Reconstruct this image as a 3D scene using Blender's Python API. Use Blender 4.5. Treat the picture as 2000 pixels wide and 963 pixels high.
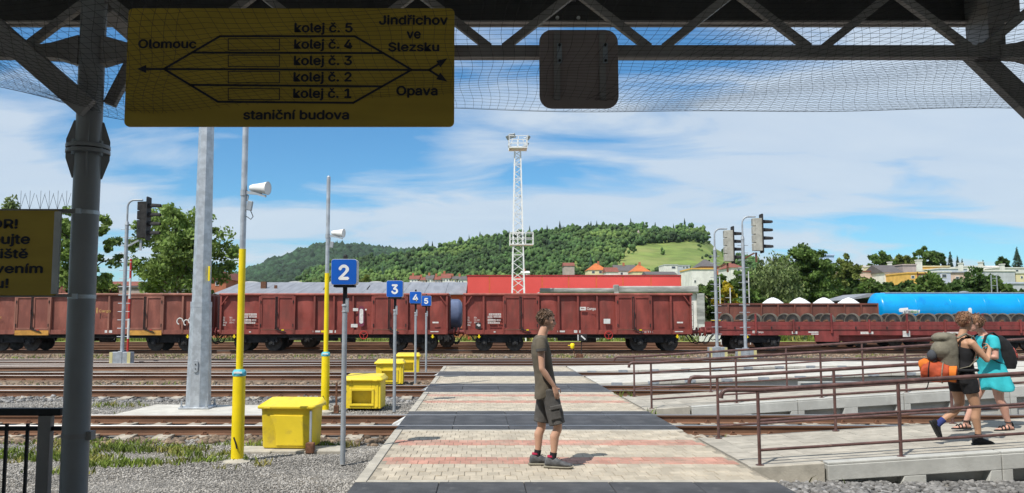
import bpy, bmesh, math, random
import numpy as np
from mathutils import Vector, Matrix, noise as mnoise

random.seed(7)
R = math.radians
scene = bpy.context.scene
for o in list(bpy.data.objects):
    bpy.data.objects.remove(o)

# ------------------------------------------------------------------ camera
CAM_H, F_PX, PITCH, PPX = 1.75, 1600.0, math.atan(0.0885), 937.0
cam_d = bpy.data.cameras.new('camera')
cam_d.sensor_width = 36.0
cam_d.lens = 36.0 * F_PX / 2000.0
cam_d.shift_x = (1000.0 - PPX) / 2000.0
cam_d.clip_start, cam_d.clip_end = 0.05, 20000
cam = bpy.data.objects.new('camera', cam_d)
scene.collection.objects.link(cam)
cam.location = (0, 0, CAM_H)
cam.rotation_euler = (math.pi / 2 + PITCH, 0, 0)
scene.camera = cam

# ------------------------------------------------------------------ sun + sky
SUN_EL, SUN_AZ = R(57), R(40.6)          # light travels towards +Y and a little +X
w = bpy.data.worlds.new('World'); scene.world = w; w.use_nodes = True
nt = w.node_tree; N = nt.nodes; L = nt.links
for n in list(N): N.remove(n)
out = N.new('ShaderNodeOutputWorld'); bg = N.new('ShaderNodeBackground')
bg.inputs['Strength'].default_value = 0.10
sky = N.new('ShaderNodeTexSky'); sky.sky_type = 'NISHITA'; sky.sun_disc = False
sky.sun_elevation = SUN_EL; sky.sun_rotation = math.pi + SUN_AZ
sky.altitude = 300; sky.air_density = 1.0; sky.dust_density = 0.35; sky.ozone_density = 2.2
tc = N.new('ShaderNodeTexCoord'); sep = N.new('ShaderNodeSeparateXYZ')
L.new(tc.outputs['Generated'], sep.inputs[0])
def wmath(op, a, b=None, clamp=False):
    m = N.new('ShaderNodeMath'); m.operation = op; m.use_clamp = clamp
    for i, x in enumerate((a, b)):
        if x is None: continue
        if isinstance(x, (int, float)): m.inputs[i].default_value = x
        else: L.new(x, m.inputs[i])
    return m.outputs[0]
zc = wmath('ADD', wmath('MAXIMUM', sep.outputs['Z'], 0.0), 0.16)
comb = N.new('ShaderNodeCombineXYZ')
L.new(wmath('DIVIDE', sep.outputs['X'], zc), comb.inputs[0])
L.new(wmath('DIVIDE', sep.outputs['Y'], zc), comb.inputs[1])
def cloud_noise(scale, loc, rot, sc, detail, rough, dist):
    mp = N.new('ShaderNodeMapping'); mp.inputs['Location'].default_value = loc
    mp.inputs['Rotation'].default_value = (0, 0, rot); mp.inputs['Scale'].default_value = sc
    L.new(comb.outputs[0], mp.inputs[0])
    t = N.new('ShaderNodeTexNoise'); t.inputs['Scale'].default_value = scale
    t.inputs['Detail'].default_value = detail; t.inputs['Roughness'].default_value = rough
    t.inputs['Distortion'].default_value = dist
    L.new(mp.outputs[0], t.inputs['Vector'])
    return t.outputs['Fac']
CLOUD_LOC = (3.1, 0.4, 0)
big = cloud_noise(0.55, CLOUD_LOC, R(14), (0.75, 1.0, 1), 3, 0.5, 0.3)
fine = cloud_noise(2.3, (0.7, 4.3, 0), R(8), (0.6, 1.1, 1), 10, 0.55, 0.5)
dens = wmath('ADD', wmath('MULTIPLY', big, 1.35), wmath('MULTIPLY', fine, 0.62))
bank = N.new('ShaderNodeVectorMath'); bank.operation = 'DISTANCE'; bank.inputs[1].default_value = (-1.75, 2.75, 0); L.new(comb.outputs[0], bank.inputs[0])
dens = wmath('ADD', dens, wmath('MULTIPLY', wmath('POWER', 2.718, wmath('MULTIPLY', wmath('POWER', bank.outputs['Value'], 2.0), -1.3)), 0.24))
ramp = N.new('ShaderNodeValToRGB')
ramp.color_ramp.elements[0].position = 0.86; ramp.color_ramp.elements[0].color = (0, 0, 0, 1)
ramp.color_ramp.elements[1].position = 1.34; ramp.color_ramp.elements[1].color = (1, 1, 1, 1)
L.new(wmath('MULTIPLY', dens, 1.0), ramp.inputs[0])
cover = wmath('MULTIPLY', ramp.outputs[0], 0.86)
ccol = N.new('ShaderNodeMixRGB')
ccol.inputs[1].default_value = (4.7, 5.8, 7.2, 1); ccol.inputs[2].default_value = (7.0, 7.6, 8.1, 1)
L.new(fine, ccol.inputs[0])
hsv = N.new('ShaderNodeHueSaturation'); hsv.inputs['Saturation'].default_value = 1.12
hsv.inputs['Value'].default_value = 1.0
L.new(sky.outputs[0], hsv.inputs['Color'])
tint = N.new('ShaderNodeMixRGB'); tint.blend_type = 'MULTIPLY'; tint.inputs[0].default_value = 1.0
tint.inputs[2].default_value = (0.62, 1.06, 1.24, 1); L.new(hsv.outputs[0], tint.inputs[1])
mixs = N.new('ShaderNodeMixRGB'); L.new(cover, mixs.inputs[0])
L.new(tint.outputs[0], mixs.inputs[1]); L.new(ccol.outputs[0], mixs.inputs[2])
L.new(mixs.outputs[0], bg.inputs['Color']); L.new(bg.outputs[0], out.inputs[0])

sun_d = bpy.data.lights.new('sun', 'SUN'); sun_d.energy = 4.6; sun_d.angle = R(0.53)
sun_d.color = (1.0, 0.955, 0.88)
sun = bpy.data.objects.new('sun', sun_d); scene.collection.objects.link(sun)
sd = Vector((math.sin(SUN_AZ) * math.cos(SUN_EL), math.cos(SUN_AZ) * math.cos(SUN_EL), -math.sin(SUN_EL)))
sun.rotation_euler = sd.to_track_quat('-Z', 'Y').to_euler(); sun.location = (-20, -25, 50)

vs = scene.view_settings
vs.view_transform = 'Standard'; vs.look = 'None'; vs.gamma = 1.0; vs.exposure = 0.15
vs.use_curve_mapping = False

# ------------------------------------------------------------------ helpers
CT, ST = math.cos(PITCH), math.sin(PITCH)
def at(px, py, Y):
    """world point that stands at distance Y in front of the camera and shows at (px, py) of the 2000 px photo"""
    a, b = (px - PPX) / F_PX, (481.5 - py) / F_PX
    dy, dz = CT - b * ST, ST + b * CT
    t = Y / dy
    return Vector((a * t, Y, CAM_H + dz * t))
def gy(py, z=0.0):
    """distance at which height z shows at row py"""
    b = (481.5 - py) / F_PX
    return (z - CAM_H) * (CT - b * ST) / (ST + b * CT)

COL = scene.collection
def link(o, parent=None):
    COL.objects.link(o)
    if parent is not None: o.parent = parent
    return o
def tag(o, label=None, cat=None, group=None, kind=None):
    if label: o['label'] = label
    if cat: o['category'] = cat
    if group: o['group'] = group
    if kind: o['kind'] = kind
    return o
def thing(name, label, cat, loc=(0, 0, 0), rz=0, group=None):
    o = bpy.data.objects.new(name, None); COL.objects.link(o)
    o.empty_display_size = 0.2
    o.location = loc; o.rotation_euler = (0, 0, rz)
    return tag(o, label, cat, group)
def dup(o, parent=None):
    c = o.copy(); COL.objects.link(c); c.parent = parent
    for ch in list(o.children): dup(ch, c)
    return c

class MB:
    def __init__(s): s.v, s.f, s.m = [], [], []
    def add(s, vs, fs, mi=0):
        n = len(s.v); s.v += [tuple(v) for v in vs]
        s.f += [tuple(i + n for i in f) for f in fs]; s.m += [mi] * len(fs); return s
    def box(s, x0, x1, y0, y1, z0, z1, mi=0):
        vs = [(x, y, z) for z in (z0, z1) for y in (y0, y1) for x in (x0, x1)]
        return s.add(vs, [(0, 2, 3, 1), (4, 5, 7, 6), (0, 1, 5, 4), (2, 6, 7, 3), (0, 4, 6, 2), (1, 3, 7, 5)], mi)
    def obox(s, c, size, M3=None, mi=0):
        n = len(s.v); hx, hy, hz = size[0] / 2, size[1] / 2, size[2] / 2
        s.box(-hx, hx, -hy, hy, -hz, hz, mi); c = Vector(c)
        for i in range(n, len(s.v)):
            p = Vector(s.v[i]); s.v[i] = tuple((M3 @ p if M3 else p) + c)
        return s
    def bar(s, p, q, w, h, mi=0, up=(0, 0, 1)):
        p, q = Vector(p), Vector(q); d = (q - p); ln = d.length; d.normalize()
        u = Vector(up); sd_ = d.cross(u)
        if sd_.length < 1e-4: sd_ = d.cross(Vector((0, 1, 0)))
        sd_.normalize(); u = sd_.cross(d)
        M3 = Matrix((d, sd_, u)).transposed()
        return s.obox((p + q) / 2, (ln, w, h), M3, mi)
    def tube(s, pts, r, n=8, mi=0, cap=True, flat=1.0, up=(0, 0, 1)):
        pts = [Vector(p) for p in pts]; k = len(pts)
        rs = r if isinstance(r, (list, tuple)) else [r] * k
        base = len(s.v); prev = None
        for i, p in enumerate(pts):
            d = (pts[min(i + 1, k - 1)] - pts[max(i - 1, 0)])
            if d.length < 1e-9: d = Vector((0, 0, 1))
            d.normalize()
            if prev is None:
                a = d.cross(Vector(up))
                if a.length < 1e-3: a = d.cross(Vector((0, 1, 0)))
                if a.length < 1e-3: a = d.cross(Vector((1, 0, 0)))
            else: a = prev - d * prev.dot(d)
            a.normalize(); prev = a; b = d.cross(a)
            for j in range(n):
                t = 2 * math.pi * j / n
                s.v.append(tuple(p + rs[i] * (a * math.cos(t) + b * math.sin(t) * flat)))
        fs = []
        for i in range(k - 1):
            for j in range(n):
                j2 = (j + 1) % n
                fs.append((base + i * n + j, base + i * n + j2, base + (i + 1) * n + j2, base + (i + 1) * n + j))
        if cap:
            fs.append(tuple(base + j for j in range(n))[::-1]); fs.append(tuple(base + (k - 1) * n + j for j in range(n)))
        s.f += fs; s.m += [mi] * len(fs); return s
    def lathe(s, prof, n=16, c=(0, 0, 0), axis='Z', mi=0, cap=True):
        base = len(s.v); c = Vector(c)
        for r, h in prof:
            for j in range(n):
                t = 2 * math.pi * j / n; a, b = r * math.cos(t), r * math.sin(t)
                p = {'Z': (a, b, h), 'X': (h, a, b), 'Y': (b, h, a)}[axis]
                s.v.append(tuple(c + Vector(p)))
        fs = []
        for i in range(len(prof) - 1):
            for j in range(n):
                j2 = (j + 1) % n
                fs.append((base + i * n + j, base + i * n + j2, base + (i + 1) * n + j2, base + (i + 1) * n + j))
        if cap:
            fs.append(tuple(base + j for j in range(n))[::-1])
            k = len(prof) - 1; fs.append(tuple(base + k * n + j for j in range(n)))
        s.f += fs; s.m += [mi] * len(fs); return s
    def prism(s, poly, a, b, axis='Y', mi=0):
        """poly: list of 2-D points; extruded along axis from a to b"""
        n = len(poly)
        def P(u, v, t): return {'Y': (u, t, v), 'X': (t, u, v), 'Z': (u, v, t)}[axis]
        vs = [P(u, v, a) for u, v in poly] + [P(u, v, b) for u, v in poly]
        fs = [tuple(range(n)), tuple(range(2 * n - 1, n - 1, -1))]
        fs += [(i, n + i, n + (i + 1) % n, (i + 1) % n) for i in range(n)]
        return s.add(vs, fs, mi)
    def ell(s, c, r, n=12, m=8, M3=None, mi=0):
        base = len(s.v); c = Vector(c)
        if not isinstance(r, (tuple, list)): r = (r, r, r)
        pts = [Vector((0, 0, -r[2]))]
        for i in range(1, m):
            ph = -math.pi / 2 + math.pi * i / m
            for j in range(n):
                t = 2 * math.pi * j / n
                pts.append(Vector((r[0] * math.cos(ph) * math.cos(t), r[1] * math.cos(ph) * math.sin(t), r[2] * math.sin(ph))))
        pts.append(Vector((0, 0, r[2])))
        s.v += [tuple((M3 @ p if M3 else p) + c) for p in pts]
        fs = []
        for j in range(n):
            fs.append((base, base + 1 + (j + 1) % n, base + 1 + j))
            fs.append((base + len(pts) - 1, base + 1 + (m - 2) * n + j, base + 1 + (m - 2) * n + (j + 1) % n))
        for i in range(m - 2):
            for j in range(n):
                j2 = (j + 1) % n; a = base + 1 + i * n
                fs.append((a + j, a + j2, a + n + j2, a + n + j))
        s.f += fs; s.m += [mi] * len(fs); return s
    def loft(s, rings, mi=0, cap=True):
        base = len(s.v); n = len(rings[0])
        for r in rings: s.v += [tuple(p) for p in r]
        fs = []
        for i in range(len(rings) - 1):
            for j in range(n):
                j2 = (j + 1) % n
                fs.append((base + i * n + j, base + i * n + j2, base + (i + 1) * n + j2, base + (i + 1) * n + j))
        if cap:
            fs.append(tuple(base + j for j in range(n))[::-1]); k = len(rings) - 1
            fs.append(tuple(base + k * n + j for j in range(n)))
        s.f += fs; s.m += [mi] * len(fs); return s
    def mesh(s, name):
        me = bpy.data.meshes.new(name); me.from_pydata(s.v, [], s.f)
        if any(s.m): me.polygons.foreach_set('material_index', s.m)
        bm = bmesh.new(); bm.from_mesh(me); bmesh.ops.recalc_face_normals(bm, faces=bm.faces); bm.to_mesh(me); bm.free()
        me.update(); return me
    def build(s, name, mats, parent=None, smooth=None, bevel=0, loc=None):
        me = s.mesh(name)
        for m in (mats if isinstance(mats, (list, tuple)) else [mats]): me.materials.append(m)
        o = bpy.data.objects.new(name, me); link(o, parent)
        if smooth:
            me.shade_smooth(); me.set_sharp_from_angle(angle=R(smooth if smooth > 1 else 40))
        if bevel:
            b = o.modifiers.new('bevel', 'BEVEL'); b.width = bevel; b.segments = 2; b.limit_method = 'ANGLE'
            b.harden_normals = False
        if loc: o.location = loc
        return o

def np_mesh(name, V, Fc, mats, parent=None, smooth=False):
    """V (n,3) float, Fc (m,k) int -> one mesh object, fast"""
    me = bpy.data.meshes.new(name); V = np.asarray(V, np.float32); Fc = np.asarray(Fc, np.int32)
    k = Fc.shape[1]
    me.vertices.add(len(V)); me.vertices.foreach_set('co', V.ravel())
    me.loops.add(Fc.size); me.loops.foreach_set('vertex_index', Fc.ravel())
    me.polygons.add(len(Fc)); me.polygons.foreach_set('loop_start', np.arange(0, Fc.size, k, dtype=np.int32))
    if smooth: me.polygons.foreach_set('use_smooth', np.ones(len(Fc), bool))
    me.update(calc_edges=True); me.validate()
    for m in (mats if isinstance(mats, (list, tuple)) else [mats]): me.materials.append(m)
    return link(bpy.data.objects.new(name, me), parent)

# ------------------------------------------------------------------ materials
def mat(name, col, rough=0.8, metal=0.0, var=0.12, vs=2.0, col2=None, lo=0.42, hi=0.62, stretch=(1, 1, 1),
        bump=0.0, bs=30.0, island=0.0, spec=0.4, transl=0.0, bdist=0.02, detail=6, world=False, col3=None, lo3=0.55, hi3=0.7, s3=8.0):
    m = bpy.data.materials.new(name); m.use_nodes = True
    t = m.node_tree; n = t.nodes; l = t.links; bs_ = n['Principled BSDF']
    bs_.inputs['Roughness'].default_value = rough; bs_.inputs['Metallic'].default_value = metal
    bs_.inputs['Specular IOR Level'].default_value = spec
    tcn = n.new('ShaderNodeTexCoord'); mp = n.new('ShaderNodeMapping'); mp.inputs['Scale'].default_value = stretch
    if world:
        g = n.new('ShaderNodeNewGeometry'); l.new(g.outputs['Position'], mp.inputs[0])
    else: l.new(tcn.outputs['Object'], mp.inputs[0])
    def noise_(scale, det=detail, rgh=0.6):
        x = n.new('ShaderNodeTexNoise'); x.inputs['Scale'].default_value = scale
        x.inputs['Detail'].default_value = det; x.inputs['Roughness'].default_value = rgh
        l.new(mp.outputs[0], x.inputs['Vector']); return x.outputs['Fac']
    c = tuple(col) + (1,)
    rp = n.new('ShaderNodeValToRGB'); e = rp.color_ramp.elements
    e[0].position, e[1].position = lo, hi
    if col2 is None:
        e[0].color = tuple(max(0, x * (1 - var)) for x in col) + (1,)
        e[1].color = tuple(min(1, x * (1 + var)) for x in col) + (1,)
    else: e[0].color = c; e[1].color = tuple(col2) + (1,)
    l.new(noise_(vs), rp.inputs[0]); co = rp.outputs[0]
    if col3 is not None:
        r3 = n.new('ShaderNodeValToRGB'); r3.color_ramp.elements[0].position = lo3; r3.color_ramp.elements[1].position = hi3
        l.new(noise_(s3), r3.inputs[0]); mx = n.new('ShaderNodeMixRGB'); l.new(r3.outputs[0], mx.inputs[0])
        l.new(co, mx.inputs[1]); mx.inputs[2].default_value = tuple(col3) + (1,); co = mx.outputs[0]
    if island:
        g = n.new('ShaderNodeNewGeometry'); hs = n.new('ShaderNodeHueSaturation')
        mr = n.new('ShaderNodeMapRange'); mr.inputs['To Min'].default_value = 1 - island; mr.inputs['To Max'].default_value = 1 + island
        oi = n.new('ShaderNodeObjectInfo'); ad = n.new('ShaderNodeMath'); ad.operation = 'ADD'; fr = n.new('ShaderNodeMath'); fr.operation = 'FRACT'
        l.new(g.outputs['Random Per Island'], ad.inputs[0]); l.new(oi.outputs['Random'], ad.inputs[1]); l.new(ad.outputs[0], fr.inputs[0]); l.new(fr.outputs[0], mr.inputs[0]); l.new(mr.outputs[0], hs.inputs['Value'])
        l.new(co, hs.inputs['Color']); co = hs.outputs[0]
    l.new(co, bs_.inputs['Base Color'])
    if bump:
        b = n.new('ShaderNodeBump'); b.inputs['Strength'].default_value = bump; b.inputs['Distance'].default_value = bdist
        l.new(noise_(bs, 5), b.inputs['Height']); l.new(b.outputs[0], bs_.inputs['Normal'])
    if transl:
        o_ = n['Material Output']; tr = n.new('ShaderNodeBsdfTranslucent'); l.new(co, tr.inputs[0])
        ms = n.new('ShaderNodeMixShader'); ms.inputs[0].default_value = transl
        l.new(bs_.outputs[0], ms.inputs[1]); l.new(tr.outputs[0], ms.inputs[2]); l.new(ms.outputs[0], o_.inputs[0])
    return m

m_gravel = mat('gravel', (0.21, 0.198, 0.18), 0.95, var=0.5, vs=26, lo=0.3, hi=0.7, bump=1.0, bs=38, bdist=0.03, world=True,
               col3=(0.20, 0.165, 0.115), lo3=0.52, hi3=0.72, s3=0.55)
m_stone_s = mat('small_stone', (0.295, 0.28, 0.258), 0.9, var=0.2, vs=3, island=0.55, world=True)
m_stone_b = mat('ballast_stone', (0.20, 0.195, 0.19), 0.9, var=0.25, vs=4, island=0.5, bump=0.4, bs=25, world=True)
m_stone_rust = mat('rusty_ballast', (0.205, 0.15, 0.105), 0.9, var=0.25, vs=4, island=0.45, world=True)
m_rail = mat('rail_rust', (0.165, 0.085, 0.05), 0.8, var=0.3, vs=1.2, stretch=(0.4, 1, 3), bump=0.15, bs=20)
m_railtop = mat('rail_head', (0.42, 0.41, 0.40), 0.32, metal=0.85, var=0.15, vs=1.0, stretch=(0.3, 6, 1))
m_rust = mat('rusty_iron', (0.15, 0.07, 0.04), 0.9, var=0.4, vs=12)
m_sleeper = mat('sleeper_concrete', (0.36, 0.32, 0.26), 0.9, var=0.25, vs=5, bump=0.3, bs=20)
m_sleeper_wood = mat('sleeper_wood', (0.11, 0.075, 0.05), 0.9, var=0.35, vs=4, stretch=(1, 0.2, 1), bump=0.4, bs=20)
m_rubber = mat('crossing_rubber', (0.062, 0.063, 0.067), 0.75, var=0.22, vs=2.2, bump=0.25, bs=60, col3=(0.10, 0.10, 0.10), lo3=0.58, hi3=0.75, s3=5)
m_paver = mat('paver_beige', (0.44, 0.385, 0.30), 0.9, var=0.12, vs=3.5, bump=0.25, bs=60, island=0.09, world=True,
              col3=(0.32, 0.28, 0.22), lo3=0.50, hi3=0.78, s3=1.1)
m_paver_red = mat('paver_red', (0.44, 0.235, 0.18), 0.9, var=0.14, vs=3.5, bump=0.25, bs=60, island=0.10, world=True,
                  col3=(0.36, 0.27, 0.21), lo3=0.46, hi3=0.72, s3=1.7)
m_joint = mat('joint_sand', (0.29, 0.255, 0.20), 0.95, var=0.2, vs=10)
m_kerb = mat('kerb_concrete', (0.41, 0.38, 0.32), 0.9, var=0.12, vs=4, bump=0.25, bs=40, col3=(0.30, 0.28, 0.24), lo3=0.56, hi3=0.75, s3=2.5)
m_block = mat('block_concrete', (0.46, 0.46, 0.43), 0.85, var=0.10, vs=2.2, bump=0.15, bs=25, col3=(0.36, 0.35, 0.32), lo3=0.52, hi3=0.75, s3=1.6)
m_slabwhite = mat('slab_concrete', (0.50, 0.48, 0.43), 0.9, var=0.10, vs=3, bump=0.2, bs=30, col3=(0.42, 0.39, 0.32), lo3=0.55, hi3=0.75, s3=2)
m_ramp = mat('ramp_paver', (0.38, 0.35, 0.295), 0.9, var=0.12, vs=4, bump=0.25, bs=60, island=0.08, world=True)
m_handrail = mat('handrail_paint', (0.115, 0.062, 0.055), 0.45, var=0.25, vs=6, bump=0.08, bs=50, col3=(0.20, 0.12, 0.10), lo3=0.6, hi3=0.72, s3=14)
m_galv = mat('galvanised', (0.50, 0.53, 0.56), 0.45, metal=0.55, var=0.14, vs=7, bump=0.05, bs=40)
m_galv_d = mat('galvanised_dull', (0.36, 0.39, 0.42), 0.6, metal=0.35, var=0.12, vs=5)
m_yellow = mat('yellow_paint', (0.84, 0.64, 0.008), 0.45, var=0.06, vs=3, bump=0.05, bs=30, col3=(0.66, 0.47, 0.02), lo3=0.6, hi3=0.8, s3=5)
m_ygrp = mat('yellow_plastic', (0.80, 0.60, 0.035), 0.42, var=0.05, vs=2, bump=0.06, bs=18, col3=(0.50, 0.36, 0.07), lo3=0.56, hi3=0.82, s3=6)
m_tape = mat('blue_tape', (0.10, 0.45, 0.55), 0.5, var=0.3, vs=25)
m_blue = mat('sign_blue', (0.010, 0.105, 0.48), 0.35, var=0.06, vs=3)
m_white = mat('white_paint', (0.78, 0.78, 0.76), 0.5, var=0.05, vs=5)
m_offwhite = mat('off_white', (0.62, 0.62, 0.60), 0.6, var=0.10, vs=5)
m_black = mat('black_paint', (0.018, 0.018, 0.019), 0.6, var=0.2, vs=6)
m_dark = mat('dark_iron', (0.022, 0.021, 0.021), 0.8, var=0.4, vs=6)
m_steel_dark = mat('canopy_steel', (0.30, 0.28, 0.265), 0.5, var=0.12, vs=3, bump=0.05, bs=40)
m_steel_fascia = mat('canopy_fascia', (0.085, 0.083, 0.082), 0.6, var=0.15, vs=2)
m_column = mat('column_paint', (0.29, 0.29, 0.29), 0.42, var=0.07, vs=2.5, bump=0.04, bs=30)
m_signyel = mat('sign_yellow', (0.50, 0.345, 0.045), 0.55, var=0.07, vs=1.5, stretch=(1, 1, 4))
m_navy = mat('sign_ink', (0.02, 0.022, 0.035), 0.6, var=0.05, vs=3)
m_signback = mat('sign_back', (0.32, 0.26, 0.24), 0.6, var=0.1, vs=3)
m_net = mat('net_cord', (0.03, 0.03, 0.032), 0.8, var=0.1, vs=3)
# ================================================================== ground
GZ = -0.19
rng = np.random.default_rng(11)
m_earth = mat('meadow_ground', (0.10, 0.13, 0.035), 0.95, var=0.3, vs=0.05, world=True, col3=(0.17, 0.17, 0.06), lo3=0.45, hi3=0.65, s3=0.3)
g = MB(); g.add([(-2400, -70, -0.30), (2400, -70, -0.30), (2400, 3200, -0.30), (-2400, 3200, -0.30)], [(0, 1, 2, 3)])
tag(g.build('ground', m_earth), kind='structure')

def heights(X, Y):
    z = GZ + 0.012 * np.sin(X * 1.9 + Y * 0.7) + 0.012 * np.sin(Y * 2.7 - X * 0.9)
    # ballast falls away between the platform ramps and the first track
    return z
nx, ny = 150, 110
xs = np.linspace(-42, 44, nx); ys = np.linspace(-6, 74, ny)
XX, YY = np.meshgrid(xs, ys); ZZ = heights(XX, YY)
idx = np.arange(nx * ny).reshape(ny, nx)
Fq = np.stack([idx[:-1, :-1], idx[:-1, 1:], idx[1:, 1:], idx[1:, :-1]], -1).reshape(-1, 4)
tag(np_mesh('railway_yard_gravel', np.stack([XX, YY, ZZ], -1).reshape(-1, 3), Fq, m_gravel, smooth=True), kind='structure')

# ------------------------------------------------------------------ loose stones (nobody could count them)
OCT_V = np.array([(1, 0, 0), (-1, 0, 0), (0, 1, 0), (0, -1, 0), (0, 0, 1), (0, 0, -1)], float)
OCT_F = np.array([(0, 2, 4), (2, 1, 4), (1, 3, 4), (3, 0, 4), (2, 0, 5), (1, 2, 5), (3, 1, 5), (0, 3, 5)])
bm = bmesh.new(); bmesh.ops.create_icosphere(bm, subdivisions=1, radius=1.0)
ICO_V = np.array([v.co[:] for v in bm.verts]); ICO_F = np.array([[v.index for v in f.verts] for f in bm.faces]); bm.free()
def blobs(PV, PF, P, S, jitter=0.3):
    """copies of a small solid at points P (n,3) with sizes S (n,3), each randomly turned"""
    n, k = len(P), len(PV)
    q = rng.normal(size=(n, 4)); q /= np.linalg.norm(q, axis=1)[:, None]
    a, b, c, d = q.T
    Rm = np.stack([np.stack([1 - 2 * (c * c + d * d), 2 * (b * c - a * d), 2 * (b * d + a * c)], -1),
                   np.stack([2 * (b * c + a * d), 1 - 2 * (b * b + d * d), 2 * (c * d - a * b)], -1),
                   np.stack([2 * (b * d - a * c), 2 * (c * d + a * b), 1 - 2 * (b * b + c * c)], -1)], 1)
    V = PV[None] * (1 + jitter * rng.uniform(-1, 1, (n, k, 1)))
    V = np.einsum('nij,nkj->nki', Rm, V) * S[:, None, :] + P[:, None, :]
    Fc = PF[None] + (np.arange(n) * k)[:, None, None]
    return V.reshape(-1, 3), Fc.reshape(-1, 3)
def stones(name, x0, x1, y0, y1, per_m2, smin, smax, material, proto='oct', clip=None, zoff=0.0):
    n = int((x1 - x0) * (y1 - y0) * per_m2)
    P = np.stack([rng.uniform(x0, x1, n), rng.uniform(y0, y1, n)], -1)
    if clip is not None: P = P[clip(P[:, 0], P[:, 1])]
    n = len(P); s = rng.uniform(smin, smax, n) ** 1.0
    z = heights(P[:, 0], P[:, 1]) + s * 0.25 + zoff
    S = np.stack([s * rng.uniform(.7, 1.2, n), s * rng.uniform(.7, 1.2, n), s * rng.uniform(.5, .85, n)], -1)
    PV, PF = (OCT_V, OCT_F) if proto == 'oct' else (ICO_V, ICO_F)
    V, Fc = blobs(PV, PF, np.column_stack([P, z]), S)
    o = np_mesh(name, V, Fc, material); tag(o, kind='stuff'); return o
stones('fine_gravel', -7.6, -1.36, 8.3, 13.5, 1500, 0.009, 0.019, m_stone_s)
stones('fine_gravel', -11, -1.36, 15.6, 20.3, 420, 0.012, 0.024, m_stone_s)
stones('ballast_gravel', 3.3, 9.5, 7.6, 9.95, 420, 0.025, 0.05, m_stone_b, 'ico')
stones('ballast_gravel', -12, -1.45, 12.85, 13.55, 120, 0.03, 0.07, m_stone_rust, 'ico')
stones('ballast_gravel', -13, 12, 15.5, 16.1, 90, 0.03, 0.06, m_stone_b, 'ico', clip=lambda x, y: (x < -1.4) | (x > 3.4))
stones('ballast_gravel', 3.3, 13, 12.35, 13.6, 180, 0.03, 0.055, m_stone_rust, 'ico')
stones('ballast_gravel', -17, 18, 19.4, 20.4, 60, 0.03, 0.07, m_stone_b, 'ico', clip=lambda x, y: (x < -1.4) | (x > 3.4))
stones('ballast_gravel', -22, 22, 22.4, 25.4, 50, 0.03, 0.08, m_stone_rust, 'ico', clip=lambda x, y: (x < -1.4) | (x > 16))
stones('ballast_gravel', -30, 30, 36.6, 44.5, 22, 0.03, 0.09, m_stone_rust, 'ico')

# ------------------------------------------------------------------ weeds and grass tufts
m_grass = mat('weed_green', (0.16, 0.22, 0.035), 0.8, var=0.4, vs=2, island=0.45, transl=0.25, world=True, col3=(0.34, 0.30, 0.09), lo3=0.5, hi3=0.62, s3=1.6)
m_weed = mat('weed_leaf', (0.13, 0.20, 0.03), 0.7, var=0.3, vs=6, island=0.4, transl=0.25)
def grass(name, spots, per, hmin, hmax, spread=None):
    V, Fc = [], []
    for (cx, cy, rx, ry) in spots:
        for _ in range(int(per * rx * ry * 3.14)):
            a, r = random.uniform(0, 6.283), math.sqrt(random.random())
            if random.random() > 1.15 - r * 0.7: continue
            x, y = cx + rx * r * math.cos(a), cy + ry * r * math.sin(a)
            if 0.5 * mnoise.noise((x * 2.2, y * 2.2, 3)) + 0.5 * mnoise.noise((x * 6, y * 6, 9)) < -0.12: continue
            h = random.uniform(hmin, hmax); t = random.uniform(0, 6.283); wd = random.uniform(.004, .009) * (1 + cy / 20)
            lx, ly = math.cos(t) * wd, math.sin(t) * wd; bx, by = random.gauss(0, .45) * h, random.gauss(0, .45) * h
            z = GZ; n = len(V)
            V += [(x - lx, y - ly, z), (x + lx, y + ly, z), (x + lx * .7 + bx * .4, y + ly * .7 + by * .4, z + h * .6), (x - lx * .7 + bx * .4, y - ly * .7 + by * .4, z + h * .6),
                  (x + bx, y + by, z + h * .95)]
            Fc += [(n, n + 1, n + 2), (n, n + 2, n + 3), (n + 3, n + 2, n + 4)]
    return tag(np_mesh(name, V, Fc, m_grass), kind='stuff')
grass('weed_patch', [(-5.6, 12.3, 1.0, .35), (-4.45, 12.35, .55, .28), (-4.75, 11.15, .85, .27), (-3.55, 11.35, .6, .22), (-6.6, 11.7, .9, .5),
                     (-5.3, 10.5, .5, .15), (-3.25, 10.75, .18, .1), (-2.9, 11.0, .15, .1), (-2.2, 12.7, .5, .12), (-3.6, 12.75, .7, .12), (-6.3, 9.6, .25, .5), (-6.2, 12.9, 1.3, .25), (-4.0, 11.9, .5, .2), (-5.6, 11.6, .7, .25)], 1150, .05, .12)
grass('weed_patch', [(-9.2, 16.9, 1.2, .45), (-6.9, 16.5, .5, .3), (-4.3, 17.0, .35, .2), (-8.2, 18.6, .8, .4), (-2.3, 18.2, .5, .2), (-4.4, 16.0, .3, .12)], 300, .05, .13)
grass('weed_patch', [(3.62, 12.42, .12, .06), (4.45, 12.45, .10, .05), (5.6, 12.42, .2, .05), (3.5, 20.2, .25, .1), (4.0, 9.75, .3, .08), (7.6, 12.45, .15, .05), (3.3, 16.0, .15, .06)], 900, .10, .32)
spots = []
for _ in range(120):
    x = random.uniform(-26, 26); y = random.uniform(38, 43.4); spots.append((x, y, random.uniform(.3, 1.2), random.uniform(.12, .4)))
for _ in range(26):
    x = random.uniform(-16, -2); y = random.uniform(23.3, 24.9); spots.append((x, y, random.uniform(.2, .5), random.uniform(.08, .2)))
grass('weed_strip', spots, 70, .07, .18)
spots = [(random.uniform(-40, 40), random.uniform(66, 73.5), random.uniform(.8, 2.6), random.uniform(.3, .8)) for _ in range(150)]
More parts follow.
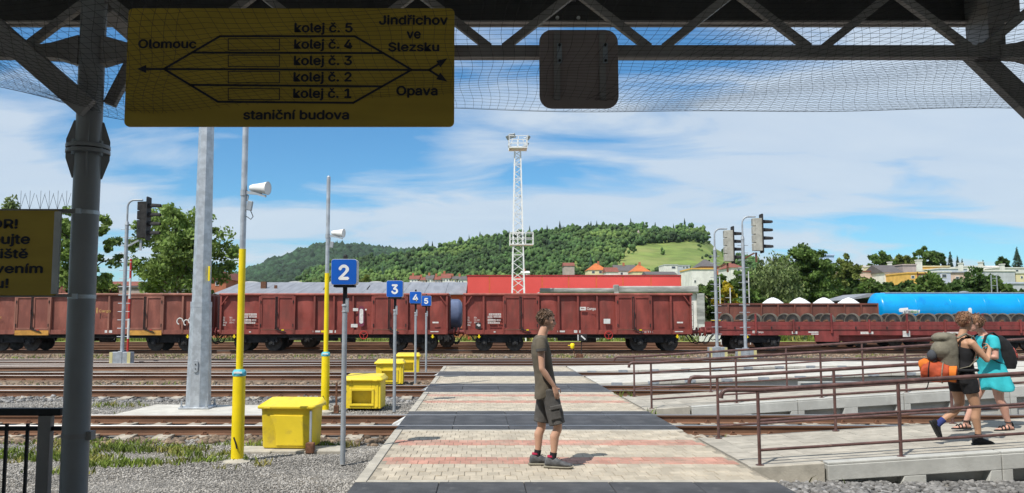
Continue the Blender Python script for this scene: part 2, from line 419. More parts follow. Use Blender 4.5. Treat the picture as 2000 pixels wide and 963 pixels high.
grass('weed_strip', [(random.uniform(-40, 34), random.uniform(71.5, 73.4), random.uniform(1.2, 3), .3) for _ in range(110)], 45, .4, .95)
g = MB(); g.add([(-80, 66, GZ + .02), (90, 66, GZ + .02), (90, 73.8, GZ + .02), (-80, 73.8, GZ + .02)], [(0, 1, 2, 3)])
tag(g.build('grass_verge', mat('verge', (0.20, 0.27, 0.05), 0.95, var=0.4, vs=0.8, world=True, col3=(0.30, 0.30, 0.10), lo3=.5, hi3=.6, s3=.4)), kind='structure')

# ================================================================== tracks
def rail_profile(z0=-0.16):
    p = [(-.062, z0), (.062, z0), (.062, z0 + .012), (.012, z0 + .03), (.009, z0 + .115), (.034, -.035), (.036, -.008), (.028, 0)]
    return p + [(-.028, 0), (-.036, -.008), (-.034, -.035), (-.009, z0 + .115), (-.012, z0 + .03), (-.062, z0 + .012)]
def make_track(cy, x0, x1, sleepers=None, clips=None, wood=False, shine=True):
    t = bpy.data.objects.new('railway_track', None); COL.objects.link(t); t.location = (0, cy, 0); tag(t, kind='structure')
    for s in (-.75, .75):
        r = MB(); pr = rail_profile(); r.prism([(u + s, v) for u, v in pr], x0, x1, 'X')
        for i, f in enumerate(r.f):
            zz = [r.v[k][2] for k in f]
            if min(zz) > -.009 and len(f) == 4: r.m[i] = 1
        r.build('rail', [m_rail, m_railtop if shine else m_rail], t)
    if sleepers:
        me = MB(); me.prism([(-1.25, -.33), (1.25, -.33), (1.25, -.175), (.9, -.145), (-.9, -.145), (-1.25, -.175)], -.13, .13, 'X')
        first = None; x = sleepers[0]
        while x < sleepers[1]:
            if not (-1.5 < x < 3.35):
                if first is None: first = me.build('sleeper', m_sleeper_wood if wood else m_sleeper, t); o = first
                else: o = first.copy(); COL.objects.link(o); o.parent = t
                o.location = (x, 0, random.uniform(-.012, .01)); o.rotation_euler = (0, 0, random.gauss(0, .008))
            x += .62
    if clips:
        me = MB(); me.box(-.05, .05, -.045, .045, -.16, -.128); me.tube([(-.03, 0, -.13), (-.02, 0, -.095), (.03, .01, -.105)], .014, 6)
        first = None
        x = clips[0]
        while x < clips[1]:
            if not (-1.4 < x < 3.25):
                for s in (-.84, .66, -.66, .84) if cy < 18 else (-.84, .66):
                    if first is None: first = me.build('rail_clip', m_rust, t); o = first
                    else: o = first.copy(); COL.objects.link(o); o.parent = t
                    o.location = (x, s, 0)
            x += .62
    return t
m_bed = mat('track_bed_stone', (0.15, 0.10, 0.068), 0.95, var=0.55, vs=14, lo=.3, hi=.7, bump=1.0, bs=20, bdist=.03, world=True, col3=(0.23, 0.19, 0.14), lo3=.5, hi3=.66, s3=1.1)
TRK = [7.35, 14.52, 21.25, 26.6, 32.05, 35.6, 46.35, 52.0, 57.5, 63.0]
make_track(TRK[0], -14, 14, sleepers=(-9, 9))
make_track(TRK[1], -20, 20, sleepers=(-10.1, 10.5), clips=(-10.1, 10.5))
make_track(TRK[2], -30, 30, sleepers=(-14.2, 13), clips=(-14.2, 13))
make_track(TRK[3], -36, 36, sleepers=(-17.3, 17), clips=(-17.3, 0), wood=True)
make_track(TRK[4], -44, 44, sleepers=(-20.2, 22), wood=True)
make_track(TRK[5], -48, 48, sleepers=(-22.4, 24), wood=True)
make_track(TRK[6], -60, 60, sleepers=(-29, 31))
for y in TRK[7:]: make_track(y, -75, 75, shine=False)
for y in TRK[3:]:
    g = MB(); g.prism([(-1.75, GZ - .1), (1.75, GZ - .1), (1.35, GZ + .045), (-1.35, GZ + .045)], -60, 60, 'X')
    o = g.build('track_bed', m_bed); o.location = (0, y, 0); tag(o, kind='structure')
# a turnout: the extra rails that thread between tracks five and six at the left
t = bpy.data.objects.new('turnout_rails', None); COL.objects.link(t); tag(t, kind='structure')
for (xa, ya, xb, yb) in ((-44, 28.6, -6, 31.35), (-44, 30.1, -6, 32.7), (-40, 33.6, 4, 34.9), (-2, 37.1, 34, 38.0)):
    d = Vector((xb - xa, yb - ya, 0)); r = MB(); r.prism(rail_profile(-.15), 0, d.length, 'X')
    for i, f in enumerate(r.f):
        if min(r.v[k][2] for k in f) > -.009 and len(f) == 4: r.m[i] = 1
    o = r.build('rail', [m_rail, m_railtop], t); o.location = (xa, ya, -.004); o.rotation_euler = (0, 0, math.atan2(d.y, d.x))

# ================================================================== crossing
CX0, CX1 = -1.35, 3.21
cross = bpy.data.objects.new('pedestrian_crossing', None); COL.objects.link(cross); tag(cross, kind='structure')
def panel_row(parent, y0, y1, n=5):
    me = MB(); wd = (CX1 - CX0) / n
    e = .006
    me.prism([(0 + .003, -.12), (wd - .003, -.12), (wd - .003, -e), (wd - .003 - e, 0), (.003 + e, 0), (.003, -e)], y0, y1, 'Y')
    first = None
    for i in range(n):
        if first is None: first = me.build('rubber_panel', m_rubber, parent); o = first
        else: o = first.copy(); COL.objects.link(o); o.parent = parent
        o.location = (CX0 + i * wd, 0, random.uniform(-.003, .003))
for c in TRK[:4]:
    h = 1.31 if c < 25 else 1.15
    panel_row(cross, c - h, c - .80); panel_row(cross, c - .69, c + .69); panel_row(cross, c + .80, c + (h if c > 8 else 1.66))
    if c > 8:
        for sx, xx in ((-1, CX0), (1, CX1)):
            for yy in (c - .45, c + .45):
                d = MB(); a, b = (xx, xx + sx * .22)
                d.add([(a, yy - .2, -.01), (a, yy + .2, -.01), (b, yy + .15, -.13), (b, yy - .15, -.13), (a, yy - .2, -.13), (a, yy + .2, -.13)],
                      [(0, 1, 2, 3), (0, 3, 4), (1, 5, 2), (4, 3, 2, 5)])
                d.build('deflector_plate', m_offwhite, cross)
# beige paver fields
RP, PW = 0.2475, 0.1305
def paver_mesh(wd, dp, h=.06, c=.004):
    me = MB(); a, b = wd / 2, dp / 2
    r0 = [(-a, -b, -h), (a, -b, -h), (a, b, -h), (-a, b, -h)]; r1 = [(-a, -b, -c), (a, -b, -c), (a, b, -c), (-a, b, -c)]
    r2 = [(-a + c, -b + c, 0), (a - c, -b + c, 0), (a - c, b - c, 0), (-a + c, b - c, 0)]
    return me.loft([r0, r1, r2])
def field(y0, y1, red_rows, rp, individual=0):
    base = MB(); base.box(CX0 + .13, CX1 - .02, y0, y1, -.2, -.007); base.build('joint_bed', m_joint, cross)
    pm = paver_mesh(PW - .006, rp - .004); firsts = {}; rest = {0: MB(), 1: MB()}
    nr = int(round((y1 - y0) / rp)); count = 0
    for r in range(nr):
        y = y0 + (r + .5) * rp; red = 1 if r in red_rows else 0
        x = CX0 + .135 + (0 if r % 2 else PW / 2) + PW / 2
        while x < CX1 - .02 - PW * .4:
            z = random.uniform(-.005, .003)
            if count < individual:
                if red not in firsts: firsts[red] = o = pm.build('paver', m_paver_red if red else m_paver, cross)
                else: o = firsts[red].copy(); COL.objects.link(o); o.parent = cross
                o.location = (x, y, z); o.rotation_euler = (random.gauss(0, .004), random.gauss(0, .004), random.gauss(0, .006)); count += 1
            else:
                rest[red].add([(v[0] + x, v[1] + y, v[2] + z) for v in pm.v], pm.f)
            x += PW
    for red in (0, 1):
        if rest[red].v: tag(rest[red].build('paver_field', m_paver_red if red else m_paver, cross), kind='stuff')
field(9.14, 13.10, (4, 5, 10, 11), RP, 297)
field(15.95, 19.83, (6, 7, 12, 13), .2425)
field(22.68, 25.38, (), .27); field(27.82, 30.7, (), .288)
for (y0, y1) in ((9.02, 13.21), (15.83, 19.94), (22.58, 25.45), (27.76, 30.78)):
    n = max(1, int((y1 - y0) / 1.0)); st = (y1 - y0) / n
    for i in range(n):                                       # edging stones on the left side
        k = MB(); k.box(CX0, CX0 + .125, y0 + i * st + .004, y0 + (i + 1) * st - .004, -.25, .004); k.build('edging_stone', m_kerb, cross, bevel=.008)
    for yy in (y0, y1 - .11):
        n2 = 5; s2 = (CX1 - CX0 - .13) / n2
        for i in range(n2):
            k = MB(); k.box(CX0 + .131 + i * s2, CX0 + .127 + (i + 1) * s2, yy, yy + .11, -.2, .002); k.build('edging_stone', m_kerb, cross, bevel=.006)

# ================================================================== ramps to the island platforms
def zr(x, s=.0625, x0=3.4, top=.5): return max(0.0, min(top, (x - x0) * s))
def ramp(y0, y1, label_kerb, nblocks, xend=16.0):
    rp = bpy.data.objects.new('platform_ramp', None); COL.objects.link(rp); tag(rp, kind='structure')
    # fill under the paving
    b = MB(); xsn = [3.22, 3.4, 11.4, xend]
    b.prism([(3.22, -.4)] + [(x, zr(x) - .03) for x in xsn] + [(xend, -.4)], y0 + .17, y1 - .05, 'Y'); b.build('joint_bed', m_joint, rp)
    # ramp paving in courses of slabs
    sw, sd_ = .30, .2; V = MB(); x = 3.225; r = 0
    while x < xend - .1:
        y = y0 + .175 + (0 if r % 2 else -sd_ / 2)
        while y < y1 - .06:
            ya, yb = max(y, y0 + .175) + .002, min(y + sd_, y1 - .055) - .002
            if yb - ya > .03:
                za, zb = zr(x), zr(x + sw); j = random.uniform(-.002, .002)
                V.add([(x + .002, ya, za - .05), (x + sw - .002, ya, zb - .05), (x + sw - .002, yb, zb - .05), (x + .002, yb, za - .05),
                       (x + .002, ya, za + j), (x + sw - .002, ya, zb + j), (x + sw - .002, yb, zb + j), (x + .002, yb, za + j)],
                      [(0, 3, 2, 1), (4, 5, 6, 7), (0, 1, 5, 4), (1, 2, 6, 5), (2, 3, 7, 6), (3, 0, 4, 7)])
            y += sd_
        x += sw; r += 1
    tag(V.build('paving_slabs', m_ramp, rp), kind='stuff')
    # plain concrete kerb where the ramp leaves the crossing
    k = MB(); k.prism([(3.225, -.35), (3.225, .002), (3.4, .004), (4.1, zr(4.1) + .004), (4.1, -.35)], y0 + .02, y0 + .17, 'Y'); k.build('kerb', m_kerb, rp, bevel=.01)
    # edge blocks with drainage slots
    BL = 2.07
    for i in range(nblocks):
        xa = 4.13 + i * BL; xb = xa + BL - .012; t0, t1 = zr(xa) + .006, zr(xb) + .006
        m = MB()
        def zl(x, d): return t0 + (t1 - t0) * (x - xa) / (xb - xa) - d
        # top part, three feet, recessed back
        m.prism([(xa, zl(xa, .21)), (xb, zl(xb, .21)), (xb, zl(xb, .03)), (xa, zl(xa, .03))], y0, y0 + .17, 'Y')
        m.prism([(xa + .005, zl(xa, .03)), (xb - .005, zl(xb, .03)), (xb - .005, zl(xb, 0)), (xa + .005, zl(xa, 0))], y0 + .012, y0 + .169, 'Y')
        for (u0, u1, u2) in ((0, .12, .12), (.90, 1.16, 1.16), (1.93, BL - .012, BL - .012)):
            s_ = .10 if u0 > 0 else 0
            m.prism([(xa + u0 - s_ * .0, zl(xa + u0, .21) + .001), (xa + u0 - s_, -.42), (xa + u1, -.42), (xa + u1, zl(xa + u1, .21) + .001)], y0 + .001, y0 + .169, 'Y')
        m.prism([(xa + .01, -.42), (xb - .01, -.42), (xb - .01, zl(xb, .2)), (xa + .01, zl(xa, .2))], y0 + .13, y0 + .168, 'Y')
        m.build('edge_block', m_block, rp, bevel=.008)
    # rear edge strip
    k = MB(); k.prism([(3.225, -.35)] + [(x, zr(x) + .004) for x in xsn] + [(xend, -.35)], y1 - .05, y1, 'Y'); k.build('rear_kerb', m_kerb, rp)
    return rp
ramp(9.9, 12.3, '', 4, 12.2)
ramp(16.15, 18.75, '', 5, 14.2)

def slab_ramp(y0, y1, s, top, xend, pitch):
    rp = bpy.data.objects.new('low_platform', None); COL.objects.link(rp); tag(rp, kind='structure')
    x = 3.23; i = 0
    z = lambda x: zr(x, s, 3.3, top)
    while x < xend:
        xb = x + pitch - .008; m = MB()
        m.prism([(x, z(x) - .075), (xb, z(xb) - .075), (xb, z(xb) + .004), (x, z(x) + .004)], y0, y1, 'Y'); m.build('concrete_slab', m_slabwhite, rp, bevel=.008)
        if i % 2 == 1 or pitch < 1.2:
            k = MB(); xm = x + pitch * .5; zz = z(xm)
            k.box(xm - .15, xm + .15, y0 - .012, y0 + .01, zz - .07, zz + .012)
            k.box(xm - .12, xm - .07, y0 - .02, y0 - .011, zz - .055, zz - .02); k.box(xm + .07, xm + .12, y0 - .02, y0 - .011, zz - .055, zz - .02)
            k.build('steel_bracket', m_galv_d, rp)
        x += pitch; i += 1
    f = MB(); f.prism([(3.23, -.3), (3.23, -.08)] + [(xx, z(xx) - .08) for xx in (3.4, 6, 10, 14)] + [(xend, z(xend) - .08), (xend, -.3)], y0 + .12, y1 - .05, 'Y')
    f.build('support_wall', m_block, rp)
slab_ramp(22.55, 25.35, .036, .29, 18.5, 1.0)
slab_ramp(27.75, 30.7, .024, .18, 22, 1.05)
# perforated concrete end wall seen between the second and the third ramp
hb = MB(); hb.box(7.4, 14.5, 19.1, 19.28, -.3, .30); hb_o = hb.build('retaining_wall', m_block, bevel=.01)
tag(hb_o, 'low grey concrete retaining wall with round drain holes behind the second ramp', 'wall')
k = MB()
for i in range(7): k.lathe([(.035, -.005), (.035, .004)], 12, (7.75 + i * .85, 19.096, .14), 'Y')
k.build('drain_holes', m_black, hb_o)

# ------------------------------------------------------------------ handrails
def railing(y, xs_, hook, label, last_down=True, end=None):
    r = thing('handrail', label, 'handrail', (xs_[0], y, zr(xs_[0])), group=None)
    X0, Z0 = xs_[0], zr(xs_[0])
    for x in xs_:
        p = MB(); p.tube([(x - X0, 0, zr(x) - Z0 - .02), (x - X0, 0, zr(x) - Z0 + .875)], .021, 10); p.lathe([(.05, 0), (.05, .012)], 12, (x - X0, 0, zr(x) - Z0)); p.build('post', m_handrail, r, smooth=40)
    xe = end or xs_[-1]
    def line(h, xa, xb, rad, hooked, nm):
        pts = []
        if hooked:
            pts += [(xa - X0 - .015, 0, h - .10), (xa - X0 - .01, 0, h - .05), (xa - X0 + .02, 0, h - .012), (xa - X0 + .07, 0, h)]
        else: pts.append((xa - X0, 0, h + zr(xa) - Z0))
        for x in (3.4, 11.4):
            if xa + .1 < x < xb: pts.append((x - X0, 0, h + zr(x) - Z0))
        pts.append((xb - X0, 0, h + zr(xb) - Z0))
        if hooked and end: pts += [(xb - X0 + .06, 0, h + zr(xb) - Z0 - .02), (xb - X0 + .09, 0, h + zr(xb) - Z0 - .09)]
        m = MB(); m.tube(pts, rad, 10); m.build(nm, m_handrail, r, smooth=50)
    line(.895, hook, xe + (.35 if end is None else 0), .027, True, 'top_rail'); line(.53, X0, xe, .018, False, 'middle_rail'); line(.18, X0, xe, .018, False, 'lower_rail')
    return r
railing(10.02, [3.36 + 1.70 * i for i in range(5)], 2.93, 'brown tubular handrail along the front edge of the first ramp, beside the gravel')
railing(12.2, [3.50 + 1.72 * i for i in range(5)], 3.10, 'brown tubular handrail along the rear edge of the first ramp, behind the two walkers')
railing(16.27, [3.37 + 1.67 * i for i in range(6)], 2.95, 'brown tubular handrail along the front edge of the second ramp')
railing(18.65, [3.48 + 1.72 * i for i in range(5)], 3.05, 'brown tubular handrail along the rear edge of the second ramp', end=10.75)
# ================================================================== lettering
_txt = {}
FONT = None
try:                                                     # Blender's own bundled interface font; the built-in one otherwise
    import os
    fp = os.path.join(bpy.utils.system_resource('DATAFILES', path='fonts'), 'Inter.woff2')
    FONT = bpy.data.fonts.load(fp)
except Exception: FONT = None
def text_verts(s, bold=0.0):
    key = (s, bold)
    if key not in _txt:
        cu = bpy.data.curves.new('t', 'FONT'); cu.body = s
        if FONT: cu.font = FONT
        cu.size = 1.0; cu.resolution_u = 3
        ob = bpy.data.objects.new('t', cu); COL.objects.link(ob)
        dg = bpy.context.evaluated_depsgraph_get(); me = bpy.data.meshes.new_from_object(ob.evaluated_get(dg))
        V0 = [v.co.copy() for v in me.vertices]; F0 = [tuple(p.vertices) for p in me.polygons]; V, Fc = [], []
        # strokes are thickened by laying copies of the letter a hair apart, each a touch in front of the last
        for k, (dx, dy) in enumerate(((0, 0), (bold, 0), (-bold, 0), (0, bold), (0, -bold)) if bold else ((0, 0),)):
            n = len(V); V += [Vector((v.x + dx, v.y + dy, k * .0002)) for v in V0]; Fc += [tuple(i + n for i in f) for f in F0]
        bpy.data.objects.remove(ob); bpy.data.curves.remove(cu); bpy.data.meshes.remove(me)
        _txt[key] = (V, Fc)
    return _txt[key]
def lettering(parent, s, x0, x1, zbase, zcap, y, material, bold=0.012, name='lettering', mi=0, capref='H'):
    """letters that fill x0..x1 and stand from zbase to the cap height zcap, facing -Y, in the parent's space"""
    V, Fc = text_verts(s, bold); Hv, _ = text_verts(capref, bold)
    a, b = min(v.x for v in V), max(v.x for v in V); ch = max(v.y for v in Hv)
    sx, sz = (x1 - x0) / (b - a), (zcap - zbase) / ch
    # one object for each word: faces whose gaps are small belong together
    spans = sorted((min(V[i].x for i in f), max(V[i].x for i in f), f) for f in Fc)
    words, cur, right = [], [], None
    for lo_, hi_, f in spans:
        if right is not None and lo_ - right > .17: words.append(cur); cur = []
        cur.append(f); right = hi_ if right is None or lo_ - right > .17 else max(right, hi_)
    words.append(cur); o_ = None
    for fs in words:
        used = sorted({i for f in fs for i in f}); ix = {k: n for n, k in enumerate(used)}
        me = bpy.data.meshes.new(name)
        me.from_pydata([(x0 + (V[k].x - a) * sx, y - V[k].z, zbase + V[k].y * sz) for k in used], [], [tuple(ix[i] for i in f) for f in fs]); me.materials.append(material)
        bm_ = bmesh.new(); bm_.from_mesh(me)             # every face looks at -Y
        for f in bm_.faces:
            f.normal_update()
            if f.normal.y > 0: f.normal_flip()
        bm_.to_mesh(me); bm_.free()
        o_ = link(bpy.data.objects.new(name, me), parent)
    return o_

def rrect(x0, x1, z0, z1, r, n=5):
    p = []
    for cx, cz, a0 in ((x1 - r, z1 - r, 0), (x0 + r, z1 - r, 90), (x0 + r, z0 + r, 180), (x1 - r, z0 + r, 270)):
        for i in range(n + 1):
            a = R(a0 + 90 * i / n); p.append((cx + r * math.cos(a), cz + r * math.sin(a)))
    return p

# ================================================================== platform canopy
CY = 5.0
LX, RX = at(158, 623, CY).x, at(2085, 623, CY).x
def canopy_column(x, label):
    c = thing('canopy_column', label, 'column', (x, CY, -.3))
    z0 = .3
    s = MB(); s.tube([(0, 0, 0), (0, 0, 2.77 + z0)], .078, 32); s.build('shaft', m_column, c, smooth=40)
    s = MB(); s.tube([(0, 0, 2.80 + z0), (0, 0, 4.2 + z0)], .0765, 32); s.build('upper_shaft', m_column, c, smooth=40)
    s = MB()
    for dz in (0, .032): s.lathe([(.128, 2.765 + dz + z0), (.128, 2.79 + dz + z0)], 28)
    fl = s.build('flange', m_column, c, smooth=40, bevel=.003)
    for k in range(4):
        a = R(22 + 90 * k); ca, sa = math.cos(a), math.sin(a)
        g_ = MB()
        for s_ in (1, -1):
            zb = (2.822 if s_ > 0 else 2.764) + z0
            poly = [(.072, zb), (.124, zb), (.124, zb + s_ * .03), (.085, zb + s_ * .15), (.072, zb + s_ * .15)]
            n0 = len(g_.v); g_.prism(poly, -.006, .006, 'Y')
            for i in range(n0, len(g_.v)):
                u, v, zz = g_.v[i]; g_.v[i] = (u * ca - v * sa, u * sa + v * ca, zz)
        g_.build('gusset', m_column, fl)
        b = MB(); ab = a + R(45); b.lathe([(.013, 2.745 + z0), (.013, 2.84 + z0)], 6, (.108 * math.cos(ab), .108 * math.sin(ab), 0)); b.build('bolt', m_galv_d, fl)
    for zz in (2.40, 1.885):
        s = MB(); s.lathe([(.0805, zz + z0 - .012), (.0805, zz + z0 + .012)], 32, cap=False); s.box(-.014, .014, -.097, -.076, zz + z0 - .016, zz + z0 + .016); s.build('clamp_band', m_galv, c, smooth=40)
    s = MB(); s.lathe([(.081, 1.04 + z0), (.081, 1.07 + z0)], 32, cap=False); s.box(.07, .105, -.03, .03, 1.03 + z0, 1.08 + z0); s.build('clamp_band', m_steel_dark, c, smooth=40)
    return c
col_l = canopy_column(LX, 'round grey steel canopy column with bolted flange beside the yellow direction board')
col_r = canopy_column(RX, 'round grey steel canopy column at the far end of the roof truss')
# truss
zch = at(1400, 103, CY).z; ztop = zch + .40
tr = thing('roof_truss', 'dark steel lattice truss carrying the platform canopy between its columns', 'truss', (0, CY, zch))
m = MB(); m.box(-7, 7, -.038, .038, -.038, .038); m.build('bottom_chord', m_steel_dark, tr, bevel=.004)
m = MB(); m.box(-7, 7, -.04, .04, .40 - .04, .40 + .04); m.build('top_chord', m_steel_dark, tr)
x0n = at(970, 103, CY).x
n0 = []
for k in range(-6, 6):
    xb = x0n + k * (at(1282, 103, CY).x - x0n); hp = .5 * (at(1282, 103, CY).x - x0n)
    for s in (-1, 1):
        d = MB(); d.bar((xb + s * .045, 0, .03), (xb + s * (hp - .03), 0, .37), .05, .046, up=(0, 1, 0)); d.build('diagonal', m_steel_dark, tr, bevel=.003)
# plates that tie the chord to each column
for xc in (LX, RX):
    for s in (-1, 1):
        g_ = MB(); g_.prism([(xc + s * .07, -.085), (xc + s * .20, -.045), (xc + s * .34, -.036), (xc + s * .34, .036), (xc + s * .24, .05), (xc + s * .07, .10)], -.045, .045, 'Y'); g_.build('tie_plate', m_steel_dark, tr)
# big corner braces
def brace(p, q, wd, label, nm='corner_brace'):
    p, q = Vector(p), Vector(q); m = MB(); m.bar((0, 0, 0), q - p, wd, wd * .62, up=(0, 1, 0))
    o = m.build(nm, m_steel_dark, None, bevel=.006); o.location = p; tag(o, label, 'brace'); return o
p1 = at(172, 212, 4.86); p2 = at(-75, -2, 4.7)
brace(p1, p2, .125, 'thick dark steel brace rising from the canopy column towards the roof, away from the board')
p1 = at(214, 205, 5.05); p2 = at(300, 40, 5.12)
brace(p1, p2, .075, 'thin dark steel brace rising from the canopy column behind the yellow board')
p1 = at(1895, 98, 5.1); p2 = at(2060, 255, 5.0)
brace(p1, p2, .125, 'thick dark steel brace slanting down from the truss towards the far column')
p1 = at(205, 20, 5.2); p2 = at(262, 72, 5.6)
brace(p1, p2, .09, 'short dark steel strut behind the canopy column near its top')
# roof with fascia
FY = 6.02
zf = at(1400, 49, FY).z
rf = thing('canopy_roof', 'dark platform canopy roof with a deep steel fascia along its edge', 'roof', (0, FY, zf))
xe = at(1946, 25, FY).x
m = MB(); m.box(-9, xe, -.012, .012, .012, .45); m.build('fascia', m_steel_fascia, rf)
m = MB(); m.box(-9, xe, -.07, -.012, 0, .012); m.box(-9, xe, .012, .05, 0, .012); m.build('fascia_lip', m_steel_dark, rf)
m = MB(); m.add([(-14, -9.6, .67), (14, -9.6, .67), (14, .1, .46), (-14, .1, .46), (-14, -9.6, .73), (14, -9.6, .73), (14, .1, .52), (-14, .1, .52)],
                [(0, 3, 2, 1), (4, 5, 6, 7), (0, 1, 5, 4), (2, 3, 7, 6), (1, 2, 6, 5), (0, 4, 7, 3)]); m.build('roof_sheet', m_steel_fascia, rf)
for i in range(7):
    m = MB(); y = -.9 - i * 1.3; m.box(-13, 13, y - .04, y + .04, .40 - y * .022, .50 - y * .022); m.build('purlin', m_steel_dark, rf)
for px in (1912, 1112, 480):
    xx = at(px, 45, FY - .1).x; m = MB(); m.box(xx - .055, xx + .055, -.9, -.06, .16, .36) if px != 1912 else m.box(xx - .06, xx + .06, -.30, -.03, -.30, .4); m.build('bracket', m_steel_dark, rf)
for px in (1088, 1129):
    m = MB(); m.lathe([(.014, -.03), (.014, -.0125)], 10, (at(px, 37, FY).x, 0, at(px, 37, FY).z - zf), 'Y'); m.build('bolt_head', m_white, rf)
m = MB(); m.bar((xe + .02, -.05, .45), (xe + .5, -.3, .1), .10, .10); m.bar((xe + .08, 0, .0), (xe + .08, 0, .45), .12, .12, up=(0, 1, 0)); m.build('end_bracket', m_steel_dark, rf)

# ------------------------------------------------------------------ bird net: a nearly level net under the roof
NZ = at(1500, 211, CY).z
V, Fc = [], []
def net_z(x, y):
    sag = -.012 * math.sin(x * 2.1 + y) - .01 * math.sin(y * 5.0 + x * 3.3)
    if x < -1.2:                                   # slack and hanging over towards the column, then drawn up at the far left
        u = -1.2 - x; sag += -.09 * math.exp(-((u - .75) / .5) ** 2) + .42 * max(0, (u - 1.2)) ** 1.0 * .55
    return NZ + sag
def net_cord(pts, r):
    n = len(V)
    for p in pts:
        V.extend([(p[0], p[1], p[2] + r), (p[0] + r * .87, p[1] + .3 * r, p[2] - r * .5), (p[0] - r * .87, p[1] - .3 * r, p[2] - r * .5)])
    for i in range(len(pts) - 1):
        for j in range(3):
            a, b = n + i * 3 + j, n + i * 3 + (j + 1) % 3
            Fc.append((a, b, b + 3, a + 3))
NX0, NX1, NY0, NY1 = -3.6, 4.4, 1.9, 5.06
y = NY0
while y < NY1 + .001:
    pts = []; x = NX0
    while x <= NX1 + .01:
        yy = y + .012 * math.sin(x * 4 + y * 9); pts.append((x, yy, net_z(x, yy) + .006 * mnoise.noise((x * 3, y * 7, 0)))); x += .1
    net_cord(pts, .0009); y += .058
x = NX0
while x < NX1:
    sh = .0 if x < 1.1 else min(.55, (x - 1.1) * .55)          # the mesh is pulled askew towards the far end
    pts = []; y = NY0
    while y <= NY1 + .001:
        xx = x + sh * (y - 4.2) + .012 * math.sin(y * 8 + x * 5); pts.append((xx, y, net_z(xx, y))); y += .105
    net_cord(pts, .0009)
    if x > .9 or x < -1.6:
        pts = []; y = NY0
        while y <= NY1 + .001:
            xx = x - (.45 + sh) * (y - 4.2) + .012 * math.sin(y * 7 + x * 4); pts.append((xx, y, net_z(xx, y) - .004)); y += .105
        net_cord(pts, .0009)
    x += .053
net_cord([(NX0 + .1 * i, NY1 + .004, net_z(NX0 + .1 * i, NY1)) for i in range(int((NX1 - NX0) / .1) + 1)], .0022)
no = np_mesh('bird_net', V, Fc, m_net); tag(no, 'fine black bird netting stretched level beneath the canopy truss', 'net')

# ------------------------------------------------------------------ yellow direction board
BY = 4.78
o0 = at(568, 247, BY); sgn = thing('direction_board', 'large yellow track diagram board hanging from the truss, arrows and town names', 'sign', o0)
def bl(px, py): q = at(px, py, BY) - o0; return q.x, q.z
def board_plate(parent, px0, px1, py0, py1, rad, y0, y1, matl, nm='panel', bev=.002):
    (x0, z1), (x1, z0) = bl(px0, py0), bl(px1, py1); m = MB(); m.prism(rrect(x0, x1, z0, z1, rad), y0, y1, 'Y'); return m.build(nm, matl, parent, bevel=bev)
board_plate(sgn, 251, 887, 16, 247, .03, 0, .02, m_signyel)
board_plate(sgn, 262, 876, 22, 240, .03, .021, .03, m_signback, 'back_plate')
def stroke(pts, wpx, nm='track_line'):
    q = [bl(*p) for p in pts]; wd = wpx * BY / 1600; m = MB()
    for (a, b), (c, d) in zip(q[:-1], q[1:]):
        dx, dz = c - a, d - b; ln = math.hypot(dx, dz); ux, uz = dx / ln * wd / 2, dz / ln * wd / 2
        m.add([(a - uz - ux * .6, -.0025, b + ux - uz * .6), (c - uz + ux * .6, -.0025, d + ux + uz * .6), (c + uz + ux * .6, -.0025, d - ux + uz * .6), (a + uz - ux * .6, -.0025, b - ux - uz * .6)], [(0, 3, 2, 1)])
    return m.build(nm, m_navy, sgn)
stroke([(322, 134), (430, 71), (693, 71), (803, 136)], 4.3); stroke([(375, 103), (748, 104)], 4.3)
stroke([(275, 135), (838, 137)], 4.3); stroke([(370, 166), (747, 169)], 4.3); stroke([(322, 136), (426, 199), (690, 201), (803, 137)], 4.3)
stroke([(838, 137), (868, 118)], 4.3); stroke([(838, 137), (868, 156)], 4.3)
for (a, b, c) in (((268, 135), (286, 127), (286, 143)), ((874, 114), (852, 119), (860, 132)), ((874, 160), (852, 155), (860, 142))):
    m = MB(); m.add([(bl(*p)[0], -.003, bl(*p)[1]) for p in (a, b, c)], [(0, 1, 2)]); m.build('arrow_head', m_navy, sgn)
for k, y in enumerate((76, 108, 140, 173)):
    stroke([(446, y), (546, y), (546, y + 22), (446, y + 22), (446, y)], 1.8, 'empty_box')
def sign_text(s, x0, x1, yb, yc, bold=.027):
    (a, zb), (b, _), (_, zc) = bl(x0, yb), bl(x1, yb), bl(x0, yc); lettering(sgn, s, a, b, zb, zc, -.003, m_navy, bold)
sign_text('Olomouc', 270, 384, 94, 77); sign_text('staniční budova', 475, 682, 233, 215)
for k, y in enumerate((63, 95, 127, 159, 191)): sign_text('kolej č. %d' % (5 - k), 575 - k * .6, 689 - k * .6, y, y - 18)
sign_text('Jindřichov', 740, 875, 48, 30); sign_text('ve', 794, 822, 75, 57); sign_text('Slezsku', 758, 858, 100, 83); sign_text('Opava', 774, 855, 186, 168)
for px in (330, 800):
    (x, z), (_, z1) = bl(px, 100), bl(px, 92); m = MB(); m.box(x - .02, x + .02, .031, .19, z1 - .015, z1 + .015); m.box(x - .025, x + .025, .031, .05, z - .2, z + .2); m.build('hanger', m_steel_dark, sgn)

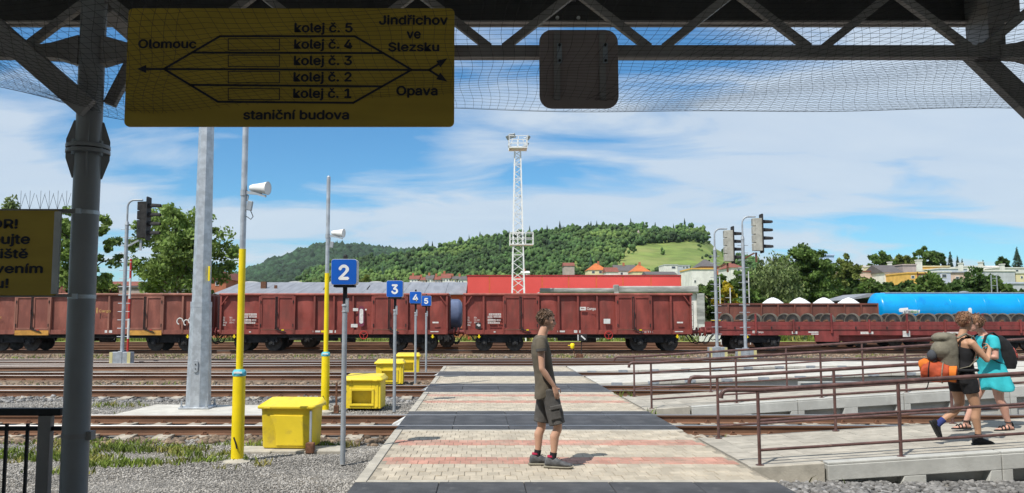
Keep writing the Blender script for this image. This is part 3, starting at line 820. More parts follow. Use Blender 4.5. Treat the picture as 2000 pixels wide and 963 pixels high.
# square board seen from behind
o0 = at(1131, 212, BY); sb = thing('small_sign', 'square sign with rounded corners hanging from the truss, seen from its bare back', 'sign', o0)
board_plate(sb, 1053, 1209, 58, 212, .075, .0, .012, m_signback, bev=.003)
for px in (1088, 1177):
    (x, z0), (_, z1) = bl(px, 196), bl(px, 66); m = MB(); m.box(x - .018, x + .018, -.022, -.001, z0, z1); rail_ = m.build('channel', m_steel_dark, sb, bevel=.002)
    (x2, za), (_, zb) = bl(px + 4, 126), bl(px + 4, 88); m = MB(); m.box(x2 - .014, x2 + .014, -.032, -.0225, za, zb); m.build('clip', m_galv_d, rail_)
    for zz in (za + .012, zb - .012):
        m = MB(); m.lathe([(.008, -.045), (.008, -.032)], 8, (x2, 0, zz), 'Y'); m.build('bolt', m_black, rail_)
    (xh, zh) = bl(px, 100); m = MB(); m.box(xh - .02, xh + .02, .013, .19, zh - .02, zh + .02); m.build('hanger', m_steel_dark, sb)

# warning board at the left, cut by the frame
o0 = at(-60, 577, 4.9); wb = thing('warning_board', 'yellow warning board with black lettering clamped to the canopy column', 'sign', o0)
BY = 4.9
board_plate(wb, -235, 107, 411, 577, .012, 0, .018, m_signyel)
(x0, z1), (x1, z0) = bl(107, 413), bl(112, 574); m = MB(); m.box(x0, x1, -.004, .016, z0, z1); m.build('lit_frame_edge', m_offwhite, wb, bevel=.002)  # edge strip coloured pale to stand for light catching the board's side
def wtext(s, x0, x1, yb, yc):
    (a, zb), (b, _), (_, zc) = bl(x0, yb), bl(x1, yb), bl(x0, yc); lettering(wb, s, a, b, zb, zc, -.003, m_navy, .027)
wtext('POZOR!', -86, 35, 446, 428); wtext('Nevstupujte', -130, 59, 476, 457); wtext('do kolejiště', -125, 55, 504, 486)
wtext('před zastavením', -176, 84, 533, 515); wtext('vlaku!', -75, 17, 562, 544)
(x0, z0) = bl(105, 411); (x1, _) = bl(146, 411); m = MB(); m.box(x0 - 1.1, x1, .02, .05, z0 - .012, z0 + .012); m.build('support_arm', m_steel_dark, wb)
(x0, z0) = bl(105, 576); m = MB(); m.box(x0 - 1.1, x1, .02, .05, z0 - .012, z0 + .006); m.build('support_arm', m_steel_dark, wb)
# pigeon spikes on top of the board
(_, z0) = bl(0, 411)
for px in (34, 52, 73, 90, 107, 124):
    m = MB(); (x, _) = bl(px, 411)
    for dx, h in ((-.028, .10), (0, .125), (.026, .11)): m.tube([(x, .03, z0 + .01), (x + dx, .03, z0 + h)], .0012, 4)
    m.build('bird_spike', m_galv_d, wb)

# ------------------------------------------------------------------ fence at the left
FYc = 5.02
o0 = at(60, 963, FYc); fe = thing('platform_fence', 'black steel bar fence on the platform edge beside the canopy column', 'fence', (o0.x, FYc, .25))
def fl_(px, py): q = at(px, py, FYc); return q.x - o0.x, q.z - .25
(xa, zt), (xb, zb) = fl_(-140, 797), fl_(122, 811); m = MB(); m.box(xa, xb, -.03, .03, zb, zt); m.build('top_rail', m_black, fe, bevel=.003)
for px in (-60, 90):
    (xp, _) = fl_(px, 880); m = MB(); m.box(xp - .045, xp + .03, -.025, .025, -.3, zb - .001); m.build('post', m_steel_dark, fe, bevel=.003)
(xm, zm) = fl_(95, 837); m = MB(); m.box(xa, xm - .04, -.012, .012, zm - .012, zm + .012); m.build('middle_rail', m_black, fe)
m = MB(); (xq, _) = fl_(121, 836); m.box(xm + .0, xq, -.01, .01, zm - .012, zm + .012); m.build('column_tie', m_black, fe)
for px in (-132, -90, -30, 10, 51):
    (xp, _) = fl_(px, 900); m = MB(); m.box(xp - .008, xp + .008, -.008, .008, -.22, zm + .03); m.build('baluster', m_black, fe)
m_asphalt = mat('platform_asphalt', (0.25, 0.245, 0.235), 0.9, var=.2, vs=4)
m = MB(); m.box(-14, -1.6, -18, .42, -.6, .25); pl = m.build('platform', m_asphalt); pl.location = (0, 5.0, 0); tag(pl, kind='structure')
m = MB(); m.box(3.4, 14, -18, .42, -.6, .25); pl = m.build('platform', m_asphalt); pl.location = (0, 5.0, 0); tag(pl, kind='structure')
m = MB(); m.prism([(-13, -.6), (-13, .25), (2.0, .25), (5.42, .0), (5.9, .0), (5.9, -.6)], -1.595, 3.395, 'X'); pl = m.build('platform_apron', m_asphalt); tag(pl, kind='structure')

# the station building behind the viewer: plastered wall with doors and windows
st_b = thing('station_building', 'plastered station building behind the platform canopy', 'building', (0, -13, .25))
m_plaster = mat('plaster', (0.5, 0.46, 0.38), .9, var=.1, vs=1)
m = MB(); m.box(-22, 22, -8, 0, 0, 7.5); m.build('wall', m_plaster, st_b)
m = MB(); m.prism([(-8.6, 7.5), (.6, 7.5), (-4, 10.5)], -22.5, 22.5, 'X'); m.build('roof', m_rust, st_b)
for i in range(8):
    m = MB(); xx = -19 + i * 5.2; m.box(xx, xx + 1.3, .002, .05, .9, 2.9); f_ = m.build('window', m_offwhite, st_b)
    m = MB(); m.box(xx + .08, xx + 1.22, .051, .06, .98, 2.82); m.build('pane', m_black, f_)
# ================================================================== masts, poles, bins
def ngon_tube(m, z0, z1, r0, r1, n=8, rot=22.5, c=(0, 0)):
    rings = []
    for z, r in ((z0, r0), (z1, r1)):
        rings.append([(c[0] + r * math.cos(R(rot + 360 * i / n)), c[1] + r * math.sin(R(rot + 360 * i / n)), z) for i in range(n)])
    return m.loft(rings)
# ------------------------------------------------------------------ galvanised lighting mast on its concrete pad
MY = 16.75
mx = at(387, 800, MY).x
ms = thing('lighting_mast', 'tall galvanised octagonal lighting mast bolted to a concrete pad', 'mast', (mx, MY, -.03))
m = MB(); ngon_tube(m, .03, 2.12, .245, .205); m.build('lower_shaft', m_galv, ms)
m = MB(); ngon_tube(m, 2.0, 14.0, .185, .075); m.build('upper_shaft', m_galv, ms)
m = MB(); ngon_tube(m, 2.02, 2.13, .212, .209); m.build('joint_collar', m_galv, ms)
m = MB(); m.box(-.30, .30, -.30, .30, 0, .03); m.build('base_plate', m_galv, ms, bevel=.004)
for sx in (-1, 1):
    for sy in (-1, 1):
        m = MB(); m.lathe([(.017, .03), (.017, .15)], 8, (sx * .25, sy * .25, 0)); m.lathe([(.033, .031), (.033, .06)], 6, (sx * .25, sy * .25, 0)); m.build('anchor_bolt', m_galv_d, ms)
m = MB(); m.prism(rrect(-.04, .05, .72, .96, .04), -.245, -.222, 'Y'); dr = m.build('service_door', m_galv_d, ms, bevel=.004)
m = MB(); m.lathe([(.012, -.26), (.012, -.2455)], 8, (.005, 0, .88), 'Y'); m.lathe([(.009, -.26), (.009, -.2455)], 8, (.005, 0, .79), 'Y'); m.build('lock', m_black, dr)
m = MB(); m.box(.165, .2, -.14, -.11, 2.55, 2.85); m.build('yellow_label', m_yellow, ms)
px0, px1 = at(225, 810, 15.7).x, at(520, 797, 15.7).x
pd = MB(); pd.prism([(px0, 15.62), (px1, 15.62), (px1 - .15, 17.3), (px0 + .1, 17.42)], -.35, -.035, 'Z')
tag(pd.build('concrete_pad', m_slabwhite, None, bevel=.015), 'flat pale concrete pad under the lighting mast beside the rail', 'pad')

# ------------------------------------------------------------------ yellow speaker poles
def speaker_pole(x, y, label, base=True):
    p = thing('speaker_pole', label, 'pole', (x, y, -.17))
    m = MB(); m.tube([(0, 0, .03), (0, 0, 1.20)], .084, 20); m.build('lower_tube', m_yellow, p, smooth=40)
    m = MB(); m.tube([(0, 0, 1.20), (0, 0, 2.88)], .047, 18); m.build('middle_tube', m_yellow, p, smooth=40)
    m = MB(); m.tube([(0, 0, 2.88), (0, 0, 4.92)], .041, 18); m.lathe([(.044, 4.92), (.02, 4.95)], 14); m.build('upper_tube', m_galv, p, smooth=40)
    m = MB(); m.lathe([(.088, 1.15), (.095, 1.175), (.09, 1.21), (.07, 1.235), (.05, 1.24)], 20); t_ = m.build('tape_wrap', m_tape, p, smooth=60)
    m = MB(); m.box(-.05, .06, -.094, -.088, 1.188, 1.212); m.build('tape_print', m_white, t_)
    m = MB(); m.lathe([(.19, -.02), (.185, .015), (.10, .035), (.086, .05)], 24); m.build('footing', m_kerb, p, smooth=50)
    m = MB(); m.tube([(-.03, -.086, .34), (.0, -.096, .27), (.02, -.094, .19)], .010, 6); m.build('latch', m_dark, p)
    # horn speaker
    h = MB(); d = Vector((1, -.28, -.06)).normalized(); o_ = Vector((.09, 0, 3.73))
    pts = [o_ + d * t for t in (0, .04, .10, .21, .27)]; h.tube(pts, [.04, .054, .060, .078, .094], 18, cap=False)
    h.tube([o_ + d * .265, o_ + d * .235, o_ + d * .10], [.09, .07, .03], 18)
    sp = h.build('horn_speaker', m_white, p, smooth=50)
    q = MB(); q.bar((0, 0, 3.67), (.26, -.06, 3.64), .03, .04); q.bar((.2, -.05, 3.64), (.33, -.09, 3.60), .02, .03); q.lathe([(.05, 3.62), (.05, 3.70)], 12); q.build('bracket', m_galv_d, p)
    q = MB(); q.obox((.09, -.02, 3.48), (.07, .06, .13), Matrix.Rotation(.15, 3, 'Y')); q.tube([(.06, 0, 3.63), (.05, -.01, 3.55)], .013, 6); q.build('junction_box', m_galv_d, p, bevel=.006)
    q = MB(); q.tube([(.10, -.02, 3.42), (.14, -.02, 3.33), (.11, -.02, 3.29), (.05, -.01, 3.33), (0, 0, 3.32)], .006, 6); q.build('cable', m_black, p)
    return p
speaker_pole(at(457, 890, 11.1).x, 11.25, 'yellow and grey pole with white horn speaker standing by the gravel, nearer the rail weeds')
sp2 = speaker_pole(at(635, 770, 17.2).x, 17.2, 'yellow and grey pole with white horn speaker standing behind the closed yellow bin')

# ------------------------------------------------------------------ blue track number signs
def number_sign(n, x, y, wd, label, z=None, zs=2.36, hs=.345):
    p = thing('track_number_sign', label, 'sign', (x, y, -.17))
    zs += .17
    m = MB(); m.tube([(0, 0, 0), (0, 0, zs - .42)], .034, 14); m.build('post', m_galv_d, p, smooth=40)
    m = MB(); m.box(-.028, .028, -.02, .02, zs - .44, zs + .24); m.lathe([(.03, zs + .235), (.022, zs + .26)], 10); m.build('upper_post', m_black, p, bevel=.004)
    m = MB(); m.box(.012, .05, -.03, .03, zs - .52, zs - .33); m.lathe([(.042, zs - .44), (.042, zs - .41)], 14); m.lathe([(.04, zs - .52), (.04, zs - .50)], 14); m.build('clamp', m_galv, p, bevel=.004)
    h = hs / 2
    M3 = None
    m = MB(); m.prism(rrect(-h, h, zs - h + .02, zs + h + .02, .035), -.12, .07, 'Y'); bx_ = m.build('sign_box', m_offwhite, p, bevel=.004)
    m = MB(); m.prism(rrect(-h + .004, h - .004, zs - h + .024, zs + h + .016, .033), -.128, -.1201, 'Y'); m.build('blue_face', m_blue, bx_)
    m = MB(); m.prism(rrect(-h + .03, h - .03, zs - h - .012, zs - h + .0195, .01), -.10, .05, 'Y'); m.build('lower_housing', m_black, bx_)
    c = (-.072, .072) if n != 4 else (-.08, .08)
    lettering(bx_, str(n), c[0], c[1], zs - .098 + .02, zs + .098 + .02, -.1295, m_white, .03, 'numeral', capref='2')
    return p
ns2 = number_sign(2, at(667, 890, 11).x, 11.1, .34, 'blue sign with white numeral two on a grey post beside the crossing')
number_sign(3, at(769, 790, 17.2).x, 17.3, .34, 'blue sign with white numeral three on a grey post beside the crossing')
number_sign(4, at(811, 742, 24.2).x, 24.2, .34, 'blue sign with white numeral four on a grey post beside the crossing')
number_sign(5, at(832, 724, 28.6).x, 28.6, .34, 'blue sign with white numeral five on a grey post beside the crossing')

# ------------------------------------------------------------------ grit bins
def grit_bin(x, y, hatch, label, rz=0.0, z=-.16):
    b = thing('grit_bin', label, 'bin', (x, y, z), rz)
    W, D, H = (.78, .62, .60) if hatch else (.76, .60, .60)
    def ring(wd, dp, zz, r=.05, dy=0):
        return [(p[0], p[1] + dy, zz) for p in rrect(-wd / 2, wd / 2, -dp / 2, dp / 2, r, 3)]
    if hatch:
        # body made of walls so that the hatch is a real opening
        m = MB(); t = .03
        def wall(xa, xb, za, zb, ya, yb): m.box(xa, xb, ya, yb, za, zb)
        f0, f1 = -D / 2, -D / 2 + t; hx0, hx1, hz0, hz1 = -.22, .20, .13, .40
        wall(-W / 2, hx0, 0.03, H, f0, f1); wall(hx1, W / 2, 0.03, H, f0, f1); wall(hx0, hx1, .03, hz0, f0, f1); wall(hx0, hx1, hz1, H, f0, f1)
        wall(-W / 2, -W / 2 + t, .03, H, f1, D / 2 - t); wall(W / 2 - t, W / 2, .03, H, f1, D / 2 - t); wall(-W / 2, W / 2, .03, H, D / 2 - t, D / 2)
        wall(-W / 2 + t, W / 2 - t, .03, .05, f1, D / 2 - t)
        m.build('body', m_ygrp, b, bevel=.012)
        m = MB(); e = .012
        for (xa, xb, za, zb) in ((hx0 - .05, hx1 + .05, hz1, hz1 + .045), (hx0 - .05, hx1 + .05, hz0 - .045, hz0), (hx0 - .05, hx0, hz0, hz1), (hx1, hx1 + .05, hz0, hz1)):
            m.box(xa, xb, f0 - .022, f0 - .0005, za, zb)
        fr = m.build('hatch_frame', m_ygrp, b, bevel=.006)
        m = MB(); m.add([(hx0 - .02, f1, hz1), (hx1 + .02, f1, hz1), (hx1 + .02, f1 + .15, hz0 - .06), (hx0 - .02, f1 + .15, hz0 - .06), (hx0 - .02, f1 + .02, hz1 + .04), (hx1 + .02, f1 + .02, hz1 + .04), (hx1 + .02, f1 + .17, hz0 - .03), (hx0 - .02, f1 + .17, hz0 - .03)],
                        [(0, 1, 2, 3), (4, 7, 6, 5), (0, 4, 5, 1), (1, 5, 6, 2), (2, 6, 7, 3), (3, 7, 4, 0)]); m.build('chute', m_ygrp, b)
        m = MB(); n_ = 16; poly = [(hx0, .05)] + [(hx0 + (hx1 - hx0) * i / n_, hz0 - .02 + .015 * math.sin(i * 1.3)) for i in range(n_ + 1)] + [(hx1, .05)]
        m.prism(poly, f1, f1 + .11, 'Y'); m.build('grit', m_stone_s, b)
        m = MB(); m.box(W / 2 - .09, W / 2 - .05, f0 - .014, f0 - .0005, .06, H - .06); m.build('rib', m_ygrp, b, bevel=.005)
    else:
        m = MB(); m.loft([ring(W - .05, D - .05, .03), ring(W - .03, D - .03, .06), ring(W + .01, D + .01, H - .02), ring(W + .02, D + .02, H)]); m.build('body', m_ygrp, b, smooth=30, bevel=.008)
        m = MB(); n_ = 10; f0 = -(D - .02) / 2 - .006
        def yy(zz): return -(D - .03) / 2 - .02 * (zz - .06) / (H - .08) - .012
        poly = [(.345, .07), (.36, H - .10)] + [(-.25 + .0 * i, H - .09) for i in range(1)] + [(-.25 + .10 * math.sin(i / n_ * 1.57), H - .09 - (H - .16) * (i / n_) * .75) for i in range(1, n_ + 1)] + [(-.15, .07)]
        m.add([(x_, yy(z_), z_) for x_, z_ in poly] + [(x_, yy(z_) + .03, z_) for x_, z_ in poly],
              [tuple(range(len(poly)))] + [(i, (i + 1) % len(poly), len(poly) + (i + 1) % len(poly), len(poly) + i) for i in range(len(poly))])
        m.build('sunlit_shape_panel', m_ygrp, b, bevel=.006)  # added panel: its curved outline draws the sunlit area beside the lid's shade
        for sx in (-.3, .3):
            m = MB(); m.box(sx - .05, sx + .05, -.22, .22, -.0, .031); m.build('skid', m_dark, b)
        m = MB(); m.box(W / 2 - .03, W / 2 - .0, -D / 2 - .03, -D / 2 + .0, .12, H - .02); m.build('hinge_rod', m_galv_d, b)
        m = MB(); m.box(W / 2 - .06, W / 2 + .06, -D / 2 - .12, -D / 2 - .02, -.02, .13); m.build('rusty_padlock_block', m_rust, b, bevel=.01)
    # lid: sloping, overhanging
    lw, ld = W + .10, D + .10
    m = MB(); hf, hb = (.06, .17) if not hatch else (.10, .13)
    r0 = ring(lw, ld, H + .001, .05); r1 = ring(lw + .01, ld + .01, H + .035, .05); r2 = ring(lw - .01, ld - .01, H + .05, .05)
    r3 = [(x_ * (.86 if hatch else .93), y_ * .86, H + (hf if y_ < 0 else hb) - (0 if hatch else .05 * (abs(x_) > .3))) for x_, y_, _ in r2]
    m.loft([r0, r1, r2, r3]); ld_ = m.build('lid', m_ygrp, b, smooth=30, bevel=.01)
    for sx in (-.28, .28):
        m = MB(); m.box(sx - .05, sx + .05, -ld / 2 - .012, -ld / 2 + .01, H + .006, H + .03); m.build('lid_handle', m_ygrp, ld_, bevel=.004)
    return b
# the lid of the nearest bin slopes to the front
b1 = grit_bin(at(566, 868, 12.3).x, 12.45, False, 'closed yellow grit bin with plain front and sloping lid on paving stones', R(-4))
for i in range(3):
    k = MB(); k.box(-.26, .26, -.2, .2, -.06, .04)
    o = k.build('base_slab', m_kerb, None, bevel=.015); o.location = (b1.location.x - .45 + .5 * i, 12.22 + .02 * i, -.18); o.rotation_euler = (R(2), 0, R(-5 + 4 * i))
    tag(o, 'worn concrete paving slab lying under the closed yellow grit bin', 'slab', 'slabs under the closed bin')
grit_bin(at(709, 787, 17.5).x, 17.8, True, 'yellow grit bin with open front hatch beside the numeral three post', R(-3))
grit_bin(at(761, 738, 24.2).x, 24.35, True, 'yellow grit bin with open front hatch beside the numeral four post', R(2))
grit_bin(at(795, 722, 28.5).x, 28.9, True, 'yellow grit bin with open front hatch beside the numeral five post', R(1))
# dark track-side stub by bin two and small bollard
m = MB(); m.lathe([(.07, 0), (.07, .24), (.05, .31), (.02, .33)], 14); o = m.build('track_bollard', m_dark, None, smooth=50); o.location = (at(590, 770, 16.3).x, 16.3, -.2)
tag(o, 'short dark round-topped bollard behind the closed yellow bin', 'bollard')
m = MB(); m.box(-.05, .05, -.04, .04, 0, .16); m.box(-.02, .02, -.02, .02, .16, .62); o = m.build('marker_stake', m_rust, None, bevel=.006); o.location = (at(657, 790, 17.1).x, 17.1, -.18)
tag(o, 'small rusty iron stake beside the open-hatch bin of track 3', 'stake')

# ------------------------------------------------------------------ light signals
m_stripe = mat('faded_yellow', (0.55, 0.50, 0.25), .7, var=.1, vs=4)
m_sighead = mat('signal_grey', (0.40, 0.39, 0.34), 0.6, var=0.12, vs=4)
def signal(x, y, htop, side, label, dark=False):
    s = thing('light_signal', label, 'signal', (x, y, -.17))
    Ht = htop + .17
    m = MB(); m.tube([(0, 0, .5), (0, 0, Ht - 1.15)], .075, 14); m.tube([(0, 0, Ht - 1.15), (0, 0, Ht - 1.0)], [.09, .06], 14); m.build('mast', m_galv_d, s, smooth=40)
    m = MB(); arc = [(0, 0, Ht - 1.0), (0, 0, Ht - .4)] + [(.28 - .28 * math.cos(R(a)), 0, Ht - .4 + .3 * math.sin(R(a))) for a in (15, 35, 55, 75, 90)] + [(.62, 0, Ht - .1)]
    m.tube(arc, .04, 10); m.build('gooseneck', m_galv_d, s, smooth=50)
    z = 1.2
    while z < Ht - 1.1:
        m = MB(); m.tube([(-.24, 0, z), (.24, 0, z)], .016, 6); m.build('climbing_step', m_galv_d, s); z += .34
    m = MB(); m.bar((0, 0, Ht - 2.05), (.52, 0, Ht - 1.78), .05, .07); m.bar((.60, 0, Ht - 1.75), (.60, 0, Ht - 2.2), .08, .06, up=(0, 1, 0)); m.build('lower_arm', m_rust if not dark else m_galv_d, s)
    # head: looks along +X
    hx = .52
    m = MB(); m.box(hx + .06, hx + .34, -.16, .16, Ht - 1.68, Ht - .18)
    for k in range(4):
        zc_ = Ht - .36 - k * .38; m.box(hx - .06, hx + .06, -.15, .15, zc_ - .175, zc_ + .175)
    hd = m.build('head', m_sighead if not dark else m_dark, s, bevel=.012)
    m = MB(); m.prism(rrect(-.24, .24, Ht - 1.78, Ht + .02, .06), hx + .342, hx + .375, 'X'); m.build('back_board', m_black if dark else m_dark, s)
    for k in range(4):
        zc_ = Ht - .36 - k * .38; m = MB(); n_ = 9; A = []; B = []; Ai = []; Bi = []
        for i in range(n_):
            a = R(-20 + 220 * i / (n_ - 1)); A.append((hx + .376, .125 * math.cos(a), zc_ + .125 * math.sin(a))); B.append((hx + .86, .09 * math.cos(a), zc_ + .09 * math.sin(a) - .0))
            Ai.append((hx + .376, .115 * math.cos(a), zc_ + .115 * math.sin(a))); Bi.append((hx + .86, .08 * math.cos(a), zc_ + .08 * math.sin(a)))
        n0 = len(m.v); m.add(A + B + Bi + Ai, [(i, i + 1, n_ + i + 1, n_ + i) for i in range(n_ - 1)] + [(2 * n_ + i, 2 * n_ + i + 1, 3 * n_ + i + 1, 3 * n_ + i) for i in range(n_ - 1)]
              + [(n_ + i, n_ + i + 1, 2 * n_ + i + 1, 2 * n_ + i) for i in range(n_ - 1)] + [(0, n_, 2 * n_, 3 * n_), (n_ - 1, 4 * n_ - 1, 3 * n_ - 1, 2 * n_ - 1)])
        m.build('lamp_hood', m_dark, hd, smooth=50)
        m = MB(); m.lathe([(.11, hx + .375), (.11, hx + .385)], 14, (0, 0, zc_), 'X'); m.build('lens', m_black, hd)
    m = MB(); m.box(-.42, .42, -.2, .2, .1, .58); m.box(-.09, .09, -.22, .22, .0, .62); jb = m.build('relay_box', m_galv_d, s, bevel=.015)
    for sx in (-1, 1):
        m = MB(); m.box(sx * .36 - .065, sx * .36 + .065, -.206, -.2005, .1, .58); m.build('yellow_stripe', m_stripe, jb)
    m = MB(); m.box(-.5, .5, -.3, .3, -.1, .06); m.build('foundation', m_kerb, s, bevel=.02)
    return s
pl_ = at(238, 700, 33.7); signal(pl_.x, 33.7, at(0, 386, 33.7).z, 1, 'light signal with black four-lamp head near the galvanised mast', True)
pr_ = at(1401, 690, 39.4); signal(pr_.x, 39.4, at(0, 443, 39.4).z, 1, 'shorter-looking grey four-lamp light signal next to the red flat wagon end', False)
pr_ = at(1457, 700, 37.4); signal(pr_.x, 37.4, at(0, 419, 37.4).z, 1, 'taller-looking grey four-lamp light signal in front of the red flat wagon', False)
m_redw = mat('red_paint', (0.45, 0.035, 0.03), 0.5, var=0.1, vs=4)
t_ = at(251, 640, 40.5); o = thing('ranging_pole', 'thin red and white striped pole standing behind the black signal', 'pole', (t_.x, 40.5, -.2))
zt = at(251, 506, 40.5).z + .2
for k in range(5):
    m = MB(); m.tube([(0, 0, zt * k / 5 + .002), (0, 0, zt * (k + 1) / 5)], .055, 10); m.build('band', m_redw if k in (2, 4, 0) else m_offwhite, o, smooth=40)
# thin white rods near the grey signals
for i, (px, yt, yb) in enumerate(((1408, 540, 640), (1465, 530, 640), (1428, 562, 640))):
    q = at(px, yb, 58); zt = at(px, yt, 58).z
    m = MB(); m.tube([(0, 0, 0), (0, 0, zt + .2)], .035, 8); m.bar((-.35, 0, zt - .5), (.02, 0, zt - .5), .03, .03); o = m.build('marker_pole', m_offwhite); o.location = (q.x, 58, -.2)
    tag(o, ['slim white marker pole behind the shorter signal mast', 'slim white marker pole behind the taller signal mast', 'slim white marker pole between the two grey signals'][i], 'pole')
# point lever with yellow weight and black indicator
q = at(1121, 700, 38.3); pt = thing('point_lever', 'rusty point lever with yellow weight and black arrow indicator between the tracks', 'lever', (q.x, 38.3, -.19))
m = MB(); m.box(-.15, .55, -.15, .15, 0, .09); m.box(.1, .42, -.1, .1, .09, .32); m.tube([(.05, 0, .1), (.2, 0, .34), (.38, 0, .12)], .03, 8); m.build('frame', m_rust, pt, bevel=.01)
m = MB(); m.tube([(.05, -.05, .15), (-.06, -.05, .75)], .022, 8); m.build('lever_arm', m_rust, pt)
m = MB(); m.lathe([(.02, -.16), (.085, -.13), (.10, -.05), (.10, .06), (.06, .1)], 12, (-.07, -.05, .72)); m.tube([(-.1, -.05, .72), (-.28, -.05, .72)], .02, 6); m.build('weight', m_yellow, pt, smooth=50)
m = MB(); m.tube([(.35, 0, .3), (.35, 0, .92)], .02, 8); m.build('indicator_rod', m_dark, pt)
m = MB(); m.box(.16, .60, -.10, .10, .92, 1.24); ib = m.build('indicator_box', m_black, pt, bevel=.01)
m = MB(); m.box(.17, .205, -.107, -.1005, .94, 1.22); a = Matrix.Rotation(R(42), 3, 'Y'); m.obox((.43, -.1035, 1.08), (.26, .007, .06), a); m.build('white_marks', m_white, ib)
# ================================================================== goods wagons
def paint(name, c, dirt, amount=.62):
    return mat(name, c, 0.62, var=0.24, vs=1.4, stretch=(1, 1, .35), bump=0.12, bs=14, col3=dirt, lo3=amount - .12, hi3=amount + .14, s3=2.6)
m_ox = paint('wagon_oxide_red', (0.235, 0.050, 0.038), (0.15, 0.045, 0.034))
m_ox_rail = paint('wagon_rail_red', (0.33, 0.095, 0.072), (0.24, 0.07, 0.05))
m_ox2 = paint('wagon_weathered_brown', (0.245, 0.082, 0.058), (0.17, 0.055, 0.04), .52)
m_ox2_rail = paint('wagon_weathered_rail', (0.29, 0.12, 0.085), (0.18, 0.08, 0.05))
m_flat = paint('flat_wagon_red', (0.215, 0.042, 0.038), (0.14, 0.04, 0.034))
m_rustwag = paint('rusty_low_wagon', (0.21, 0.075, 0.052), (0.14, 0.055, 0.038), .5)
m_orange = mat('door_sill_yellow', (0.50, 0.25, 0.05), 0.7, var=0.2, vs=3)
m_bogie = mat('bogie_black', (0.016, 0.016, 0.018), 0.75, var=0.5, vs=5, col3=(0.045, 0.042, 0.042), lo3=.6, hi3=.75, s3=6)
m_wheel = mat('wheel_steel', (0.055, 0.052, 0.05), 0.6, metal=.3, var=0.35, vs=5)
m_tyre = mat('wheel_tread', (0.16, 0.137, 0.108), 0.6, metal=.3, var=0.3, vs=3)
m_letter = mat('stencil_white', (0.62, 0.60, 0.57), 0.8, var=0.15, vs=8)
m_letter_y = mat('stencil_ochre', (0.52, 0.32, 0.10), 0.8, var=0.15, vs=8)

def dented(x0, x1, z0, z1, y, amp, seed, nx_=9, nz_=9, mi=0, m=None):
    m = m or MB(); V = []
    for j in range(nz_ + 1):
        for i in range(nx_ + 1):
            u, v = i / nx_, j / nz_; x, z = x0 + (x1 - x0) * u, z0 + (z1 - z0) * v
            edge = min(1, 4 * u, 4 * (1 - u)) * min(1, 4 * v, 4 * (1 - v))
            d = (mnoise.noise((x * 1.5, seed * 3.1, z * 1.5)) * .8 + mnoise.noise((x * 4, seed * 5.7, z * 4.2)) * .45) * amp * edge
            V.append((x, y + d - .4 * amp * edge, z))
    k = nx_ + 1
    return m.add(V, [(j * k + i, j * k + i + 1, (j + 1) * k + i + 1, (j + 1) * k + i) for j in range(nz_) for i in range(nx_)], mi)

def bogie(parent, x, half=.85):
    b = MB()                                             # side frames with axle boxes, bolster
    for sy in (-1, 1):
        y0, y1 = sorted((sy * 1.02, sy * 1.13))
        b.prism([(x - half - .42, .60), (x - half - .42, .80), (x - half - .2, .88), (x + half + .2, .88), (x + half + .42, .80), (x + half + .42, .60), (x + half + .25, .42), (x + half - .25, .42), (x + half - .40, .46), (x - half + .40, .46), (x - half + .25, .42), (x - half - .25, .42)], y0, y1, 'Y')
        for s in (-1, 1):
            xx = x + s * half; ya, yb = sorted((sy * 1.13, sy * 1.22)); b.box(xx - .15, xx + .15, ya, yb, .34, .62)
            for dx in (-.27, .27): b.lathe([(.07, .48), (.085, .52), (.07, .56), (.085, .60), (.07, .64), (.085, .70)], 10, (xx + dx, sy * 1.17, 0))
    b.box(x - .32, x + .32, -1.1, 1.1, .72, .98)
    bo = b.build('bogie', m_bogie, parent, bevel=.008)
    for s in (-1, 1):
        wl = MB(); xx = x + s * half
        for sy in (-1, 1):
            prof = [(.03, -.07), (.46, -.07), (.46, .05), (.40, .05), (.38, .01), (.14, .02), (.12, .05), (.03, .05)]
            wl.lathe([(r_, sy * .75 + sy * (-h_)) for r_, h_ in prof], 24, (xx, 0, .46), 'Y')
            wl.lathe([(.485, sy * .75 - sy * .05), (.485, sy * .75 - sy * .075)], 24, (xx, 0, .46), 'Y')
        wl.lathe([(.08, -.75), (.08, .75)], 10, (xx, 0, .46), 'Y')
        wl.build('wheelset', m_wheel, bo, smooth=30)
        for sy in (-1, 1):
            hub = MB(); hub.lathe([(.075, sy * 1.22), (.07, sy * 1.245), (.03, sy * 1.25)], 12, (xx, 0, .46), 'Y'); hub.build('axle_cover', m_wheel, bo)
    return bo
def buffers(parent, x, s):
    for y in (-.875, .875):
        m = MB(); m.lathe([(.11, 0), (.11, s * .30), (.075, s * .30), (.075, s * .52), (.24, s * .54), (.25, s * .56), (.24, s * .585), (.1, s * .59)], 20, (x, y, 1.04), 'X'); m.build('buffer', m_flat, parent, smooth=30)
    m = MB(); m.tube([(x, 0, .98), (x + s * .3, 0, .95), (x + s * .5, 0, .82)], .05, 8); m.box(min(x, x + s * .12), max(x, x + s * .12), -.12, .12, .88, 1.10); m.build('coupling', m_dark, parent)
    for y, dz in ((-.45, 0), (.4, .05), (-.7, .1)):
        m = MB(); m.tube([(x, y, .92), (x + s * .18, y, .72), (x + s * .32, y - .05, .42 + dz), (x + s * .50, y, .36 + dz), (x + s * .62, y, .50)], .026, 8); m.build('brake_hose', m_black, parent, smooth=50)

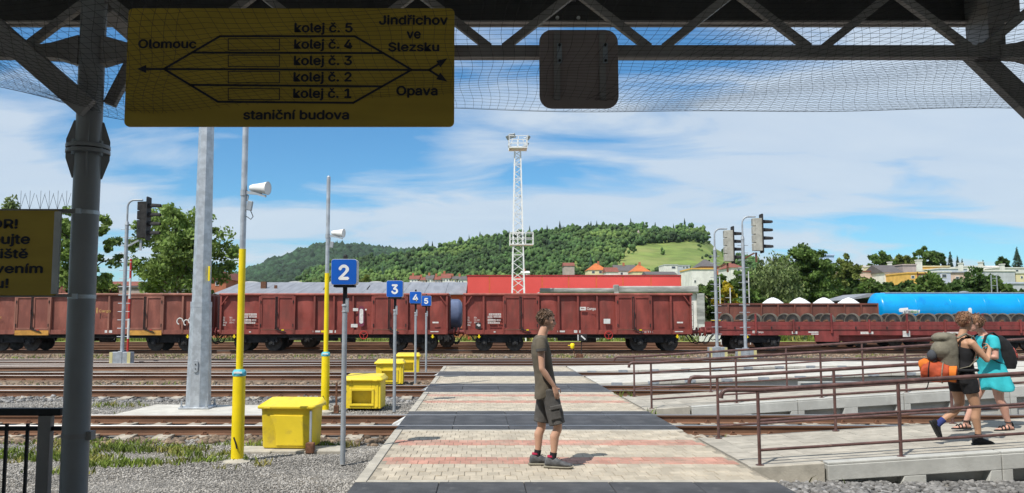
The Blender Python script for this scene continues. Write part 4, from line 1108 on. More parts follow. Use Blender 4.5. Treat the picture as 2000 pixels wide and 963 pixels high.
BAYS = [1.07, 1.10, -1.90, 1.10, 1.06, 1.05, 1.05, -1.90, 1.08, 1.14]
def eas(x0, y, label, body, rail, seed, weathered=False):
    wg = thing('open_wagon', label, 'wagon', (x0, y, 0), group='open goods wagons of one train')
    Lw = sum(abs(b) for b in BAYS); H0, H1 = 1.16, 3.03; YS = -1.40
    x = 0
    for i, b in enumerate(BAYS):
        wd = abs(b)
        if b > 0:
            m = dented(x + .03, x + wd - .03, H0 - .001, H1, YS + .085, .075 if not weathered else .05, seed + i * 1.7)
            m.build('side_panel', body, wg, smooth=60)
        else:
            hw = wd / 2
            for k in (0, 1):
                xa, xb = x + .05 + k * (hw - .02), x + hw - .03 + k * (hw - .02)
                m = dented(xa + .08, xb - .08, H0 + .10, H1 - .14, YS - .015, .02, seed + i + k, 6, 8); d = m.build('door', body, wg, smooth=60)
                m = MB()
                m.box(xa, xa + .085, YS - .055, YS + .02, H0 + .02, H1 - .06); m.box(xb - .085, xb, YS - .055, YS + .02, H0 + .02, H1 - .06)
                m.box(xa + .085, xb - .085, YS - .055, YS + .02, H1 - .145, H1 - .06); m.box(xa + .085, xb - .085, YS - .055, YS + .02, H0 + .02, H0 + .105)
                m.build('door_frame', rail if weathered else body, d, bevel=.006)
                xh = xa + .012 if k == 0 else xb - .012
                for zz in (H0 + .25, H1 - .35):
                    h_ = MB(); h_.tube([(xh, YS - .07, zz - .08), (xh, YS - .07, zz + .08)], .028, 8); h_.build('hinge', m_dark, d)
            xm = x + hw - .02
            m = MB(); m.tube([(xm - .05, YS - .08, H0 + .02), (xm - .05, YS - .08, H1 - .05)], .02, 8); m.build('lock_bar', m_dark, wg)
            m = MB(); m.tube([(xm + .03, YS - .08, H0 - .02), (xm + .03, YS - .08, H1 - .05)], .02, 8); m.build('lock_bar', m_dark, wg)
            m = MB(); m.bar((xm - .04, YS - .10, 2.0), (xm - .04, YS - .10, 2.25), .03, .06); m.bar((xm + .05, YS - .10, 1.9), (xm + .05, YS - .10, 2.12), .03, .06); m.build('lock_handle', m_dark, wg)
            m = MB(); m.bar((xm + .05, YS - .1, H0 + .03), (xm + .55, YS - .1, H0 - .14), .03, .05); m.bar((xm + .1, YS - .1, H0 + .16), (xm + .1, YS - .1, H0 + .02), .03, .05); m.build('lever', m_dark, wg)
            m = MB(); m.box(xm + .30, xm + .43, YS - .125, YS - .10, H0 - .03, H0 + .02); m.build('lever_grip', m_yellow if not weathered else m_redw, wg)
            if weathered:
                m = MB(); m.box(x + .03, x + wd - .03, YS - .07, YS - .036, H0 - .29, H0 - .03); m.build('painted_sill', m_orange, wg)
        x += wd
    xs_ = [0]
    for b in BAYS: xs_.append(xs_[-1] + abs(b))
    for i, xp in enumerate(xs_):
        m = MB(); e = .0
        xa, xb = (xp, xp + .10) if i == 0 else ((xp - .10, xp) if i == len(xs_) - 1 else (xp - .05, xp + .05))
        m.prism([(YS + .02, H0 - .18), (YS - .05, H0 - .18), (YS - .075, H0 + .1), (YS - .06, H1), (YS + .02, H1)], xa, xb, 'X'); m.build('post', body if not weathered else rail, wg, bevel=.006)
    m = MB(); m.prism(rrect(YS - .10, YS + .06, H1 - .002, H1 + .125, .045, 4), -.03, Lw + .03, 'X'); m.build('top_rail', rail, wg, smooth=40)
    m = MB(); m.box(0, Lw, YS - .035, YS + .05, .92, H0 - .003); m.build('side_sill', body, wg, bevel=.006)
    m = MB(); m.box(.2, Lw - .2, -1.2, 1.2, .84, .915); m.box(2.8, 9.4, -1.15, -1.05, .72, .84); m.build('underframe', m_bogie, wg)
    for s, xa in ((-1, 0), (1, Lw)):                 # ends: sloping stiffeners, end wall
        m = MB(); m.box(min(xa, xa - s * .05), max(xa, xa - s * .05), -1.375, 1.375, .95, H1); m.build('end_wall', body, wg)
        m = MB(); m.bar((xa - s * .06, YS - .03, H1 - .02), (xa - s * .06 - s * .0, YS - .03, H1 - .02 - .001), .01, .01) if False else m.bar((xa - s * .05, YS - .045, H1 - .55), (xa - s * .42, YS - .045, H1 - .03), .05, .09, up=(0, 1, 0)); m.build('corner_strut', body, wg)
        for yy in (-.7, 0, .7):
            m = MB(); m.box(min(xa, xa + s * .09), max(xa, xa + s * .09), yy - .06, yy + .06, 1.0, H1); m.build('end_post', body, wg)
        m = MB(); m.prism(rrect(-1.5, 1.5, H1, H1 + .12, .04, 3), xa - .05 if s < 0 else xa - .03, xa + .03 if s < 0 else xa + .05, 'X'); m.build('end_rail', rail, wg)
        m = MB(); xl = xa + s * .10
        for zz in (1.35, 1.65, 1.95, 2.25, 2.55): m.bar((xl, -1.32, zz), (xl, -1.02, zz), .02, .02)
        m.bar((xl, -1.33, 1.2), (xl, -1.33, 2.7), .025, .025, up=(0, 1, 0)); m.build('ladder', m_offwhite if weathered else m_dark, wg)
        buffers(wg, xa, s)
        m = MB(); m.prism([(xa - s * .86, .90), (xa - s * .78, .90), (xa - s * .78, .80), (xa - s * .72, .80), (xa - s * .82, .70), (xa - s * .92, .80), (xa - s * .86, .80)], YS - .06, YS - .04, 'Y'); m.build('hook_mark', m_yellow, wg)
    m = dented(.06, Lw - .06, .96, H1, 1.39, .02, seed + 40, 20, 6); m.build('far_side', body, wg)
    m = MB(); m.prism(rrect(1.33, 1.5, H1 - .002, H1 + .12, .045, 3), 0, Lw, 'X'); m.build('far_rail', rail, wg)
    m = MB(); m.box(.05, Lw - .05, -1.36, 1.36, 1.10, 1.15); m.build('floor', m_rust, wg)
    bogie(wg, 1.95); bogie(wg, Lw - 1.95)
    # hand-brake wheel
    m = MB(); n_ = 20; xw = xs_[7] - .45 if not weathered else xs_[3] + .4
    ring = [(xw + .21 * math.cos(2 * math.pi * k / n_), YS - .10, .88 + .21 * math.sin(2 * math.pi * k / n_)) for k in range(n_ + 1)]
    m.tube(ring, .022, 6, cap=False, up=(0, 1, 0))
    for k in range(3):
        a = R(30 + 120 * k); m.tube([(xw, YS - .10, .88), (xw + .21 * math.cos(a), YS - .10, .88 + .21 * math.sin(a))], .014, 6)
    if not weathered: m.build('brake_wheel', m_redw, wg)
    m = MB(); m.box(5.2, 6.3, -.9, -.3, .55, .84); m.lathe([(.2, 6.5), (.2, 7.3)], 14, (0, -.6, .66), 'X'); m.build('brake_gear', m_bogie, wg)
    m = MB(); m.tube([(3.0, -1.0, .74), (9.2, -1.0, .72)], .02, 6); m.tube([(7.4, -.95, .6), (7.5, -.95, .82), (8.2, -.95, .8)], .025, 6); m.build('brake_rod', m_galv_d, wg)
    return wg, xs_, YS
def stencil(wg, lines, x, z, h, yy, matl=None, wf=.55):
    for k, s in enumerate(lines):
        lettering(wg, s, x, x + len(s) * h * wf, z - k * h * 1.55, z - k * h * 1.55 + h, yy, matl or m_letter, .01, 'stencil_text')
def plate(wg, x0, x1, z0, z1, yy, matl=None, nm='data_plate'):
    m = MB(); m.box(x0, x1, yy - .004, yy, z0, z1); return m.build(nm, matl or m_letter, wg)
def cargo_logo(wg, x, z, yy, h=.17, matl=None):
    ml = matl or m_letter
    p = plate(wg, x, x + h * 1.75, z, z + h, yy, ml, 'logo_box')
    m = MB(); m.box(x + h * .45, x + h * 1.3, yy - .007, yy - .0045, z + h * .40, z + h * .60); m.add([(x + h * .30, yy - .007, z + h * .5), (x + h * .55, yy - .007, z + h * .72), (x + h * .55, yy - .007, z + h * .28)], [(0, 2, 1)]); m.build('logo_mark', m_ox, p)
    lettering(wg, 'Cargo', x + h * 2.0, x + h * 4.6, z + h * .12, z + h * .85, yy - .006, ml, .02)
WY = 46.35
Wl = sum(abs(b) for b in BAYS)
w2, xs2, YS = eas(-14.2, WY, 'oxide red open wagon standing behind the blue number signs', m_ox, m_ox_rail, 1.0)
w3, _, _ = eas(-.86, WY, 'oxide red open wagon behind the standing man, white cargo logo on its side', m_ox, m_ox_rail, 8.0)
w1, _, _ = eas(-27.55, WY, 'weathered brown open wagon with ochre door sills behind the canopy column', m_ox2, m_ox2_rail, 15.0, True)
PY = YS - .062
for wg in (w2, w3):
    stencil(wg, ['31', '54', '5950', 'Eas'], .20, 1.78, .085, PY, None, .6); stencil(wg, ['RIV', 'CZ-ČDC', '530-1'], .55, 1.78, .085, PY, None, .6)
    for (a, b, c, d) in ((1.36, 2.02, 1.95, 2.05), (1.30, 1.55, 1.80, 1.92), (1.62, 2.02, 1.83, 1.92), (1.30, 1.72, 1.62, 1.74), (1.78, 2.0, 1.64, 1.73), (1.30, 1.95, 1.50, 1.58)):
        p = plate(wg, a, b, c, d, PY)
        m = MB()
        for q in range(5): xx = a + (b - a) * (q + .6) / 5.4; m.box(xx, xx + .018, PY - .007, PY - .0045, c + .015, d - .015)
        m.box(a + .02, b - .02, PY - .0072, PY - .0047, (c + d) / 2 - .006, (c + d) / 2 + .006); m.build('plate_print', m_ox, p)
    plate(wg, 1.62, 1.72, 1.02, 1.08, YS - .04); plate(wg, 11.5, 11.95, 1.04, 1.09, YS - .04); plate(wg, 11.62, 11.95, 1.52, 1.60, PY)
    plate(wg, 6.0, 6.35, 1.0, 1.14, YS - .04); plate(wg, 5.1, 5.5, 1.03, 1.12, YS - .04)
cargo_logo(w3, xs2[5] + .10, 2.22, PY - .02, .19)
m = MB(); m.box(.62, .93, PY - .004, PY, 1.22, 1.55); dk = m.build('repaint_patch', m_dark, w3); m = MB(); m.prism([(.68, 1.42), (.80, 1.34), (.88, 1.36), (.90, 1.44), (.80, 1.50), (.72, 1.48)], PY - .008, PY - .0045, 'Y'); m.build('white_patch', m_letter, dk)
plate(w3, xs2[6] + .34, xs2[6] + .70, 1.50, 1.76, PY - .015, m_offwhite)
lettering(w3, 'J6ETN', 9.55, 10.3, 1.0, 1.10, YS - .04, m_letter, 0, 'chalk_marks')
# round painted badge on the middle wagon
m = MB(); m.prism(rrect(xs2[6] + .30, xs2[6] + .62, 1.35, 2.45, .14), PY - .03, PY - .02, 'Y'); bd = m.build('painted_badge', mat('badge_maroon', (0.17, .03, .06), .7), w2)
m = MB(); m.prism(rrect(xs2[6] + .36, xs2[6] + .56, 1.5, 2.3, .09), PY - .034, PY - .0305, 'Y'); m.build('badge_ring', m_letter, bd)
plate(w2, xs2[6] + .0, xs2[6] + .28, 2.18, 2.34, PY - .03); plate(w2, xs2[6] + .66, xs2[6] + .75, 2.22, 2.30, PY - .03); plate(w2, xs2[6] - .1, xs2[6] + .26, 1.30, 1.48, PY - .03)
m = MB(); m.box(5.55, 5.85, YS - .045, YS - .036, 1.02, 1.13); m.build('yellow_plate', m_yellow, w2)
stencil(w1, ['31 RIV', '80 CZ-ČDC'], .9, 1.95, .11, PY, m_letter_y); lettering(w1, 'Cargo', 6.75, 7.4, 2.12, 2.26, PY - .02, m_letter_y, .01)
m = MB(); m.box(6.62, 6.68, PY - .022, PY - .016, 2.06, 2.36); m.build('logo_bar', m_letter_y, w1)
plate(w1, 7.1, 7.5, 1.0, 1.14, YS - .04, m_offwhite)
gr = MB()                                                # a scrawl of white spray paint near the wagon end
for (a, b, r_) in ((11.2, 1.62, .16), (11.55, 1.55, .14), (11.85, 1.66, .17), (12.05, 1.95, .13)):
    pts = [(a + r_ * math.cos(t * .55), PY - .02, b + r_ * 1.1 * math.sin(t * .55)) for t in range(9)]; gr.tube(pts, .035, 6)
gr.build('spray_paint', m_letter, w1)

# ------------------------------------------------------------------ flat wagon with low boards
fw = thing('flat_wagon', 'long red flat wagon with low boards and stakes, loaded with wheelsets', 'wagon', (13.0, WY, 0))
FLn = 18.6; x = 0; nb = 9; st = FLn / nb
for i in range(nb):
    for (za, zb, nm) in ((1.17, 1.36, 'board'), (1.375, 1.60, 'board')):
        m = MB(); m.box(i * st + .05, (i + 1) * st - .05, -1.40, -1.34, za, zb); m.build(nm, m_flat, fw, bevel=.01)
    m = MB(); m.box(i * st + .05, (i + 1) * st - .05, 1.34, 1.40, 1.17, 1.60); m.build('board', m_flat, fw)
for i in range(nb + 1):
    hgt = 2.05 if i % 2 else 1.72
    m = MB(); m.box(i * st - .045, i * st + .045, -1.47, -1.39, .98, hgt); m.build('stake', m_flat, fw, bevel=.008)
    if i % 2 == 0:
        m = MB(); m.box(i * st + .9, i * st + .97, 1.40, 1.47, 1.0, 2.05); m.build('stake', m_flat, fw)
m = MB(); m.box(0, FLn, -1.36, -1.26, .86, 1.16); m.box(0, FLn, 1.26, 1.36, .86, 1.16); m.build('side_sill', m_flat, fw, bevel=.01)
m = MB(); m.box(0, FLn, -1.335, 1.335, 1.10, 1.16); m.build('deck', m_sleeper_wood, fw)
m = MB(); m.prism([(6.3, .86), (12.3, .86), (11.8, .52), (6.8, .52)], -1.0, -.9, 'Y'); m.box(5.3, 6.6, -1.38, -1.30, .52, .90); m.build('truss_beam', m_flat, fw)
for xa in (.9, 2.9, 4.4, 7.5, 9.2, 11, 13.5, 15.4):
    m = MB(); m.prism(rrect(xa, xa + .06, 1.2, 1.34, .01), -1.43, -1.401, 'Y'); m.build('latch', m_dark, fw)
cargo_logo(fw, 1.9, .98, -1.362, .13)
for (a, b, c, d) in ((4.05, 4.35, .94, 1.08), (4.95, 5.5, 1.0, 1.07), (5.1, 5.5, .9, .96), (7.8, 8.5, .93, 1.06), (12.3, 13.2, .95, 1.05)): plate(fw, a, b, c, d, -1.362)
plate(fw, 10.1, 10.5, .78, 1.1, -1.37, m_letter)
m = MB(); m.prism([(1.45, .86), (1.62, .86), (1.62, .78), (1.70, .78), (1.535, .66), (1.37, .78), (1.45, .78)], -1.40, -1.38, 'Y'); m.build('hook_mark', m_yellow, fw)
for xa in (2.2, FLn - 2.2): bogie(fw, xa, .9)
buffers(fw, 0, -1); buffers(fw, FLn, 1)
m = MB(); m.box(-.25, .0, -1.2, 1.2, .95, 1.3); m.box(-.2, -.1, -1.25, -.9, 1.3, 1.66); m.box(.05, .5, -1.42, -1.36, 1.25, 1.62); m.build('headstock', m_flat, fw, bevel=.02)
m = MB(); m.box(-.25, .2, -1.3, -1.0, 1.66, 1.71); m.build('end_step', m_yellow, fw)
m = MB(); n_ = 20; ring = [(13.0 + .22 * math.cos(2 * math.pi * k / n_), -1.45, .62 + .22 * math.sin(2 * math.pi * k / n_)) for k in range(n_ + 1)]; m.tube(ring, .025, 6, cap=False, up=(0, 1, 0)); m.bar((12.8, -1.45, .62), (13.2, -1.45, .62), .03, .03); m.build('brake_wheel', m_redw, fw)

# wheelsets lying on the wagon
def wheelset():
    wt = thing('wheelset', 'used railway wheelset loaded on the red flat wagon', 'wheelset', group='wheelsets on the flat wagon')
    for s in (-1, 1):
        m = MB(); m.lathe([(.10, -.08), (.34, -.05), (.38, -.07), (.45, -.07), (.45, .07), (.38, .07), (.35, .02), (.14, .0), (.10, .08)], 28, (0, s * .70, 0), 'Y', cap=False)
        for i, f in enumerate(m.f):
            pass
        wh = m.build('wheel', m_wheel, wt, smooth=35)
        m = MB(); m.lathe([(.395, -.0735), (.45, -.0735), (.455, .0), (.45, .0735), (.395, .0735)], 28, (0, s * .70, 0), 'Y', cap=False); m.build('tread', m_tyre, wh, smooth=40)
    m = MB(); m.lathe([(.075, -1.0), (.075, -.8), (.10, -.79), (.09, -.6), (.08, 0), (.09, .6), (.10, .79), (.075, .8), (.075, 1.0)], 14, (0, 0, 0), 'Y'); m.build('axle', m_rust, wt, smooth=40)
    return wt
ws0 = wheelset(); ex = [14.35, 15.85, 16.75, 18.05, 18.85, 20.05, 21.35, 22.6, 23.65, 24.6, 25.55, 26.6, 27.7, 28.8, 29.8, 30.7]
for i, xx in enumerate(ex):
    o = ws0 if i == 0 else dup(ws0)
    o.location = (xx, WY + random.uniform(-.12, .12), 1.16 + .46); o.rotation_euler = (0, random.uniform(0, 3), 0)
    o.rotation_euler = (0, 0, R(-54 + random.uniform(-6, 6)))

# ------------------------------------------------------------------ second row of vehicles
lw = thing('low_wagon', 'rusty low-sided wagon with white heaps behind the flat wagon', 'wagon', (15.3, 52, 0))
LL = 9.2; nb = 9; st = LL / nb
for i in range(nb):
    m = dented(i * st + .03, (i + 1) * st - .03, 1.2, 2.62, -1.38, .03, 60 + i, 5, 5); m.build('side_panel', m_rustwag, lw, smooth=60)
for i in range(nb + 1):
    m = MB(); m.box(i * st - .04, i * st + .04, -1.46, -1.37, 1.1, 2.62); m.build('post', m_rustwag, lw)
m = MB(); m.box(-.05, LL + .05, -1.45, -1.33, 2.62, 2.72); m.box(-.05, LL + .05, 1.33, 1.45, 2.62, 2.72); m.box(-.05, .05, -1.33, 1.33, 2.62, 2.72); m.box(LL - .05, LL + .05, -1.33, 1.33, 2.62, 2.72); m.build('top_rail', m_rustwag, lw)
m = MB(); m.box(0, LL, 1.33, 1.40, 1.1, 2.62); m.box(0, .06, -1.37, 1.33, 1.1, 2.62); m.box(LL - .06, LL, -1.37, 1.33, 1.1, 2.62); m.box(0, LL, -1.36, 1.36, 1.0, 1.1); m.build('body', m_rustwag, lw)
bogie(lw, 1.7); bogie(lw, LL - 1.7); buffers(lw, 0, -1); buffers(lw, LL, 1)
m_chalk = mat('white_heap', (0.72, 0.73, 0.74), 0.95, var=0.08, vs=3, bump=.3, bs=9)
for i, xx in enumerate((3.25, 4.95, 6.5, 8.05)):
    m = MB(); V = []; n_ = 18; rr = (1.25, 1.0, .66, .33, .04); zz = (-.65, -.30, .04, .30, .43)
    for r_, z_ in zip(rr, zz): V.append([(r_ * (1 + .05 * math.sin(3 * k + i)) * math.cos(2 * math.pi * k / n_), 1.08 * r_ * math.sin(2 * math.pi * k / n_), z_ + .03 * math.sin(k * 2.3 + i)) for k in range(n_)])
    m.loft(V); o = m.build('white_heap', m_chalk, None); o.location = (15.3 + xx, 52, 2.66); tag(o, 'white conical heap of bulk material in the rusty low wagon', 'heap', 'white heaps in the low wagon')

def tank_wagon(x0, ln, y, rad, zc_, paintm, label, plateon=False):
    tw = thing('tank_wagon', label, 'wagon', (x0, y, 0))
    m = MB(); pr = [(.02, 0)] + [(rad * math.sin(R(a)), .38 * (1 - math.cos(R(a)))) for a in (15, 30, 45, 60, 75, 90)]
    pr += [(rad, ln * f) for f in (.25, .5, .75)] + [(r_, ln - h_) for r_, h_ in pr[::-1]]
    m.lathe(pr, 48, (0, 0, zc_), 'X'); m.build('tank', paintm, tw, smooth=50)
    for f in (.20, .38, .56, .74, .9):
        m = MB(); m.lathe([(rad + .002, ln * f - .03), (rad + .012, ln * f - .02), (rad + .012, ln * f + .02), (rad + .002, ln * f + .03)], 48, (0, 0, zc_), 'X', cap=False); m.build('weld_band', paintm, tw, smooth=50)
    m = MB(); m.box(.8, ln - .8, -.35, .35, zc_ + rad - .03, zc_ + rad + .04); m.build('walkway', m_galv_d, tw)
    m = MB(); m.lathe([(.28, zc_ + rad - .1), (.28, zc_ + rad + .09), (.1, zc_ + rad + .12)], 16, (ln * .5, 0, 0)); m.build('dome_cover', m_galv_d, tw)
    m = MB(); m.box(-.3, ln + .3, -1.2, -1.05, .9, 1.15); m.box(-.3, ln + .3, 1.05, 1.2, .9, 1.15); m.box(-.3, 0, -1.05, 1.05, .9, 1.15); m.box(ln, ln + .3, -1.05, 1.05, .9, 1.15); m.box(.5, ln - .5, -.5, .5, 1.0, zc_ - rad + .15); m.build('underframe', m_bogie, tw)
    bogie(tw, 1.9); bogie(tw, ln - 1.9); buffers(tw, -.3, -1); buffers(tw, ln + .3, 1)
    return tw
m_tankblue = mat('tank_blue', (0.002, 0.30, 0.68), 0.28, var=0.08, vs=.8, col3=(0.004, .17, .48), lo3=.58, hi3=.8, s3=1.2)
m_tankgrey = mat('tank_grey_blue', (0.12, 0.15, 0.24), 0.3, var=0.2, vs=.8)
TB = tank_wagon(24.75, 11.9, 52, 1.12, 2.27, m_tankblue, 'bright blue tank wagon with white label behind the flat wagon')
tank_wagon(-13.4, 12.4, 52, .95, 2.05, m_tankgrey, 'grey-blue tank wagon half hidden between the two red open wagons')
# curved white label and ladder plate on the blue tank
def on_tank(x, z): return -math.sqrt(max(.01, (1.12 + .006) ** 2 - (z - 2.27) ** 2))
def tank_patch(nm, poly, matl, lift=0.0):
    m = MB(); zs_ = sorted(set(p[1] for p in poly)); n = 7; zmin, zmax = zs_[0], zs_[-1]; V = []; Fc_ = []
    for k in range(n + 1):
        z = zmin + (zmax - zmin) * k / n; xs__ = []
        for (x0, z0), (x1, z1) in zip(poly, poly[1:] + poly[:1]):
            if (z0 - z) * (z1 - z) <= 0 and abs(z1 - z0) > 1e-9: xs__.append(x0 + (x1 - x0) * (z - z0) / (z1 - z0))
        V += [(min(xs__), on_tank(0, z) - lift, z), (max(xs__), on_tank(0, z) - lift, z)]
    for k in range(n): Fc_.append((2 * k, 2 * k + 1, 2 * k + 3, 2 * k + 2))
    m.add(V, Fc_); return m.build(nm, matl, TB)
tank_patch('label_plate', [(1.45, 2.08), (2.45, 2.08), (2.52, 2.32), (1.42, 2.34)], m_white); tank_patch('label_tab', [(1.22, 2.20), (1.38, 2.16), (1.78, 2.335), (1.78, 2.45), (1.30, 2.44), (1.2, 2.34)], m_white, .004)
lettering(TB, 'ATIR', 1.50, 1.93, 2.13, 2.27, -1.142, mat('label_slate', (.10, .14, .16), .7), .02); lettering(TB, 'Rail', 1.95, 2.42, 2.13, 2.27, -1.142, mat('label_green', (.10, .30, .10), .7), .02)
tank_patch('white_hatch', [(5.50, 2.0), (5.72, 2.0), (5.72, 2.38), (5.66, 2.44), (5.56, 2.44), (5.50, 2.38)], m_white, .004)
# ================================================================== hills
def interp(prof, x):
    xs_, ys_ = zip(*prof); return float(np.interp(x, xs_, ys_))
R_CREST = [(560, 556), (640, 532), (700, 520), (760, 512), (820, 503), (880, 489), (940, 477), (1000, 469), (1060, 463), (1120, 456), (1180, 452), (1250, 452), (1290, 458), (1340, 455), (1375, 462),
           (1400, 487), (1450, 512), (1520, 524), (1600, 530), (1800, 532), (2100, 532)]
L_CREST = [(150, 566), (300, 562), (400, 556), (440, 549), (480, 538), (520, 522), (560, 507), (600, 493), (640, 484), (660, 483), (700, 487), (760, 494), (830, 499), (900, 505), (960, 512), (1100, 530)]
RY0, RY1, LY0, LY1 = 330., 640., 900., 1900.
def hill_pt(prof, Y0, Y1, foot, px, s):
    Y = Y0 + (Y1 - Y0) * s; py = foot + (interp(prof, px) - foot) * (s ** .85)
    return at(px, py, Y)
def hill(name, prof, Y0, Y1, foot, pxs, matl):
    V, Fc_ = [], []; ns = 14; nb = 3
    for px in pxs:
        for k in range(ns + 1): V.append(hill_pt(prof, Y0, Y1, foot, px, k / ns)[:])
        c = Vector(V[-1])
        for k in range(1, nb + 1): V.append((c.x * (1 + .18 * k), c.y * (1 + .18 * k), c.z * (1 - .33 * k)))
    kk = ns + nb + 1
    for i in range(len(pxs) - 1):
        for k in range(kk - 1): Fc_.append((i * kk + k, (i + 1) * kk + k, (i + 1) * kk + k + 1, i * kk + k + 1))
    return tag(np_mesh(name, V, Fc_, matl, smooth=True), kind='structure')
m_meadow = mat('hill_meadow', (0.155, 0.215, 0.045), .95, var=.25, vs=.06, world=True, col3=(0.23, .25, .075), lo3=.45, hi3=.62, s3=.02)
m_farhill = mat('far_hill_ground', (0.035, 0.065, 0.028), .95, var=.3, vs=.02, world=True)
hill('wooded_hill', R_CREST, RY0, RY1, 562, list(range(560, 2120, 20)), m_meadow)
hill('mountain', L_CREST, LY0, LY1, 566, list(range(140, 1110, 15)), m_farhill)
# rising ground between the yard and the hills
V, Fc_ = [], []
pxs = list(range(-200, 2300, 50)); Ys = [84, 100, 130, 160, 200, 260, 330]
def fz(px, Y):
    t = (Y - 84) / (330 - 84); a = max(0, min(1, (px - 1400) / 150))
    zl = at(px, 566, 330).z * t ** 1.2
    zr_ = at(px, 552, 160).z * min(1, max(0, (Y - 90) / 70)) ** 1.0 if Y <= 160 else at(px, 552, 160).z + (at(px, 528, 330).z - at(px, 552, 160).z) * (Y - 160) / 170
    return -.28 + zl * (1 - a) + zr_ * a
for px in pxs:
    for Y in Ys: V.append((at(px, 560, Y).x, Y, fz(px, Y)))
for i in range(len(pxs) - 1):
    for k in range(len(Ys) - 1): n = len(Ys); Fc_.append((i * n + k, (i + 1) * n + k, (i + 1) * n + k + 1, i * n + k + 1))
tag(np_mesh('foothill', V, Fc_, m_meadow, smooth=True), kind='structure')

# ------------------------------------------------------------------ the woods: one mass, nobody could count it
bm = bmesh.new(); bmesh.ops.create_icosphere(bm, subdivisions=2, radius=1.0)
IC2_V = np.array([v.co[:] for v in bm.verts]); IC2_F = np.array([[v.index for v in f.verts] for f in bm.faces]); bm.free()
CON_V = []; CON_F = []
for k in range(4):
    z0 = -1 + k * .45; r0 = 1.0 - k * .22; n = len(CON_V)
    CON_V += [(r0 * math.cos(j * 1.047) * (1 + .2 * (-1) ** j), r0 * math.sin(j * 1.047) * (1 + .2 * (-1) ** j), z0) for j in range(6)] + [(0, 0, z0 + .9 - k * .02)]
    CON_F += [(n + j, n + (j + 1) % 6, n + 6) for j in range(6)]
CON_V = np.array(CON_V, float); CON_F = np.array(CON_F)
def yawed(PV, PF, P, S, jitter):
    n, k = len(P), len(PV); a = rng.uniform(0, 6.283, n); ca, sa = np.cos(a), np.sin(a)
    V = PV[None] * (1 + jitter * rng.uniform(-1, 1, (n, k, 1)))
    X = V[..., 0] * ca[:, None] - V[..., 1] * sa[:, None]; Y = V[..., 0] * sa[:, None] + V[..., 1] * ca[:, None]
    V = np.stack([X, Y, V[..., 2]], -1) * S[:, None, :] + P[:, None, :]
    return V.reshape(-1, 3), (PF[None] + (np.arange(n) * k)[:, None, None]).reshape(-1, 3)
m_wood = mat('woodland', (0.046, 0.094, 0.025), .9, var=.5, vs=.035, world=True, island=.36, bump=.8, bs=1.2, bdist=.6, col3=(0.12, .185, .042), lo3=.5, hi3=.68, s3=.018)
m_wood_far = mat('far_woodland', (0.022, 0.052, 0.022), .9, var=.4, vs=.012, world=True, island=.4, col3=(0.030, .056, .024), lo3=.5, hi3=.7, s3=.006)
m_conifer = mat('conifer', (0.020, 0.042, 0.022), .9, var=.3, vs=.1, world=True, island=.4)
P, S = [], []
for _ in range(6600):
    px = random.uniform(600, 1480); s = random.random() ** .75
    q = hill_pt(R_CREST, RY0, RY1, 562, px, s)
    py = 562 + (interp(R_CREST, px) - 562) * s ** .85
    mead = px > 1222 + (py - 478) * -.4 and px < 1440 and py > 474 + max(0, (1300 - px)) * .12 and py < 537
    if mead and random.random() > .03: continue
    if py > 512 and px > 1100 and random.random() > .4: continue
    r = random.uniform(1.8, 3.6) * (.75 + .4 * s); lob = random.randint(5, 7)
    for k in range(lob):
        P.append((q.x + random.gauss(0, r * .5), q.y + random.gauss(0, r * .4), q.z + r * .9 + random.gauss(0, r * .45))); rr = r * random.uniform(.28, .52); S.append((rr, rr, rr * random.uniform(.9, 1.35)))
V, Fc_ = yawed(ICO_V, ICO_F, np.array(P), np.array(S), .26)
tag(np_mesh('woodland', V, Fc_, m_wood), kind='stuff')
P, S = [], []
for _ in range(5200):
    px = random.uniform(330, 1040); s = random.random() ** .7
    q = hill_pt(L_CREST, LY0, LY1, 566, px, s); r = random.uniform(5, 9) * (.7 + .5 * s)
    P.append((q.x, q.y, q.z + r * .5)); S.append((r, r, r * random.uniform(.9, 1.4)))
V, Fc_ = yawed(ICO_V, ICO_F, np.array(P), np.array(S), .3)
tag(np_mesh('far_woodland', V, Fc_, m_wood_far), kind='stuff')
P, S = [], []
for _ in range(55):
    px = random.uniform(600, 1390); s = random.choice((1, .97, random.random())); q = hill_pt(R_CREST, RY0, RY1, 562, px, s)
    if 1222 < px < 1400 and s < .9: continue
    h = random.uniform(3, 5.8); P.append((q.x, q.y, q.z + h)); S.append((h * .45, h * .45, h))
for _ in range(45):
    px = random.uniform(450, 900); q = hill_pt(L_CREST, LY0, LY1, 566, px, 1); h = random.uniform(4, 9); P.append((q.x, q.y, q.z + h * .8)); S.append((h * .3, h * .3, h))
V, Fc_ = yawed(CON_V, CON_F, np.array(P), np.array(S), .12)
tag(np_mesh('conifer_wood', V, Fc_, m_conifer), kind='stuff')

